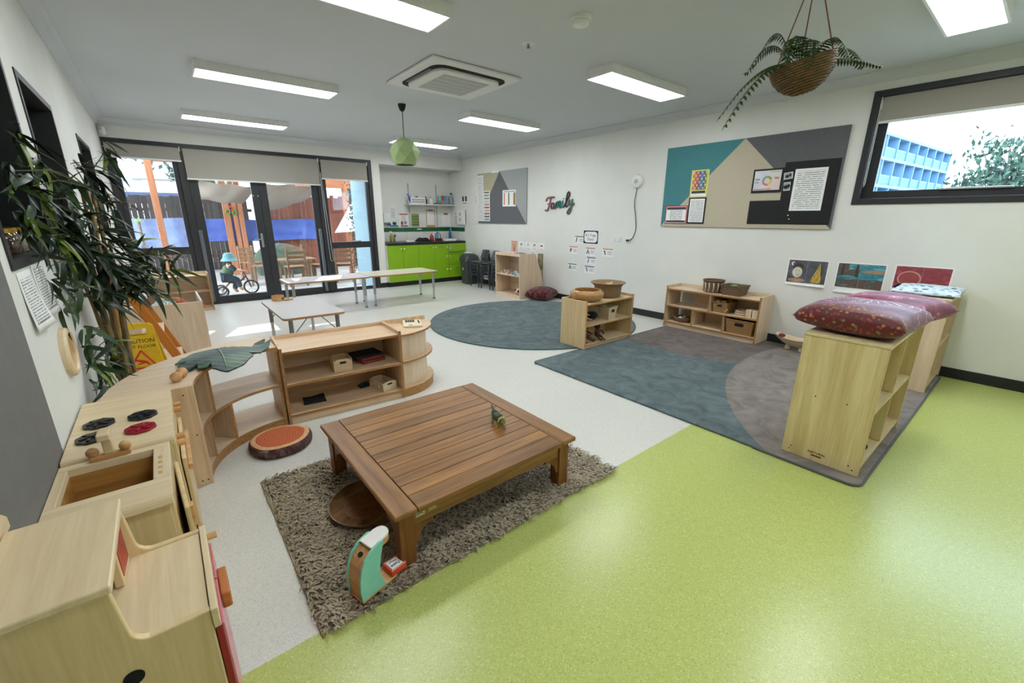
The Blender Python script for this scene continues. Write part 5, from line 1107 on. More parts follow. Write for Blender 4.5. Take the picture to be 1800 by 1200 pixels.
heap('folded_cloth', 'pink crumpled cloth on top of the far book shelf', 4.86, 6.12, .22, .28, .7755, .055, 'pink_cloth'); heap('folded_cloth', 'grey folded cloth on top of the far book shelf', 4.86, 5.80, .24, .26, .7755, .03, 'grey_cloth')
heap('soft_book', 'patterned dark cloth book on middle level of the far book shelf', 4.86, 6.14, .22, .26, .4105, .09, 'book_print', 'cloth book'); heap('folded_cloth', 'teal map-printed cloth heaped on middle level of the far book shelf', 4.85, 5.80, .26, .30, .4105, .09, 'map_cloth')
t = thing('soft_toy', 'pink soft toy with dark spots at the bottom of the far book shelf', 'soft toy', (4.95, 5.90, .0555)); MB().ball((0, 0, .055), .09, 16, 10, (.9, 1.2, .6)).build('body', 'pink_cloth', t, smooth=1)
for dx, dy, dz in ((-.06, .03, .08), (-.07, -.06, .07)): MB().ball((dx, dy, dz), .022, 10, 8).build('spot', 'black', t, smooth=1)

# stacked children's chairs
def kid_chair():
    t = thing('stacking_chair', 'x', 'chair', (0, 0, 0))
    # local: faces -X; seat x -.15 .. .13, width y
    MB().sheet(lambda u, v: (-.155+.28*u, -.145+.29*v, .300+.010*(2*v-1)**2-.012*sin(pi*u)+(-.014*(1-u)**6)), 10, 10, .009).build('seat', 'chair_plastic', t, smooth=40)
    def bk_(u, v):
        z = .335+.185*v; w_ = .135*(1-.10*v-.35*max(0, v-.8)**1.2*4*.3); y = (2*u-1)*w_; x = .128+.055*v+.028*((2*u-1)**2)*-1+.02
        return (x, y, z)
    mb = MB(); top = [bk_(i/10, j/10) for j in range(11) for i in range(11)]; back_ = [(x+.009, y, z) for x, y, z in top]; n = len(top); ix = lambda i, j: j*11+i
    fs = [(ix(i, j), ix(i+1, j), ix(i+1, j+1), ix(i, j+1)) for j in range(10) for i in range(10)]; fs += [tuple(n+q for q in reversed(f)) for f in fs[:]]
    rim_ = [ix(i, 0) for i in range(10)]+[ix(10, j) for j in range(10)]+[ix(i, 10) for i in range(10, 0, -1)]+[ix(0, j) for j in range(10, 0, -1)]
    fs += [(a, b2, n+b2, n+a) for a, b2 in zip(rim_, rim_[1:]+rim_[:1])]; mb.add(top+back_, fs).build('backrest', 'chair_plastic', t, smooth=40)
    for s in (-1, 1):
        MB().tube([(-.135, s*.128, .296), (-.150, s*.145, .15), (-.165, s*.150, 0)], [.013, .012, .011], 8).build('leg', 'chair_plastic', t, smooth=1)
        MB().tube([(.150, s*.118, .345), (.135, s*.128, .25), (.165, s*.148, .12), (.185, s*.150, 0)], [.011, .013, .012, .011], 8).build('leg', 'chair_plastic', t, smooth=1)
    MB().tube([(-.143, -.135, .245), (-.143, .135, .245)], .009, 8).build('stretcher', 'chair_plastic', t); 
    for s in (-1, 1): MB().tube([(-.14, s*.132, .27), (.135, s*.128, .27)], .008, 8).build('side_rail', 'chair_plastic', t)
    return t
k0 = kid_chair(); first = True
for si, (y, lab, nst) in enumerate(((7.435, 'stack beside the bin', 4), (7.045, 'middle stack', 4), (6.655, 'stack half hidden by the book shelf', 4))):
    for k in range(nst):
        lb = 'charcoal plastic child chair, %s in the %s' % (('bottom', 'second from bottom', 'third from bottom', 'top')[k], lab)
        loc = (5.175-.012*k, y, .078*k)
        if first: k0.location = loc; k0['label'] = lb; k0['group'] = 'stacked children chairs'; first = False
        else: copy_tree(k0, lb, loc, 0, 'stacked children chairs')
# bin
t = thing('rubbish_bin', 'charcoal plastic swing-top bin at the end of the green cabinets', 'bin', (5.21, 7.93, 0), radians(-8))
def rr_ring(w, d, z, r): return [(x, y, z) for x, y in rrect(-w/2, -d/2, w/2, d/2, r, 4)]
def loft(rings): n = len(rings[0]); vs = [p for q in rings for p in q]; m_ = len(rings); return MB().add(vs, [(i*n+k, i*n+(k+1) % n, (i+1)*n+(k+1) % n, (i+1)*n+k) for i in range(m_-1) for k in range(n)] + [tuple(reversed(range(n))), tuple((m_-1)*n+k for k in range(n))])
loft([rr_ring(.26, .30, 0, .04), rr_ring(.31, .37, .49, .05)]).build('body', 'bin_plastic', t, smooth=40)
loft([rr_ring(.34, .40, .49, .05), rr_ring(.34, .40, .525, .05), rr_ring(.31, .36, .60, .06), rr_ring(.22, .25, .645, .06), rr_ring(.10, .12, .655, .04)]).build('lid', 'bin_plastic', t, smooth=40)
B('sticker', 'white_paper', t, -.148, .00, .30, -.1445, .035, .40)
tag(MB().prism(rrect(-.06, -.08, .06, .08, .01), 0, .012).build('paper_plate', 'white_paper'), 'small white card lying on the bin lid', 'card').location = (5.235, 8.02, .6565)

# ================================================================== KITCHENETTE
KF = 8.44; cabs = [(3.565, 3.905), (3.905, 4.262), (4.262, 4.655), (4.655, 5.0), (5.0, XR-.004)]
def cupboard(label, x0, x1, doors):
    t = thing('base_cabinet', label, 'cabinet', (x0, KF, 0)); w_ = x1-x0
    B('carcass', 'white_plastic', t, .002, .02, .095, w_-.002, .56, .845)
    for a, b2, hs in doors:
        d_ = B('door', 'green_door', t, a-x0+.002, 0, .095, b2-x0-.002, .018, .848, .0015); hx = (b2-x0-.10) if hs > 0 else (a-x0+.10)
        B('handle', 'green_door', d_, hx-.045, -.016, .795, hx+.045, 0, .806, .003)
        MB().lathe([(.014, 0), (.012, .010), (.001, .010)], 14).build('child_lock', 'white_plastic', d_).matrix_local = Matrix.Translation(((b2-x0-.035) if hs > 0 else (a-x0+.035), 0, .775)) @ Matrix.Rotation(pi/2, 4, 'X')
    return t
cupboard('lime green base cabinet with two doors, left end of the kitchenette', 3.565, 4.262, [(3.565, 3.905, 1), (3.905, 4.262, -1)])
cab2 = cupboard('lime green base cabinet with two doors, middle of the kitchenette', 4.262, 5.0, [(4.262, 4.655, 1), (4.655, 5.0, -1)])
t = thing('drawer_cabinet', 'lime green cabinet of three drawers beside the bin', 'cabinet', (5.0, KF, 0)); w_ = XR-.004-5.0
B('carcass', 'white_plastic', t, .002, .02, .095, w_, .56, .845)
for z0, z1, out in ((.095, .382, 0), (.386, .672, 0), (.676, .848, -.035)):
    d_ = B('drawer', 'green_door', t, .003, out, z0, w_-.002, out+.018, z1, .0015); B('handle', 'green_door', d_, w_*.38, out-.016, z1-.05, w_*.62, out, z1-.038, .003)
    MB().lathe([(.014, 0), (.012, .010), (.001, .010)], 14).build('child_lock', 'white_plastic', d_).matrix_local = Matrix.Translation((.035, out, z1-.10)) @ Matrix.Rotation(pi/2, 4, 'X')
for i, (x, z) in enumerate(((4.955, .575), (4.955, .285), (4.965, .775))):
    o = MB().lathe([(.014, 0), (.012, .010), (.001, .010)], 14).build('child_lock', 'white_plastic', cab2); o.matrix_local = Matrix.Translation((x-4.262, 0, z)) @ Matrix.Rotation(pi/2, 4, 'X')
struct(B('trim_4', 'black_rubber', None, 3.565, KF+.035, 0, XR, KF+.05, .094))
wt = thing('worktop', 'dark grey benchtop of the kitchenette', 'worktop', (3.562, KF-.012, .85)); mat('bench', (52, 52, 54), 0.35, var=0.06); mat('bench_edge', (18, 18, 19), 0.5, var=0.0)
B('slab', 'bench', wt, 0, .006, 0, XR-.001-3.562, YN-KF+.011, .045, .002); B('front_edge', 'bench_edge', wt, 0, 0, .0, XR-.001-3.562, .006, .043)
bz = .8955
nb = bpy.data.objects['wall_niche_back']
gx = [3.562, 3.873, 4.188, 4.495, 4.808, 5.119, 5.432]
for a, b2 in zip(gx, gx[1:]): B('green_tile', 'green_tile', nb, a+.002, YN-.009, 1.098, b2-.002, YN-.0005, 1.188, .0015)
for k in range(5):
    a = 3.562+k*.376; B('white_tile', 'white_tile', nb, a+.0015, YN-.008, bz+.002, min(a+.376, XR)-.0015, YN-.0005, 1.095, .001)
wr = bpy.data.objects['wall_right']
for a, b2 in ((8.44, 8.672), (8.672, YN-.01)): B('green_tile', 'green_tile', wr, XR-.009, a+.002, 1.098, XR-.0005, b2-.002, 1.188, .0015); B('white_tile', 'white_tile', wr, XR-.008, a+.002, bz+.002, XR-.0005, b2-.002, 1.095, .001)
# shelf on rails
t = thing('wall_shelf', 'white bracketed wall shelf above the kitchenette bench', 'wall shelf', (4.28, 8.78, 1.665)); B('board', 'white_plastic', t, 0, 0, 0, XR-4.284, YN-8.784, .02, .002)
for x in (.115, .80):
    B('rail', 'grille', t, x-.012, YN-8.78-.012, -.46, x+.012, YN-8.78-.001, .45); MB().prism([(.02, -.001), (YN-8.792, -.001), (YN-8.792, -.06), (YN-8.81, -.055)], x-.004, x+.004, 'yz').build('bracket', 'white_plastic', t)
sz = 1.6855
mat('hdr_grey_dark', (96, 98, 100), 0.7, var=0.0)
t = thing('shelf_basket', 'white plastic lattice basket of bottles on the kitchenette wall shelf', 'basket', (4.345, 8.82, sz)); B('floor', 'white_plastic', t, 0, 0, 0, .35, .16, .006)
for y in (0, .154): B('lattice_wall', 'white_plastic', t, 0, y, 0, .35, y+.006, .13, .001)
for i in range(8):
    for j in range(2): B('lattice_slot', 'hdr_grey_dark', t, .030+.038*i, -.0008, .028+.045*j, .052+.038*i, 0, .058+.045*j)
for x in (0, .344): B('side_wall', 'white_plastic', t, x, 0, 0, x+.006, .16, .13)
mat('blue_plastic', (40, 84, 176), 0.35, var=0.03); mat('green_plastic', (70, 146, 50), 0.4, var=0.03); mat('liquid_lime', (150, 160, 60), 0.25, var=0.03); mat('teal_blue', (10, 96, 140), 0.3, var=0.03); mat('yellow_p', (226, 200, 40), 0.4, var=0.03); mat('red_p', (170, 40, 46), 0.4, var=0.04); mat('sky_p', (80, 150, 200), 0.4, var=0.03); mat('clear_grey', (150, 158, 164), 0.2, var=0.05)
def bottle(name, label, loc, r, h, m, cap, capm, cat='bottle', trig=False, rot=None):
    t = thing(name, label, cat, loc, 0, rot=rot); MB().lathe([(r*.9, 0), (r, .008), (r, h*.55), (r*.8, h*.7), (r*.35, h*.82), (r*.35, h*.88)], 18).build('body', m, t, smooth=50); MB().lathe([(r*.42, h*.88), (r*.42, h), (.001, h)], 14).build('cap', capm, t, smooth=40)
    if trig: MB().tube([(r*.2, 0, h), (-r*1.1, 0, h*1.02)], r*.25, 8).build('nozzle', capm, t); MB().tube([(-r*.5, 0, h), (-r*.8, 0, h*.88)], r*.14, 6).build('trigger', capm, t)
    return t
bottle('spray_bottle', 'white-capped bottle standing at left in the lattice basket', (4.43, 8.90, sz+.007), .03, .20, 'white_plastic', .02, 'white_plastic'); bottle('spray_bottle', 'green spray bottle standing in the lattice basket', (4.52, 8.90, sz+.007), .035, .19, 'green_plastic', .02, 'white_plastic', trig=True); bottle('spray_bottle', 'blue spray bottle leaning out of the lattice basket', (4.38, 8.88, sz+.02), .03, .19, 'blue_plastic', .02, 'blue_plastic', trig=True, rot=(0, radians(-22), 0))
bottle('detergent_bottle', 'brown bottle right of the lattice basket on the wall shelf', (4.73, 8.88, sz), .032, .16, 'brown_dark', .02, 'black'); bottle('detergent_bottle', 'white and teal tub on the wall shelf', (4.85, 8.88, sz), .05, .15, 'toy_white', .02, 'teal_paint')
heap('wipes_pack', 'dark crumpled pack lying on the wall shelf', 4.92, 8.84, .24, .12, sz, .04, 'grey_cloth', 'pack')
t = thing('wipes_box', 'colourful printed box standing on right of the wall shelf', 'box', (5.08, 8.93, sz+.095)); 
for k, mm in enumerate(('teal_paint', 'pasta_red', 'sky_p', 'clear_grey')): B('printed_panel', mm, t, .07*k, 0, 0, .07*k+.068, .05, .10)
B('carton', 'clear_grey', t, 0, .002, -.0945, .30, .052, -.0005)
bottle('glove_box', 'grey translucent jug at the right end of the wall shelf', (5.385, 8.89, sz), .05, .26, 'clear_grey', .02, 'black', 'jug')
# things on the bench
bottle('soap_bottle', 'lime green soap pump bottle at left of the bench', (3.84, 8.80, bz), .045, .21, 'liquid_lime', .02, 'white_plastic', trig=True)
t = thing('bench_tap', 'curved dark tap beside the soap bottle on the bench', 'tap', (3.95, 8.92, bz)); MB().tube([(0, 0, 0), (0, 0, .10), (-.01, -.04, .15), (-.01, -.09, .14), (-.01, -.10, .11)], .012, 10).build('spout', 'grey_metal', t, smooth=1); MB().lathe([(.022, 0), (.022, .012), (.014, .02)], 14).build('base', 'grey_metal', t)
heap('black_bag', 'black cloth bag slumped on the kitchenette bench', 4.36, 8.62, .34, .22, bz, .10, 'dark_cloth', 'bag'); heap('tissue_heap', 'white crumpled tissues on the bench left of the black bag', 4.12, 8.66, .20, .14, bz, .04, 'white_cloth', 'tissue')
bottle('drink_cup', 'red drink cup with blue lid on the bench', (4.745, 8.72, bz), .045, .17, 'red_p', .02, 'sky_p', 'cup')
t = thing('craft_basket', 'small brown handled basket holding a yellow bottle on the bench', 'basket', (4.90, 8.72, bz)); MB().lathe([(.055, 0), (.075, .06), (.07, .06), (.05, .006), (.001, .006)], 20).build('bowl', 'wicker_brown', t, smooth=40); MB().tube([(-.072, 0, .06), (-.06, 0, .15), (0, 0, .19), (.06, 0, .15), (.072, 0, .06)], .008, 6).build('handle', 'wicker_brown', t, smooth=1); MB().ball((.08, -.03, .03), .03, 10, 8).build('red_pompom', 'red_p', t, smooth=1)
bottle('glue_bottle', 'yellow and blue bottle standing in the craft basket', (4.90, 8.74, bz+.008), .032, .20, 'sky_p', .02, 'yellow_p')
for k in range(3): tag(B('paper_stack', 'white_paper', None, 5.02+.03*k, 8.60+.02*k, bz+.013*k+.0002, 5.30+.03*k, 8.82+.02*k, bz+.013*k+.0125), 'white paper pad on the bench, %s of the pile' % ('bottom', 'middle', 'top')[k], 'paper', 'paper pads on the bench')
bottle('water_bottle', 'tall dark blue drink bottle in the bench corner', (5.33, 8.90, bz), .035, .27, 'teal_blue', .02, 'teal_blue')
# pages on the niche wall
NB = lambda x, z: on_back(x, z, YN)
mat('hdr_red', (176, 40, 48), 0.7, var=0.0); mat('hdr_green', (96, 120, 60), 0.7, var=0.0); mat('pg_green', (132, 146, 84), 0.7, var=0.05); mat('hdr_teal', (70, 134, 122), 0.7, var=0.0); mat('hdr_purple', (70, 44, 90), 0.7, var=0.0); mat('hdr_orange', (214, 128, 90), 0.7, var=0.0); mat('hdr_blue', (50, 66, 120), 0.7, var=0.0); mat('hdr_yellow', (220, 200, 90), 0.7, var=0.0); mat('hdr_grey', (120, 122, 126), 0.7, var=0.0); mat('hdr_pink', (200, 110, 120), 0.7, var=0.0)
page('notice_page', 'plain white typed page on the niche wall at far left', 'notice', NB(4.01, 1.495), .15, .27, 'page_fine'); page('notice_page', 'white page with red header and purple foot on the niche wall', 'notice', NB(4.248, 1.345), .20, .28, 'page_fine', .2, [('header', 'hdr_red', .02, .9, .98, .985), ('footer', 'hdr_purple', .1, .02, .98, .1), ('picture', 'hdr_red', .15, .15, .38, .4), ('picture', 'ink_light', .55, .2, .85, .42)])
g_ = page('notice_page', 'olive green chart page on the niche wall', 'notice', NB(4.525, 1.345), .195, .28, None, .1, [('backing', 'pg_green', .01, .01, .99, .99)])
for k in range(4): B('chart_line', 'ink', g_, -.08, -.10+.055*k, .0028, .085, -.088+.055*k, .0034)
page('notice_page', 'teal hand-washing sign low on the niche wall', 'notice', NB(4.02, 1.258), .19, .11, None, .1, [('backing', 'hdr_teal', .0, .0, 1, .32), ('symbol', 'hdr_teal', .3, .34, .78, .95), ('symbol_inner', 'white_paper', .42, .48, .66, .8)])
def clipboard(label, x, z, w_, h_, m, clipm):
    t = thing('clipboard', label, 'clipboard', (x, YN-.002, z)); B('board', m, t, -w_/2, -.004, -h_/2, w_/2, 0, h_/2, .002); B('sheet', 'white_paper', t, -w_/2+.018, -.0052, -h_/2+.05, w_/2-.018, -.0042, h_/2-.03); B('printed_text', 'page_fine', t, -w_/2+.03, -.0056, -h_/2+.07, w_/2-.03, -.0053, h_/2-.05); B('clip', clipm, t, -.055, -.014, h_/2-.03, .055, -.0057, h_/2+.008, .003)
clipboard('brown clipboard with white sheet hanging on the niche wall', 4.912, 1.38, .225, .38, 'beech', 'grey_metal'); clipboard('smaller clipboard with gold clip hanging on the niche wall', 5.31, 1.345, .23, .30, 'white_plastic', 'gold_lid')
t = thing('towel_dispenser', 'white paper-towel dispenser at the left of the niche wall', 'dispenser', (3.82, YN-.0005, 1.375)); B('housing', 'white_plastic', t, -.065, -.10, -.10, .08, 0, .12, .02); B('slot', 'ink', t, -.05, -.102, -.085, .065, -.098, -.075); MB().ball((.05, -.10, -.115), .035, 12, 8, (1.1, .8, .9)).build('blue_pump', 'blue_plastic', t, smooth=1)
tag(B('power_label', 'white_paper', None, 4.555, YN-.0115, 1.140, 4.665, YN-.0098, 1.162), 'small white label stuck on the green tile strip', 'label')
# on the right wall inside and beside the niche
t = thing('wall_panel', 'white wall box with black pictograms beside the niche', 'wall box', (XR-.0005, 8.555, 1.415)); B('box', 'white_plastic', t, -.05, -.165, -.16, 0, .155, .165, .006); B('side_shadow_gap', 'black', t, -.012, -.172, -.15, 0, -.1655, .155)
for z in (-.06, .06): MB().tube([(-.051, .0, z-.03), (-.051, -.02, z+.01), (-.051, .0, z+.035)], .008, 6).build('pictogram', 'black', t)
for k in range(4): tag(B('wall_hook', 'black', None, XR-.012, 8.775, 1.285+.066*k, XR-.0005, 8.815, 1.300+.066*k, .002), 'small black wall hook beside the wall box, number %s from the bottom' % ('one', 'two', 'three', 'four')[k], 'hook', 'black hooks by the wall box')
page('wall_card', 'grey picture card above the wall box by the niche', 'card', on_right(8.42, 1.78), .24, .18, None, .1, [('picture', 'ink', .08, .35, .4, .95), ('picture', 'ink', .58, .35, .9, .95), ('caption', 'ink_light', .1, .08, .9, .2)]); page('wall_card', 'narrow white typed strip between niche and small pinboard', 'card', on_right(7.98, 1.77), .10, .24, 'page_fine')

# ================================================================== RIGHT WALL: pinboards, posters, cards
fabric('felt_teal', [(0.3, (72, 128, 134)), (0.7, (80, 136, 142))], 60, 0.95, 2, .15, 300); fabric('felt_beige', [(0.3, (186, 176, 154)), (0.7, (194, 184, 162))], 60, 0.95, 2, .15, 300); fabric('felt_grey', [(0.3, (96, 97, 100)), (0.7, (104, 105, 108))], 60, 0.95, 2, .15, 300); fabric('felt_light', [(0.3, (160, 163, 162)), (0.7, (168, 171, 170))], 60, 0.95, 2, .15, 300)
fabric('felt_tan', [(0.3, (170, 164, 136)), (0.7, (178, 172, 144))], 60, 0.95, 2, .15, 300)
def wall_poly(name, poly, m, t, d0, d1):     # polygon in (y, z) on the right wall
    return MB().prism(poly, XR-d1, XR-d0, 'yz').build(name, m, t)
t = thing('pinboard', 'wide felt pinboard with teal, beige and dark grey fields', 'pinboard', (0, 0, 0))
y0, y1, z0, z1 = 1.457, 3.432, 1.300, 2.288; d = .022
wall_poly('teal_field', [(y1, z1), (2.447, z1), (3.36, 1.385), (y1, z0)], 'felt_teal', t, .0005, d)
wall_poly('beige_field', [(2.447, z1), (1.52, 1.30+.06), (y0, z0), (y1, z0), (3.36, 1.385)], 'felt_beige', t, .0005, d)
wall_poly('grey_field', [(2.447, z1), (y0, z1), (y0, z0), (1.52, 1.36)], 'felt_grey', t, .0005, d)
DB = d+.0005
def R_page(*a, **k): return page(*a, **k)
t = thing('black_backing', 'black paper backing stepped across the lower right of the pinboard', 'paper backing', (0, 0, 0))
wall_poly('sheet', [(1.982, 1.990), (1.476, 1.990), (1.476, 1.342), (2.296, 1.342), (2.298, 1.601), (1.978, 1.601)], 'black', t, DB, DB+.002)
D2 = DB+.003
page('notice_page', 'large white typed sheet on the black backing of the wide pinboard', 'notice', on_right(1.724, 1.70, D2), .298, .426, 'page_big', .08)
def photo(label, y, z, w_, h_, r):
    t = page('photo_print', label, 'photo', on_right(y, z, D2) @ Matrix.Rotation(r, 4, 'Z'), w_, h_, None, .1, [('picture', 'ink_light', .08, .08, .92, .92)])
    MB().ball((-.01, -.005, .003), h_*.22, 10, 6, (1.2, 1, .1)).build('dark_shape', 'black', t); MB().ball((.018, .004, .003), h_*.16, 10, 6, (1, 1.4, .1)).build('dark_shape', 'black', t)
photo('upper small black and white photo on the wide pinboard', 1.935, 1.852, .086, .068, .12); photo('lower small black and white photo on the wide pinboard', 1.932, 1.742, .064, .086, .06)
t = thing('chart_frame', 'black framed chart with a coloured ring on the wide pinboard', 'framed chart', (0, 0, 0)); t.matrix_world = on_right(2.142, 1.812, DB)
B('frame', 'black', t, -.157, -.127, 0, .157, .127, .008, .001); mat('chart_bg', (214, 214, 222), 0.5, var=0.06, nscale=6); mat('chart_pink', (224, 204, 200), 0.5, var=0.03)
B('chart', 'chart_bg', t, -.138, -.100, .008, .138, .108, .0088); B('chart_field', 'chart_pink', t, .0, -.100, .0089, .138, .02, .0093)
for k, (a0, a1, mm) in enumerate(((0, 88, 'liquid_lime'), (92, 178, 'clear_grey'), (182, 268, 'hdr_orange'), (272, 358, 'hdr_yellow'))): MB().prism(arc(0, 0, .052, a0+20, a1+20, 8)+arc(0, 0, .030, a1+20, a0+20, 8), .0094, .0102).build('ring_segment', mm, t)
B('heading', 'hdr_yellow', t, .02, .085, .0094, .13, .098, .0099); B('footer', 'hdr_orange', t, -.13, -.094, .0094, .05, -.084, .0099); B('text_block', 'ink_light', t, -.128, .01, .0094, -.075, .026, .0099); B('text_block', 'ink_light', t, -.128, -.02, .0094, -.085, -.008, .0099); B('text_block', 'hdr_orange', t, .075, .015, .0094, .12, .035, .0099)
t = thing('rainbow_poster', 'yellow-edged poster with a grid of rainbow portraits on the wide pinboard', 'poster', (0, 0, 0)); t.matrix_world = on_right(2.942, 1.828, DB)
mat('poster_yellow', (226, 214, 120), 0.6, var=0.03); B('sheet', 'poster_yellow', t, -.114, -.160, 0, .114, .160, .002)
RB = [(220, 150, 60), (210, 90, 70), (190, 50, 70), (60, 70, 130), (50, 120, 190), (40, 80, 90), (120, 160, 70)]
for i in range(7):
    mat('rb%d' % i, RB[i], 0.6, var=0.25, nscale=60)
    for j in range(6):
        x = -.095+.0272*i; z = -.075+.0372*j; c_ = B('portrait', 'rb%d' % i, t, x, z, .002, x+.0255, z+.0355, .0026); MB().prism(rrect(x+.006, z+.008, x+.0195, z+.028, .006, 3), .0026, .003).build('face', 'white_paper' if (i+j) % 2 else 'hdr_grey', c_)
B('caption', 'ink', t, -.09, -.118, .002, .09, -.088, .0026); B('caption_strip', 'white_paper', t, -.10, -.152, .002, .10, -.124, .0026)
t = thing('framed_page', 'black framed typed page at the lower left of the wide pinboard', 'framed page', (0, 0, 0)); t.matrix_world = on_right(2.937, 1.499, DB); B('frame', 'black', t, -.116, -.162, 0, .116, .160, .006, .001); B('sheet', 'white_paper', t, -.098, -.142, .006, .098, .145, .0068); B('printed_text', 'page_small', t, -.085, -.13, .0069, .085, .13, .0073)
t = thing('framed_page', 'red edged notice with black bands at the lower left of the wide pinboard', 'framed page', (0, 0, 0)); t.matrix_world = on_right(3.215, 1.449, DB); B('frame', 'hdr_red', t, -.158, -.115, 0, .155, .115, .006, .003); B('sheet', 'white_paper', t, -.146, -.104, .006, .143, .104, .0068); B('printed_text', 'page_mid', t, -.09, -.07, .0069, .09, .06, .0073); B('dark_band', 'ink', t, -.14, .066, .0069, .138, .098, .0075); B('dark_band', 'ink', t, -.14, -.098, .0069, .138, -.072, .0075)
for y, z in ((1.87, 1.44), (1.855, 1.40)): tag(MB().ball((XR-D2-.004, y, z), .006, 10, 8).build('push_pin', 'white_plastic', smooth=1), 'white push pin on the black backing, %s of two' % ('upper' if z > 1.42 else 'lower'), 'pin', 'push pins')
# small pinboard
t = thing('pinboard', 'smaller felt pinboard with tan, dark and light grey fields', 'pinboard', (0, 0, 0)); y0, y1, z0, z1 = 6.283, 7.862, 1.293, 2.284
wall_poly('tan_field', [(y1, z1), (7.105, z1), (7.44, 1.86), (7.44, z0+.04), (y1, z0+.04)], 'felt_tan', t, .0005, d); wall_poly('dark_field', [(7.105, z1), (6.30, z0+.02), (y0, z0), (y1, z0), (y1, z0+.04), (7.44, z0+.04), (7.44, 1.86)], 'felt_grey', t, .0005, d); wall_poly('light_field', [(7.105, z1), (y0, z1), (y0, z0), (6.30, z0+.02)], 'felt_light', t, .0005, d)
page('notice_page', 'tall white chart strip down left side of the small pinboard', 'notice', on_right(7.755, 1.79, DB), .19, .91, 'page_mid', .08)
q = page('notice_page', 'white strip with coloured bars on the small pinboard', 'notice', on_right(7.538, 1.638, DB), .205, .60, 'page_mid', .08)
for k, mm in enumerate(('ink', 'hdr_grey', 'hdr_teal', 'hdr_yellow', 'hdr_pink', 'ink', 'hdr_orange', 'hdr_red', 'hdr_blue', 'hdr_teal')): B('colour_bar', mm, q, -.09, .27-.06*k-.012, .0022, .085, .27-.06*k+.010, .0030)
q = page('notice_page', 'white page with three coloured columns on the small pinboard', 'notice', on_right(6.797, 1.770, DB) @ Matrix.Rotation(-.01, 4, 'Z'), .415, .305, None)
for x, mm in ((-.15, 'hdr_orange'), (-.01, 'hdr_green'), (.15, 'pg_green'), (.18, 'hdr_orange')): B('column', mm, q, x-.018, -.12, .0018, x+.018, .10, .0026)
B('heading', 'ink_light', q, -.17, .115, .0018, .17, .13, .0026)
tag(B('paper_tag', 'white_paper', None, XR-.028, 7.13, 2.265, XR-DB, 7.36, 2.305), 'small white tag pinned at the apex of the small pinboard', 'tag')
# Family lettering
def fpt(x, y): return (XR-.021, lerp(5.775, 5.075, (x-1078)/(1388-1078)), lerp(1.470, 1.826, (1062-y)/(1062-820)))
FAM = [('F', [[(1088, 915), (1098, 885), (1125, 872), (1178, 870)], [(1142, 872), (1132, 925), (1118, 985), (1102, 1018), (1078, 1018)], [(1108, 948), (1152, 936)]], (120, 78, 84)),
       ('a', [[(1182, 948), (1165, 938), (1148, 962), (1150, 994), (1166, 994), (1182, 950), (1178, 988), (1190, 1000)]], (104, 44, 66)),
       ('m', [[(1192, 1000), (1203, 930), (1198, 985)], [(1200, 955), (1214, 925), (1224, 935), (1216, 990)], [(1222, 950), (1236, 922), (1246, 932), (1238, 984), (1250, 992)]], (30, 98, 84)),
       ('i', [[(1256, 985), (1272, 915), (1263, 972), (1276, 986)], [(1279, 896), (1281, 893)]], (40, 120, 116)),
       ('l', [[(1280, 985), (1308, 925), (1338, 856), (1330, 824), (1314, 848), (1304, 930), (1306, 982), (1320, 974)]], (52, 38, 40)),
       ('y', [[(1326, 966), (1341, 908), (1336, 952), (1350, 964), (1370, 902)], [(1369, 910), (1360, 990), (1342, 1050), (1322, 1056), (1326, 1026), (1388, 948)]], (70, 92, 84))]
t = thing('word_sign', 'painted wooden word sign reading Family in script on the right wall', 'wall sign', (0, 0, 0))
def smooth_path(p, n=5):
    if len(p) < 3: return p
    out = []
    for i in range(len(p)-1):
        a, b2, c, e = p[max(i-1, 0)], p[i], p[i+1], p[min(i+2, len(p)-1)]
        for k in range(n):
            s = k/n; out.append(tuple(.5*((2*b2[q])+(-a[q]+c[q])*s+(2*a[q]-5*b2[q]+4*c[q]-e[q])*s*s+(-a[q]+3*b2[q]-3*c[q]+e[q])*s**3) for q in range(len(b2))))
    return out+[p[-1]]
for ch, strokes, c_ in FAM:
    fabric('sign_%s' % ch, [(0.35, c_), (0.5, tuple(min(255, int(v_*1.35)) for v_ in c_)), (0.62, tuple(int(v_*.7) for v_ in c_)), (0.72, (170, 120, 90))], 26, 0.5, 4, .1)
    fr_, bk_ = MB(), MB()
    for st_ in strokes:
        pts = [fpt(*q) for q in smooth_path(st_)]
        fr_.tube(pts, .0125, 8); bk_.tube([(XR-.02, p[1], p[2]) for p in pts], .0195, 8)
    bk_.v = [(XR-.0045+(x_-XR+.02)*.2, y_, z_) for x_, y_, z_ in bk_.v]
    l_ = fr_.build('letter_'+ch.lower(), 'sign_%s' % ch, t, smooth=1); bk_.build('white_outline', 'white_plastic', l_, smooth=1)
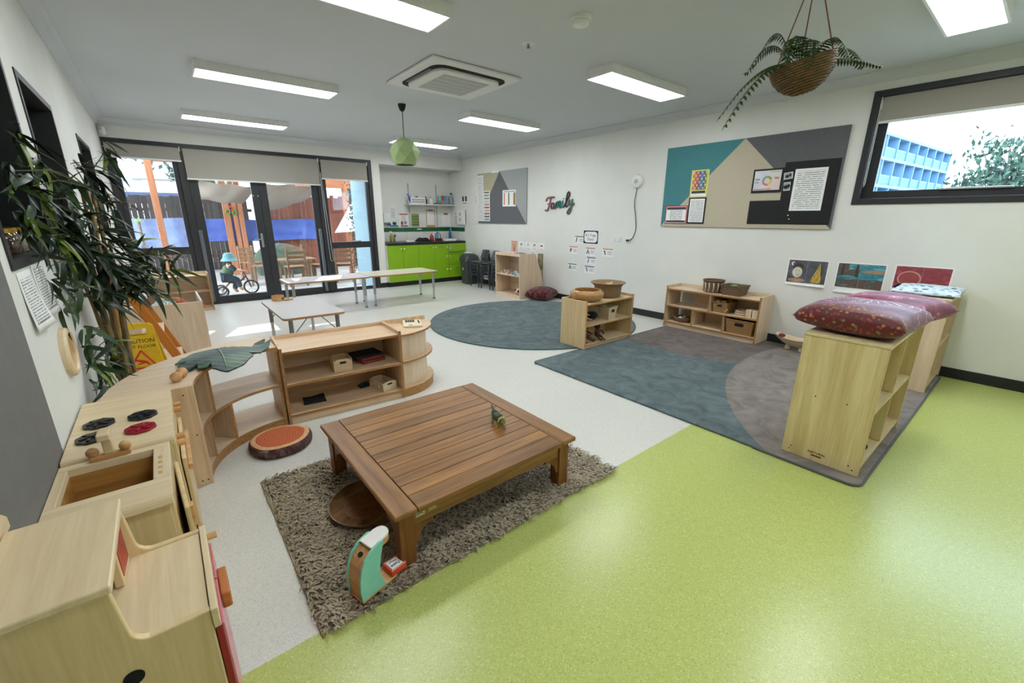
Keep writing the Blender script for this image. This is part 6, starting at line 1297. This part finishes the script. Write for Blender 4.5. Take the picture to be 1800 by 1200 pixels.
# yoga cards
def card(label, y, z, w_, h_, head, pic='ink', kind='wall_card', grp=None, pose=0):
    t = page(kind, label, 'card', on_right(y, z), w_, h_, None, .1, [('header', head, .03, .84, .97, .97), ('text_block', 'ink_light', .5, .55, .93, .62), ('text_block', 'ink_light', .5, .40, .9, .46), ('text_block', 'ink_light', .5, .25, .93, .31)], grp)
    s = h_*.11
    pts = [[(-.34, -.32), (-.27, .1), (-.22, .25)], [(-.38, -.3), (-.25, .2), (-.12, -.3)], [(-.36, .1), (-.28, .22), (-.2, -.28)], [(-.3, -.3), (-.34, .05), (-.25, .22), (-.18, -.1)]][pose % 4]
    MB().tube([(x*w_, zz*h_, .003) for x, zz in pts], s*.55, 6).build('figure', pic, t); return t
G = 'yoga cards on the right wall'
card('green headed yoga card left of the yoga time sign', 4.945, 1.055, .20, .125, 'hdr_green', pose=0, grp=G); card('orange headed yoga card highest at left of the cluster', 5.07, .882, .198, .13, 'hdr_orange', pose=3, grp=G); card('pink headed yoga card directly under the yoga time sign', 4.69, .877, .205, .13, 'hdr_pink', pose=1, grp=G); card('orange headed yoga card at the right of the cluster', 4.336, .882, .215, .13, 'hdr_orange', pose=2, grp=G); card('blue headed yoga card below the pink one', 4.664, .732, .20, .118, 'hdr_blue', pose=0, grp=G); card('dark teal headed yoga card at lower left of the cluster', 5.075, .595, .204, .12, 'hdr_teal', pose=1, grp=G); card('navy headed yoga card lowest in the middle', 4.692, .585, .214, .12, 'hdr_blue', pose=2, grp=G)
t = thing('yoga_sign', 'black bordered sign reading its yoga time on the right wall', 'sign', (0, 0, 0)); t.matrix_world = on_right(4.698, 1.107, .001); B('card', 'white_paper', t, -.162, -.112, 0, .162, .112, .0015); B('black_field', 'black', t, -.152, -.103, .0015, .152, .103, .002); MB().prism(rrect(-.135, -.085, .135, .085, .05, 6), .002, .0026).build('oval', 'white_paper', t)
text('sign_text', "It's Yoga", .062, 'ink', t, Matrix.Translation((0, .030, .003))); text('sign_text', 'Time!', .062, 'ink', t, Matrix.Translation((0, -.036, .003)))
for y, nm, lb in ((4.16, 'wall_socket', 'white double wall socket left of the cabled one'), (3.94, 'wall_socket', 'white wall socket with the night light cable plugged in')):
    t = thing(nm, lb, 'socket', (XR-.0005, y, 1.098)); B('plate', 'white_plastic', t, -.009, -.062, -.038, 0, .062, .038, .003); 
    for s in (-1, 1): B('switch', 'grille', t, -.011, s*.03-.006, .008, -.009, s*.03+.006, .02); B('outlet', 'grille', t, -.0105, s*.03-.010, -.022, -.009, s*.03+.010, -.006)
    if y < 4: B('plug', 'black', t, -.035, .0, -.025, -.011, .045, .0, .004)
t = thing('dome_light', 'round white plastic dome with hanging black cable on the right wall', 'wall light', (XR-.0005, 3.878, 1.908), 0, rot=(0, radians(-90), 0)); MB().lathe([(.092, 0), (.094, .015), (.085, .034), (.06, .045), (.03, .048), (.001, .048)], 32).build('dome', 'white_plastic', t, smooth=40); MB().lathe([(.030, .046), (.030, .052), (.001, .053)], 20).build('button', 'grille', t, smooth=40)
cb = MB().tube(smooth_path([(XR-.012, 3.872, 1.82), (XR-.012, 3.90, 1.62), (XR-.012, 3.862, 1.42), (XR-.012, 3.842, 1.25), (XR-.016, 3.88, 1.13), (XR-.026, 3.935, 1.09)]), .0055, 7).build('power_cable', 'ink', smooth=1); tag(cb, 'dark cable hanging from the white dome to the socket', 'cable')
# cards by the far shelf
mat('card_peach', (226, 178, 150), 0.7, var=0.04)
q = page('wall_card', 'peach card with drawn plant above the far book shelf', 'card', on_right(6.653, .863), .20, .21, None, .1, [('backing', 'card_peach', .01, .01, .99, .99)]); B('header', 'hdr_orange', q, -.095, .085, .0028, .095, .1, .0034)
for a in (-.4, 0, .4): MB().tube([(0, -.08, .0032), (.05*a*2, .02, .0032), (.06*a*2, .06, .0032)], .0035, 5).build('stem_drawing', 'brown_dark', q)
MB().ball((.0, -.085, .003), .02, 10, 6, (1, .7, .1)).build('red_pot_drawing', 'red_p', q)
for k, (y, hair) in enumerate(((6.437, 'black'), (6.238, 'felt_tan'), (6.058, 'brown_dark'), (5.866, None))):
    q = page('face_card', 'white card with a drawn face on the right wall, number %s from the left' % ('one', 'two', 'three', 'four')[k], 'card', on_right(y, .896), .17, .125, None, .1, [('caption', 'ink_light', .3, .06, .7, .12)], 'face cards above the far shelf')
    if hair: MB().prism([(.030*cos(radians(a)), .032*sin(radians(a))+.006) for a in range(0, 360, 30)], .0018, .0024).build('hair_drawing', hair, q); MB().prism([(.018*cos(radians(a))+.004, .022*sin(radians(a))-.004) for a in range(0, 360, 30)], .0024, .003).build('face_drawing', 'white_paper', q)
    else: MB().prism([(.036*cos(radians(a)), .014*sin(radians(a))+.012) for a in range(0, 360, 30)], .0018, .0024).build('mouth_drawing', 'hdr_red', q)
fabric('poster_land', [(0.3, (70, 72, 76)), (0.5, (140, 130, 96)), (0.65, (196, 186, 150)), (0.75, (60, 66, 90))], 7)
page('wall_card', 'grey card low behind the far book shelf end', 'card', on_right(6.10, .74), .17, .15, 'page_fine'); q = thing('tall_poster', 'tall narrow landscape poster behind the far book shelf', 'poster', (0, 0, 0)); q.matrix_world = on_right(5.885, .50, .001); B('sheet', 'white_paper', q, -.085, -.28, 0, .085, .28, .0015); B('picture', 'poster_land', q, -.075, -.27, .0015, .075, .27, .002)
# three painted posters
def painting(name, stops, scale, dist=1.2, stretch=(1, 1, 1)):
    m, nt, b = _base(name); v = _coord(nt, 'Object', stretch); n = _noise(nt, v, scale, 6, .6, dist); nt.links.new(_ramp(nt, n, [(p_, srgb(c_)) for p_, c_ in stops]), b.inputs['Base Color']); b.inputs['Roughness'].default_value = .6; return m
painting('paint_night', [(.3, (58, 60, 70)), (.55, (92, 94, 102)), (.75, (126, 126, 128))], 7); painting('paint_water', [(.3, (30, 96, 116)), (.5, (60, 136, 150)), (.7, (130, 176, 180))], 9, 1, (1, 4, 1)); painting('paint_bush', [(.25, (60, 44, 42)), (.45, (110, 76, 66)), (.6, (60, 90, 88)), (.75, (180, 170, 160))], 26, 1); painting('paint_red', [(.25, (96, 40, 54)), (.5, (150, 62, 70)), (.7, (180, 96, 100)), (.85, (214, 180, 176))], 8, 1.5, (1, 2.4, 1)); painting('paint_gold', [(.3, (130, 104, 30)), (.5, (186, 156, 60)), (.7, (216, 192, 110))], 22, 1, (3, 1, 1)); painting('paint_sand', [(.3, (150, 116, 92)), (.7, (190, 156, 128))], 10)
def poster(label, y, zc, w_, h_, bg, curl=.02, tail=0.0):
    t = thing('painted_poster', label, 'poster', (0, 0, 0), 0, 'painted posters'); t.matrix_world = on_right(y, zc)
    B('sheet', 'white_paper', t, -w_/2, -h_/2+.02, .0003, w_/2, h_/2, .0024)
    if tail: MB().sheet(lambda u, v: ((u-.5)*w_*.97, -h_/2+.022-tail*(1-v), .0010+.030*(1-v)**2*(.2+.8*u)), 10, 6, .0008).build('curled_edge', 'white_paper', t, smooth=1)
    B('picture', bg, t, -w_/2+.012, -h_/2+.03, .0030, w_/2-.012, h_/2-.012, .0036); B('fold', 'ink_light', t, -.001, -h_/2+.03, .0037, .001, h_/2-.012, .0039); return t
def blob(t, nm, m, x, z, rx, rz_, lay, a0=0, a1=360, n=20):
    return MB().prism([(x+rx*cos(radians(lerp(a0, a1, i/n))), z+rz_*sin(radians(lerp(a0, a1, i/n)))) for i in range(n)], .0036+.0004*lay, .0040+.0004*lay).build(nm, m, t)
p_ = poster('painted poster with moon, pale face and golden flame shape', 1.597, .835, .39, .285, 'paint_night', tail=.02); mat('pale_face', (208, 206, 186), 0.7, var=0.08, nscale=20)
MB().prism(arc(-.135, .09, .022, 60, 300, 10)+arc(-.125, .09, .019, 290, 70, 10), .0038, .0042).build('moon', 'white_paper', p_); blob(p_, 'beanie', 'brown_dark', -.085, .06, .055, .04, 1); blob(p_, 'face', 'pale_face', -.088, .0, .048, .058, 2); blob(p_, 'face_mark', 'hdr_grey', -.10, .02, .008, .004, 3); blob(p_, 'face_mark', 'hdr_grey', -.07, .02, .008, .004, 3); blob(p_, 'face_mark', 'hdr_pink', -.086, -.03, .014, .005, 3); blob(p_, 'shoulders', 'paint_sand', -.088, -.085, .085, .022, 1)
MB().prism([(.05, -.10), (.06, -.04), (.085, .02), (.10, .07), (.115, .115), (.125, .06), (.13, .0), (.145, -.06), (.14, -.10)], .0038, .0044).build('golden_shape', 'paint_gold', p_)
p_ = poster('painted poster of bushland and a turquoise bay', 1.130, .835, .405, .285, 'paint_bush', .03, .05); B('sea', 'paint_water', p_, -.01, -.02, .0037, .19, .06, .0041); B('sky', 'paint_water', p_, -.10, .07, .0037, .19, .128, .0041); MB().prism([(.0, .06), (.03, .045), (.12, .04), (.19, .05), (.19, .075), (.12, .078), (.05, .07)], .0042, .0046).build('headland', 'paint_sand', p_)
for x in (-.15, -.03): MB().prism([(x-.012, -.02), (x-.008, .12), (x+.012, .12), (x+.014, -.02)], .0042, .0046).build('tree_trunk', 'brown_dark', p_)
blob(p_, 'creek', 'paint_water', -.10, -.01, .09, .02, 2)
p_ = poster('painted red poster with pale ring and a black bird', .671, .862, .405, .25, 'paint_red', .01); mat('ring_pale', (206, 150, 140), 0.6, var=0.08); mat('ring_red', (156, 70, 70), 0.6, var=0.06)
blob(p_, 'pale_ring', 'ring_pale', -.085, .0, .085, .072, 1, n=32); blob(p_, 'ring_centre', 'ring_red', -.085, .0, .074, .062, 2, n=32)
MB().prism([(-.19, -.09), (-.15, -.05), (-.13, -.045), (-.105, -.055), (-.13, -.06), (-.15, -.085), (-.17, -.095)], .0048, .0052).build('bird', 'black', p_)

# ================================================================== OUTSIDE
fabric('paving', [(0.3, (132, 128, 122)), (0.7, (164, 160, 154))], 3, .9, 4, .1, 80, 0); struct(B('ground', 'paving', None, -9, YB+.13, -.12, 12, 34, -.03)); struct(B('ground_side', 'paving', None, XR+.21, -40, -1.2, 120, 34, -1.0))
mat('house_white', (200, 200, 198), 0.8, var=0.02); mat('render_blue', (136, 164, 174), 0.8, var=0.02); struct(B('wall_outside', 'render_blue', None, 3.31, YB+.125, -.03, 3.437, 9.5, 3.0))
struct(B('eave_added_shade', 'house_white', None, -1.2, YB+.125, 2.62, 5.6, 9.25, 2.74))  # unseen eave, added to cut the daylight entering at the doors
# paling fence
wood('paling_grey', (74, 68, 66), (46, 42, 40), 'z', 0.8, 0.9, rnd=.25); wood('paling_red', (122, 70, 54), (90, 48, 36), 'z', 0.8, 0.9, rnd=.2)
def palings(label, x0, x1, y, h, m, step=.115, rz=0):
    t = thing('paling_fence', label, 'fence', (x0, y, -.03), rz); n = int((x1-x0)/step); rr2 = random.Random(2); me = None
    for k in range(n):
        if me is None: o = B('paling', m, t, 0, 0, 0, step-.004, .016, 1); me = o.data
        else: o = bpy.data.objects.new('paling', me); COL.objects.link(o); o.parent = t
        o.location = (k*step, rr2.uniform(-.006, .006), 0); o.scale = (1, 1, h*(1+rr2.uniform(-.02, .02)))
    for z in (.35, h-.35): B('fence_rail', m, t, 0, .018, z, x1-x0, .06, z+.08)
palings('dark weathered paling fence beyond the play yard', -2.5, 2.2, 14.6, 1.92, 'paling_grey'); palings('reddish paling fence at the right of the play yard', 2.2, 6.4, 13.4, 2.0, 'paling_red')
# blue shade cloth hung in front of the fences
fabric('blue_cloth', [(0.3, (52, 72, 140)), (0.7, (78, 100, 166))], 3, .8, 4, .1, 60); fabric('pale_blue_cloth', [(0.3, (104, 118, 160)), (0.7, (136, 150, 184))], 3, .8, 4, .1, 60)
def cloth(name, label, x0, x1, y, za, zb, m, cat='shade cloth', amp=.05): return tag(MB().sheet(lambda u, v: (lerp(x0, x1, u), y+amp*sin(u*22)*(.4+.6*v), lerp(za, zb, v)+.015*sin(u*9)), 40, 6).build(name, m, smooth=1), label, cat)
cloth('shade_cloth', 'blue cloth hung along the yard fence behind the doors', .86, 3.5, 13.2, .80, 1.34, 'blue_cloth'); cloth('shade_cloth', 'pale blue cloth hung along the fence behind the left sidelight', -1.5, .87, 14.52, .47, 1.36, 'pale_blue_cloth')
# awning of the neighbour
mat('awning_grey', (96, 112, 150), 0.8, var=0.08, nscale=3); mat('awning_edge', (210, 204, 190), 0.7, var=0.03)
t = thing('neighbour_awning', 'low grey-blue awning roof beyond the dark paling fence', 'awning', (0, 14.75, 0)); MB().prism([(0, 1.90), (2.2, 2.35), (2.2, 2.40), (0, 1.95)], -3.2, 2.1, 'yz').build('roof_sheet', 'awning_grey', t); B('fascia', 'awning_grey', t, -3.2, -.04, 1.72, 2.1, 0, 1.99); B('gutter', 'awning_edge', t, -3.2, -.08, 1.99, 2.1, .02, 2.08)
for x in (-3.0, -1.2, .6, 2.0): B('post', 'awning_edge', t, x-.05, .3, -.03, x+.05, .4, 1.95)
mat('sail', (150, 140, 128), 0.75, var=0.05, nscale=2)
# pergola
t = thing('pergola', 'orange timber pergola of posts and beams in the play yard', 'pergola', (0, 0, -.03))
for x, y, w_, h_ in ((.06, 10.0, .10, 2.62), (3.68, 11.0, .115, 2.62), (1.40, 13.0, .13, 2.62), (1.575, 13.0, .095, 2.3), (1.70, 13.0, .11, 2.3), (4.9, 13.0, .12, 2.62)): B('post', 'timber_out', t, x-w_/2, y-w_/2, 0, x+w_/2, y+w_/2, h_, .006)
for a in ((.0, 9.94, 2.62, 5.0, 10.06, 2.8), (2.6, 10.95, 2.10, 5.0, 11.05, 2.30), (.0, 12.95, 2.62, 5.0, 13.05, 2.80)): B('beam', 'timber_outx', t, *a, .006)
for x in (.3, 1.5, 2.7, 3.9): B('rafter', 'timber_outx', t, x, 9.6, 2.80, x+.05, 13.2, 2.92)
struct(B('roof_added_shade', 'sail', None, -1.5, 11.2, 2.93, 5.0, 14.4, 2.96))  # unseen roof sheet over the rafters, added to hide sky and dim the floor indoors
t = thing('wheel_toy', 'red and green wheel toys hung on the yard posts', 'toy', (1.50, 12.90, 1.55))
for dx, dz, mm in ((0, .05, 'red_p'), (-.08, -.03, 'green_plastic'), (.06, -.05, 'green_plastic')):
    MB().tube([(dx+.045*cos(2*pi*i/20), 0, dz+.045*sin(2*pi*i/20)) for i in range(21)], .014, 8, False).build('wheel', mm, t, smooth=1)
# beige shade sail and clear curtain
mat('sail', (150, 140, 128), 0.75, var=0.05, nscale=2)
def sail(label, A, Bp, C, D): 
    A, Bp, C, D = map(Vector, (A, Bp, C, D)); s = MB().sheet(lambda u, v: tuple((A.lerp(Bp, u)).lerp(D.lerp(C, u), v) + Vector((0, 0, -.16*sin(pi*u)*sin(pi*v)+.015*sin(u*14+v*5)))), 22, 14).build('shade_sail', 'sail', smooth=1); tag(s, label, 'shade sail')
sail('beige shade sail stretched over the play yard behind the right door', (1.85, 11.6, 2.12), (3.3, 11.6, 2.15), (3.3, 13.0, 1.85), (2.05, 12.9, 1.45)); sail('beige shade sail corner behind the left door', (.85, 11.6, 2.12), (1.95, 11.8, 2.06), (1.75, 12.7, 1.72), (.80, 12.4, 1.78))
fabric('white_tarp', [(0.3, (206, 214, 226)), (0.7, (236, 240, 246))], 5); tag(MB().add([(3.26, 10.7, 1.05), (3.80, 10.7, 1.07), (3.84, 10.7, 1.92), (3.26, 10.72, 1.05), (3.80, 10.72, 1.07), (3.84, 10.72, 1.92)], [(0, 1, 2), (5, 4, 3), (0, 3, 4, 1), (1, 4, 5, 2), (2, 5, 3, 0)]).build('white_tarp', 'white_tarp'), 'white triangular tarp tied to the pergola behind the right sidelight', 'tarp')
# outdoor table and chairs
def slat_chair(label, loc, rz):
    t = thing('garden_chair', label, 'chair', loc, rz, 'wooden garden chairs'); m = 'outdoor_chair'
    for s in (-1, 1): B('leg', m, t, s*.17-.02, -.19, 0, s*.17+.02, -.15, .40, .003); B('rear_leg', m, t, s*.17-.02, .15, 0, s*.17+.02, .19, .78, .003)
    for k in range(4): B('seat_slat', m, t, -.19, -.20+.095*k, .40, .19, -.115+.095*k, .418, .002)
    for z in (.48, .58, .68): B('back_slat', m, t, -.15, .158, z, .15, .178, z+.06, .002)
    B('apron', m, t, -.15, -.18, .34, .15, -.16, .40); return t
t = thing('garden_table', 'wooden slatted garden table outside the right door', 'table', (2.30, 10.75, -.03)); 
for k in range(6): B('top_slat', 'outdoor_chair', t, -.42, -.30+.1*k, .50, .42, -.21+.1*k, .525, .002)
for sx in (-1, 1):
    for sy in (-1, 1): B('leg', 'outdoor_chair', t, sx*.36-.025, sy*.24-.025, 0, sx*.36+.025, sy*.24+.025, .50, .002)
for lb, loc, rz in (('wooden garden chair nearest the right door, back to the room', (2.18, 10.15, -.03), pi), ('wooden garden chair at the right of the yard table', (2.80, 10.3, -.03), radians(200)), ('wooden garden chair behind the yard table', (2.5, 11.4, -.03), 0), ('wooden garden chair at the left of the yard table', (1.62, 10.7, -.03), radians(70)), ('wooden garden chair behind the right sidelight', (3.20, 10.1, -.03), radians(160)), ('wooden garden chair far left among the posts', (1.60, 11.7, -.03), radians(30))): slat_chair(lb, loc, rz)
fabric('olive_tarp', [(0.3, (50, 62, 52)), (0.7, (82, 94, 80))], 5); tag(MB().ball((2.35, 12.45, .26), .50, 20, 12, (1.3, .8, 1.0)).build('covered_mound', 'olive_tarp', smooth=1), 'olive green covered mound behind the garden chairs', 'mound')
# child on a tricycle
fabric('hat_teal', [(0.3, (84, 136, 144)), (0.7, (116, 164, 168))], 12); fabric('vest_green', [(0.3, (60, 84, 66)), (0.7, (96, 122, 92))], 14); fabric('navy_cloth', [(0.3, (34, 50, 62)), (0.7, (54, 74, 84))], 14); fabric('skin', [(0.3, (196, 146, 118)), (0.7, (214, 168, 140))], 5, .6)
CH_ = (.865, 9.55, -.03)
t = thing('person', 'child in a teal bucket hat and green vest riding a tricycle outside the left door', 'person', CH_)
J = {0: (0, 0, .36), 1: (.03, 0, .46), 2: (.06, 0, .565), 3: (.065, 0, .605), 4: (.07, 0, .66), 5: (.06, -.085, .56), 6: (.15, -.10, .46), 7: (.26, -.095, .45), 8: (.06, .085, .56), 9: (.15, .10, .46), 10: (.26, .095, .45),
     11: (-.01, -.06, .35), 12: (.15, -.07, .30), 13: (.17, -.07, .14), 14: (.22, -.07, .10), 15: (-.01, .06, .35), 16: (.13, .07, .24), 17: (.09, .07, .09), 18: (.15, .07, .05), 19: (.075, 0, .70)}
E_ = [(0, 1), (1, 2), (2, 3), (3, 4), (4, 19), (2, 5), (5, 6), (6, 7), (2, 8), (8, 9), (9, 10), (0, 11), (11, 12), (12, 13), (13, 14), (0, 15), (15, 16), (16, 17), (17, 18)]
RAD = {0: .06, 1: .06, 2: .055, 3: .036, 4: .068, 19: .06, 5: .042, 6: .032, 7: .024, 8: .042, 9: .032, 10: .024, 11: .062, 12: .046, 13: .034, 14: .026, 15: .062, 16: .046, 17: .034, 18: .026}
def skinned(name, joints, edges, rad, m, parent, root=0):
    ks = sorted(joints); ix = {k: i for i, k in enumerate(ks)}; me = bpy.data.meshes.new(name); me.from_pydata([joints[k] for k in ks], [(ix[a], ix[b2]) for a, b2 in edges], []); o = bpy.data.objects.new(name, me); COL.objects.link(o); o.parent = parent; me.materials.append(MATS[m])
    sk = o.modifiers.new('skin', 'SKIN'); sk.use_smooth_shade = True; lay = me.skin_vertices[0] if me.skin_vertices else None
    if lay is None:
        bm = bmesh.new(); bm.from_mesh(me); bm.verts.layers.skin.verify(); bm.to_mesh(me); bm.free(); lay = me.skin_vertices[0]
    for k in ks: lay.data[ix[k]].radius = (rad[k], rad[k]); lay.data[ix[k]].use_root = (k == root)
    sb = o.modifiers.new('smooth', 'SUBSURF'); sb.levels = 1; sb.render_levels = 2; return o
skinned('body', J, E_, RAD, 'skin', t)
skinned('vest', {k: J[k] for k in (0, 1, 2)}, [(0, 1), (1, 2)], {0: .10, 1: .11, 2: .10}, 'vest_green', t)
for tri_ in ((2, 5, 6), (2, 8, 9)): skinned('sleeve', {k: J[k] for k in tri_}, [(tri_[0], tri_[1]), (tri_[1], tri_[2])], {tri_[0]: .05, tri_[1]: .052, tri_[2]: .042}, 'navy_cloth', t, tri_[0])
skinned('trousers', {k: J[k] for k in (0, 11, 12, 13, 15, 16, 17)}, [(0, 11), (11, 12), (12, 13), (0, 15), (15, 16), (16, 17)], {0: .09, 11: .072, 12: .056, 13: .044, 15: .072, 16: .056, 17: .044}, 'navy_cloth', t)
MB().lathe([(.135, .640), (.140, .648), (.098, .70), (.090, .745), (.068, .785), (.001, .792)], 24, (.075, 0, 0)).build('hat', 'hat_teal', t, smooth=45)
for s in (-1, 1):
    for q in range(4): MB().tube([(.262, s*(.083+.008*q), .452), (.285, s*(.083+.008*q), .455), (.292, s*(.083+.008*q), .44)], .0048, 6).build('finger', 'skin', t, smooth=1)
    MB().tube([(.255, s*.080, .455), (.275, s*.074, .445)], .0055, 6).build('thumb', 'skin', t, smooth=1)
    MB().ball((.138, s*.024, .672), .007, 8, 6).build('eye', 'black', t)
MB().tube([(.138, 0, .668), (.148, 0, .655), (.140, 0, .648)], [.006, .009, .005], 6).build('nose', 'skin', t, smooth=1); MB().tube([(.136, -.016, .634), (.141, 0, .631), (.136, .016, .634)], .004, 6).build('mouth', 'hdr_pink', t, smooth=1)
t = thing('tricycle', 'dark red child tricycle ridden outside the left door', 'tricycle', CH_); mat('trike_red', (120, 50, 46), 0.4, var=0.05); mat('trike_handle', (206, 50, 60), 0.5, var=0.0)
def wheel(x, y, r): 
    MB().tube([(x+r*cos(2*pi*i/24), y, r+r*sin(2*pi*i/24)-.0) for i in range(25)], .016, 8, False).build('wheel', 'black_rubber', t, smooth=1).location = (0, 0, .014)
    for a in range(4): MB().tube([(x+r*cos(a*pi/4), y, r+r*sin(a*pi/4)+.014), (x-r*cos(a*pi/4), y, r-r*sin(a*pi/4)+.014)], .004, 5).build('spoke', 'alu', t)
wheel(.36, 0, .12); wheel(-.12, -.14, .085); wheel(-.12, .14, .085)
MB().tube([(-.12, -.14, .10), (-.12, .14, .10)], .012, 8).build('axle', 'grey_metal', t); MB().tube([(-.12, 0, .10), (.02, 0, .24), (.16, 0, .22), (.29, 0, .34)], .016, 8).build('frame_tube', 'trike_red', t, smooth=1); MB().tube([(.36, 0, .134), (.30, 0, .33), (.27, 0, .43)], .014, 8).build('fork', 'trike_red', t, smooth=1)
MB().tube([(.24, -.12, .44), (.27, -.05, .445), (.27, .05, .445), (.24, .12, .44)], .012, 8).build('handlebar', 'trike_handle', t, smooth=1); MB().lathe([(.05, .25), (.085, .262), (.08, .275), (.001, .278)], 16).build('seat', 'black_rubber', t, smooth=40)
# plants and trees outside
fabric('yucca_green', [(0.3, (96, 128, 40)), (0.7, (168, 186, 84))], 9); fabric('tree_green', [(0.3, (34, 54, 44)), (0.6, (64, 90, 74)), (0.8, (100, 124, 108))], 3, .8, 5, .1, 30); fabric('bark_grey', [(0.3, (76, 66, 58)), (0.7, (120, 108, 96))], 12)
t = thing('yard_plant', 'yellow-green spiky plant against the dark fence', 'plant', (-.28, 12.0, -.03))
MB().lathe([(.03, 0), (.025, 1.3)], 8).build('trunk', 'bark_grey', t)
for k in range(26):
    a = k*2.4; e = rb.uniform(-.2, .9); L = .20; MB().add([(0, -.012, 1.3), (0, .012, 1.3), (L*cos(e), 0, 1.3+L*sin(e))], [(0, 1, 2)]).build('spike_leaf', 'yucca_green', t).rotation_euler = (0, 0, a)
def leaf_tree(name, label, loc, h, R_, n, seed, m='tree_green', lsz=.22, flat=.8):
    t = thing(name, label, 'tree', loc); r_ = random.Random(seed); MB().tube([(0, 0, 0), (.1, 0, h*.5), (0, .1, h*.75)], [.16, .12, .07], 8).build('trunk', 'bark_grey', t, smooth=1)
    mb = MB(); cl = [(r_.gauss(0, R_*.45), r_.gauss(0, R_*.45), h+r_.gauss(0, R_*flat*.4)) for _ in range(26)]
    for k in range(n):
        c_ = cl[k % 26]; p = Vector(c_)+Vector((r_.gauss(0, R_*.17), r_.gauss(0, R_*.17), r_.gauss(0, R_*.14))); M_ = Euler((r_.uniform(0, 6), r_.uniform(0, 6), r_.uniform(0, 6))).to_matrix(); s = lsz*r_.uniform(.6, 1.2)
        mb.add([p+M_ @ Vector(q) for q in ((-s*.5, 0, 0), (0, s*.22, 0), (s*.5, 0, 0), (0, -s*.22, 0))], [(0, 1, 2, 3)])
    for c_ in cl[:14]: mb2 = MB().tube([(0, .1, h*.72), tuple(c_)], [.05, .015], 6).build('branch', 'bark_grey', t)
    o = mb.build('foliage', m, t); o['kind'] = 'stuff'; return t
leaf_tree('yard_tree', 'pale leafy tree against the sky behind the left sidelight', (-1.2, 19.5, -.03), 4.6, 1.7, 1500, 4, lsz=.26)
leaf_tree('yard_tree', 'leafy tree far behind the double doors', (1.9, 23.4, -.03), 3.4, .9, 1200, 9, lsz=.3)
def vine(label, loc, h): 
    t = thing('leafy_vine', label, 'plant', loc); r_ = random.Random(8); MB().tube([(0, 0, 0), (.02, 0, h*.5), (0, 0, h)], .014, 6).build('stem', 'bark_grey', t)
    mb = MB()
    for k in range(420):
        z = r_.uniform(.2, h); p = Vector((r_.gauss(0, .06), r_.gauss(0, .06), z)); M_ = Euler((r_.uniform(0, 6), r_.uniform(0, 6), 0)).to_matrix(); s = .06; mb.add([p+M_ @ Vector(q) for q in ((-s*.5, 0, 0), (0, s*.3, 0), (s*.5, 0, 0), (0, -s*.3, 0))], [(0, 1, 2, 3)])
    mb.build('foliage', 'tree_green', t)['kind'] = 'stuff'
vine('climbing vine beside the pale blue outside wall', (3.60, 10.3, -.03), 2.2)
# neighbour houses: roof beyond awning, tall block added at the back right to block the sun
mat('roof_slate', (92, 104, 128), 0.7, var=0.1, nscale=4); mat('house_cream', (206, 200, 190), 0.8, var=0.04, nscale=2)
t = thing('neighbour_house', 'distant house with grey gabled roof seen over the awning', 'house', (1.6, 26, 0)); B('wall', 'house_cream', t, -1.8, 0, 0, 4, 5, 3.0); MB().prism([(-.4, 3.0), (2.5, 4.6), (5.4, 3.0)], -2.1, 4.3, 'yz').build('roof', 'roof_slate', t)
for x in (-1.0, .8, 2.6): w_ = B('window', 'white_plastic', t, x, -.03, 1.2, x+.9, 0, 2.3); B('pane', 'dark_window', w_, x+.06, -.035, 1.26, x+.84, -.03, 2.24)
t = thing('block_added_shade', 'tall pale rendered building added behind the yard on the right to block sun', 'building', (5.0, 17.0, -.03)); B('wall', 'house_cream', t, -2.1, 0, 0, 12, 7, 8.1); B('parapet', 'roof_slate', t, -2.2, -.1, 8.1, 12.1, 7.1, 8.3)
for j in range(2):
    for k in range(4): w_ = B('window', 'black_alu', t, .6+2.6*k, -.04, 1.0+3*j, 2.0+2.6*k, 0, 2.5+3*j); B('pane', 'dark_window', w_, .68+2.6*k, -.05, 1.08+3*j, 1.92+2.6*k, -.04, 2.42+3*j)
# apartment block beyond the high right window
mat('apt_face', (58, 88, 134), 0.6, var=0.05); mat('apt_slab', (100, 138, 170), 0.7, var=0.02); mat('apt_rail', (76, 116, 158), 0.5, var=0.02)
def pol(az_, dist): return Vector((dist*sin(radians(az_)), dist*cos(radians(az_)), 0))
E1, D1 = .1571, 30.0; hh = E1*D1; A_ = pol(76.0, 30.0); Bq = pol(82.75, hh/.1014)
dv = (Bq-A_); Lf = dv.length; ang = atan2(dv.y, dv.x)
t = thing('apartment_block', 'long apartment block with balconies beyond the high right window', 'building', (A_.x, A_.y, 1.4), ang)
fl = [hh, hh-1.28, hh-2.75, hh-4.2, hh-5.6]; nb_ = 9; bay = Lf/nb_
B('body', 'apt_face', t, -12, 1.0, -4, Lf, 9, hh-.05)
for z in fl: B('floor_slab', 'apt_slab', t, -12, 0, z-.16, Lf+.2, 1.0, z)
for z0_, z1_ in zip(fl[1:], fl[:-1]):
    for k in range(-4, nb_+1):
        x = bay*k; B('fin', 'apt_slab', t, x-.05, 0, z0_, x+.05, 1.0, z1_-.16)
        if k < nb_:
            B('balcony_rail', 'apt_rail', t, x+.1, .06, z0_+.5, x+bay-.1, .10, z0_+.55)
            me_b = bpy.data.meshes.get('balustrade')
            if me_b is None:
                mb = MB()
                for q in range(14): mb.box(.1+(bay-.2)*q/14, .06, 0, .1+(bay-.2)*q/14+.07, .09, .5)
                o = mb.build('balustrade', 'apt_rail', t); me_b = o.data
            else: o = bpy.data.objects.new('balustrade', me_b); COL.objects.link(o); o.parent = t
            o['kind'] = 'stuff'; o.location = (x, 0, z0_)
leaf_tree('street_tree', 'broad leafy tree beyond the high right window', (24, 1.2, -1.0), 3.7, 2.1, 2600, 21, lsz=.26, flat=.8)
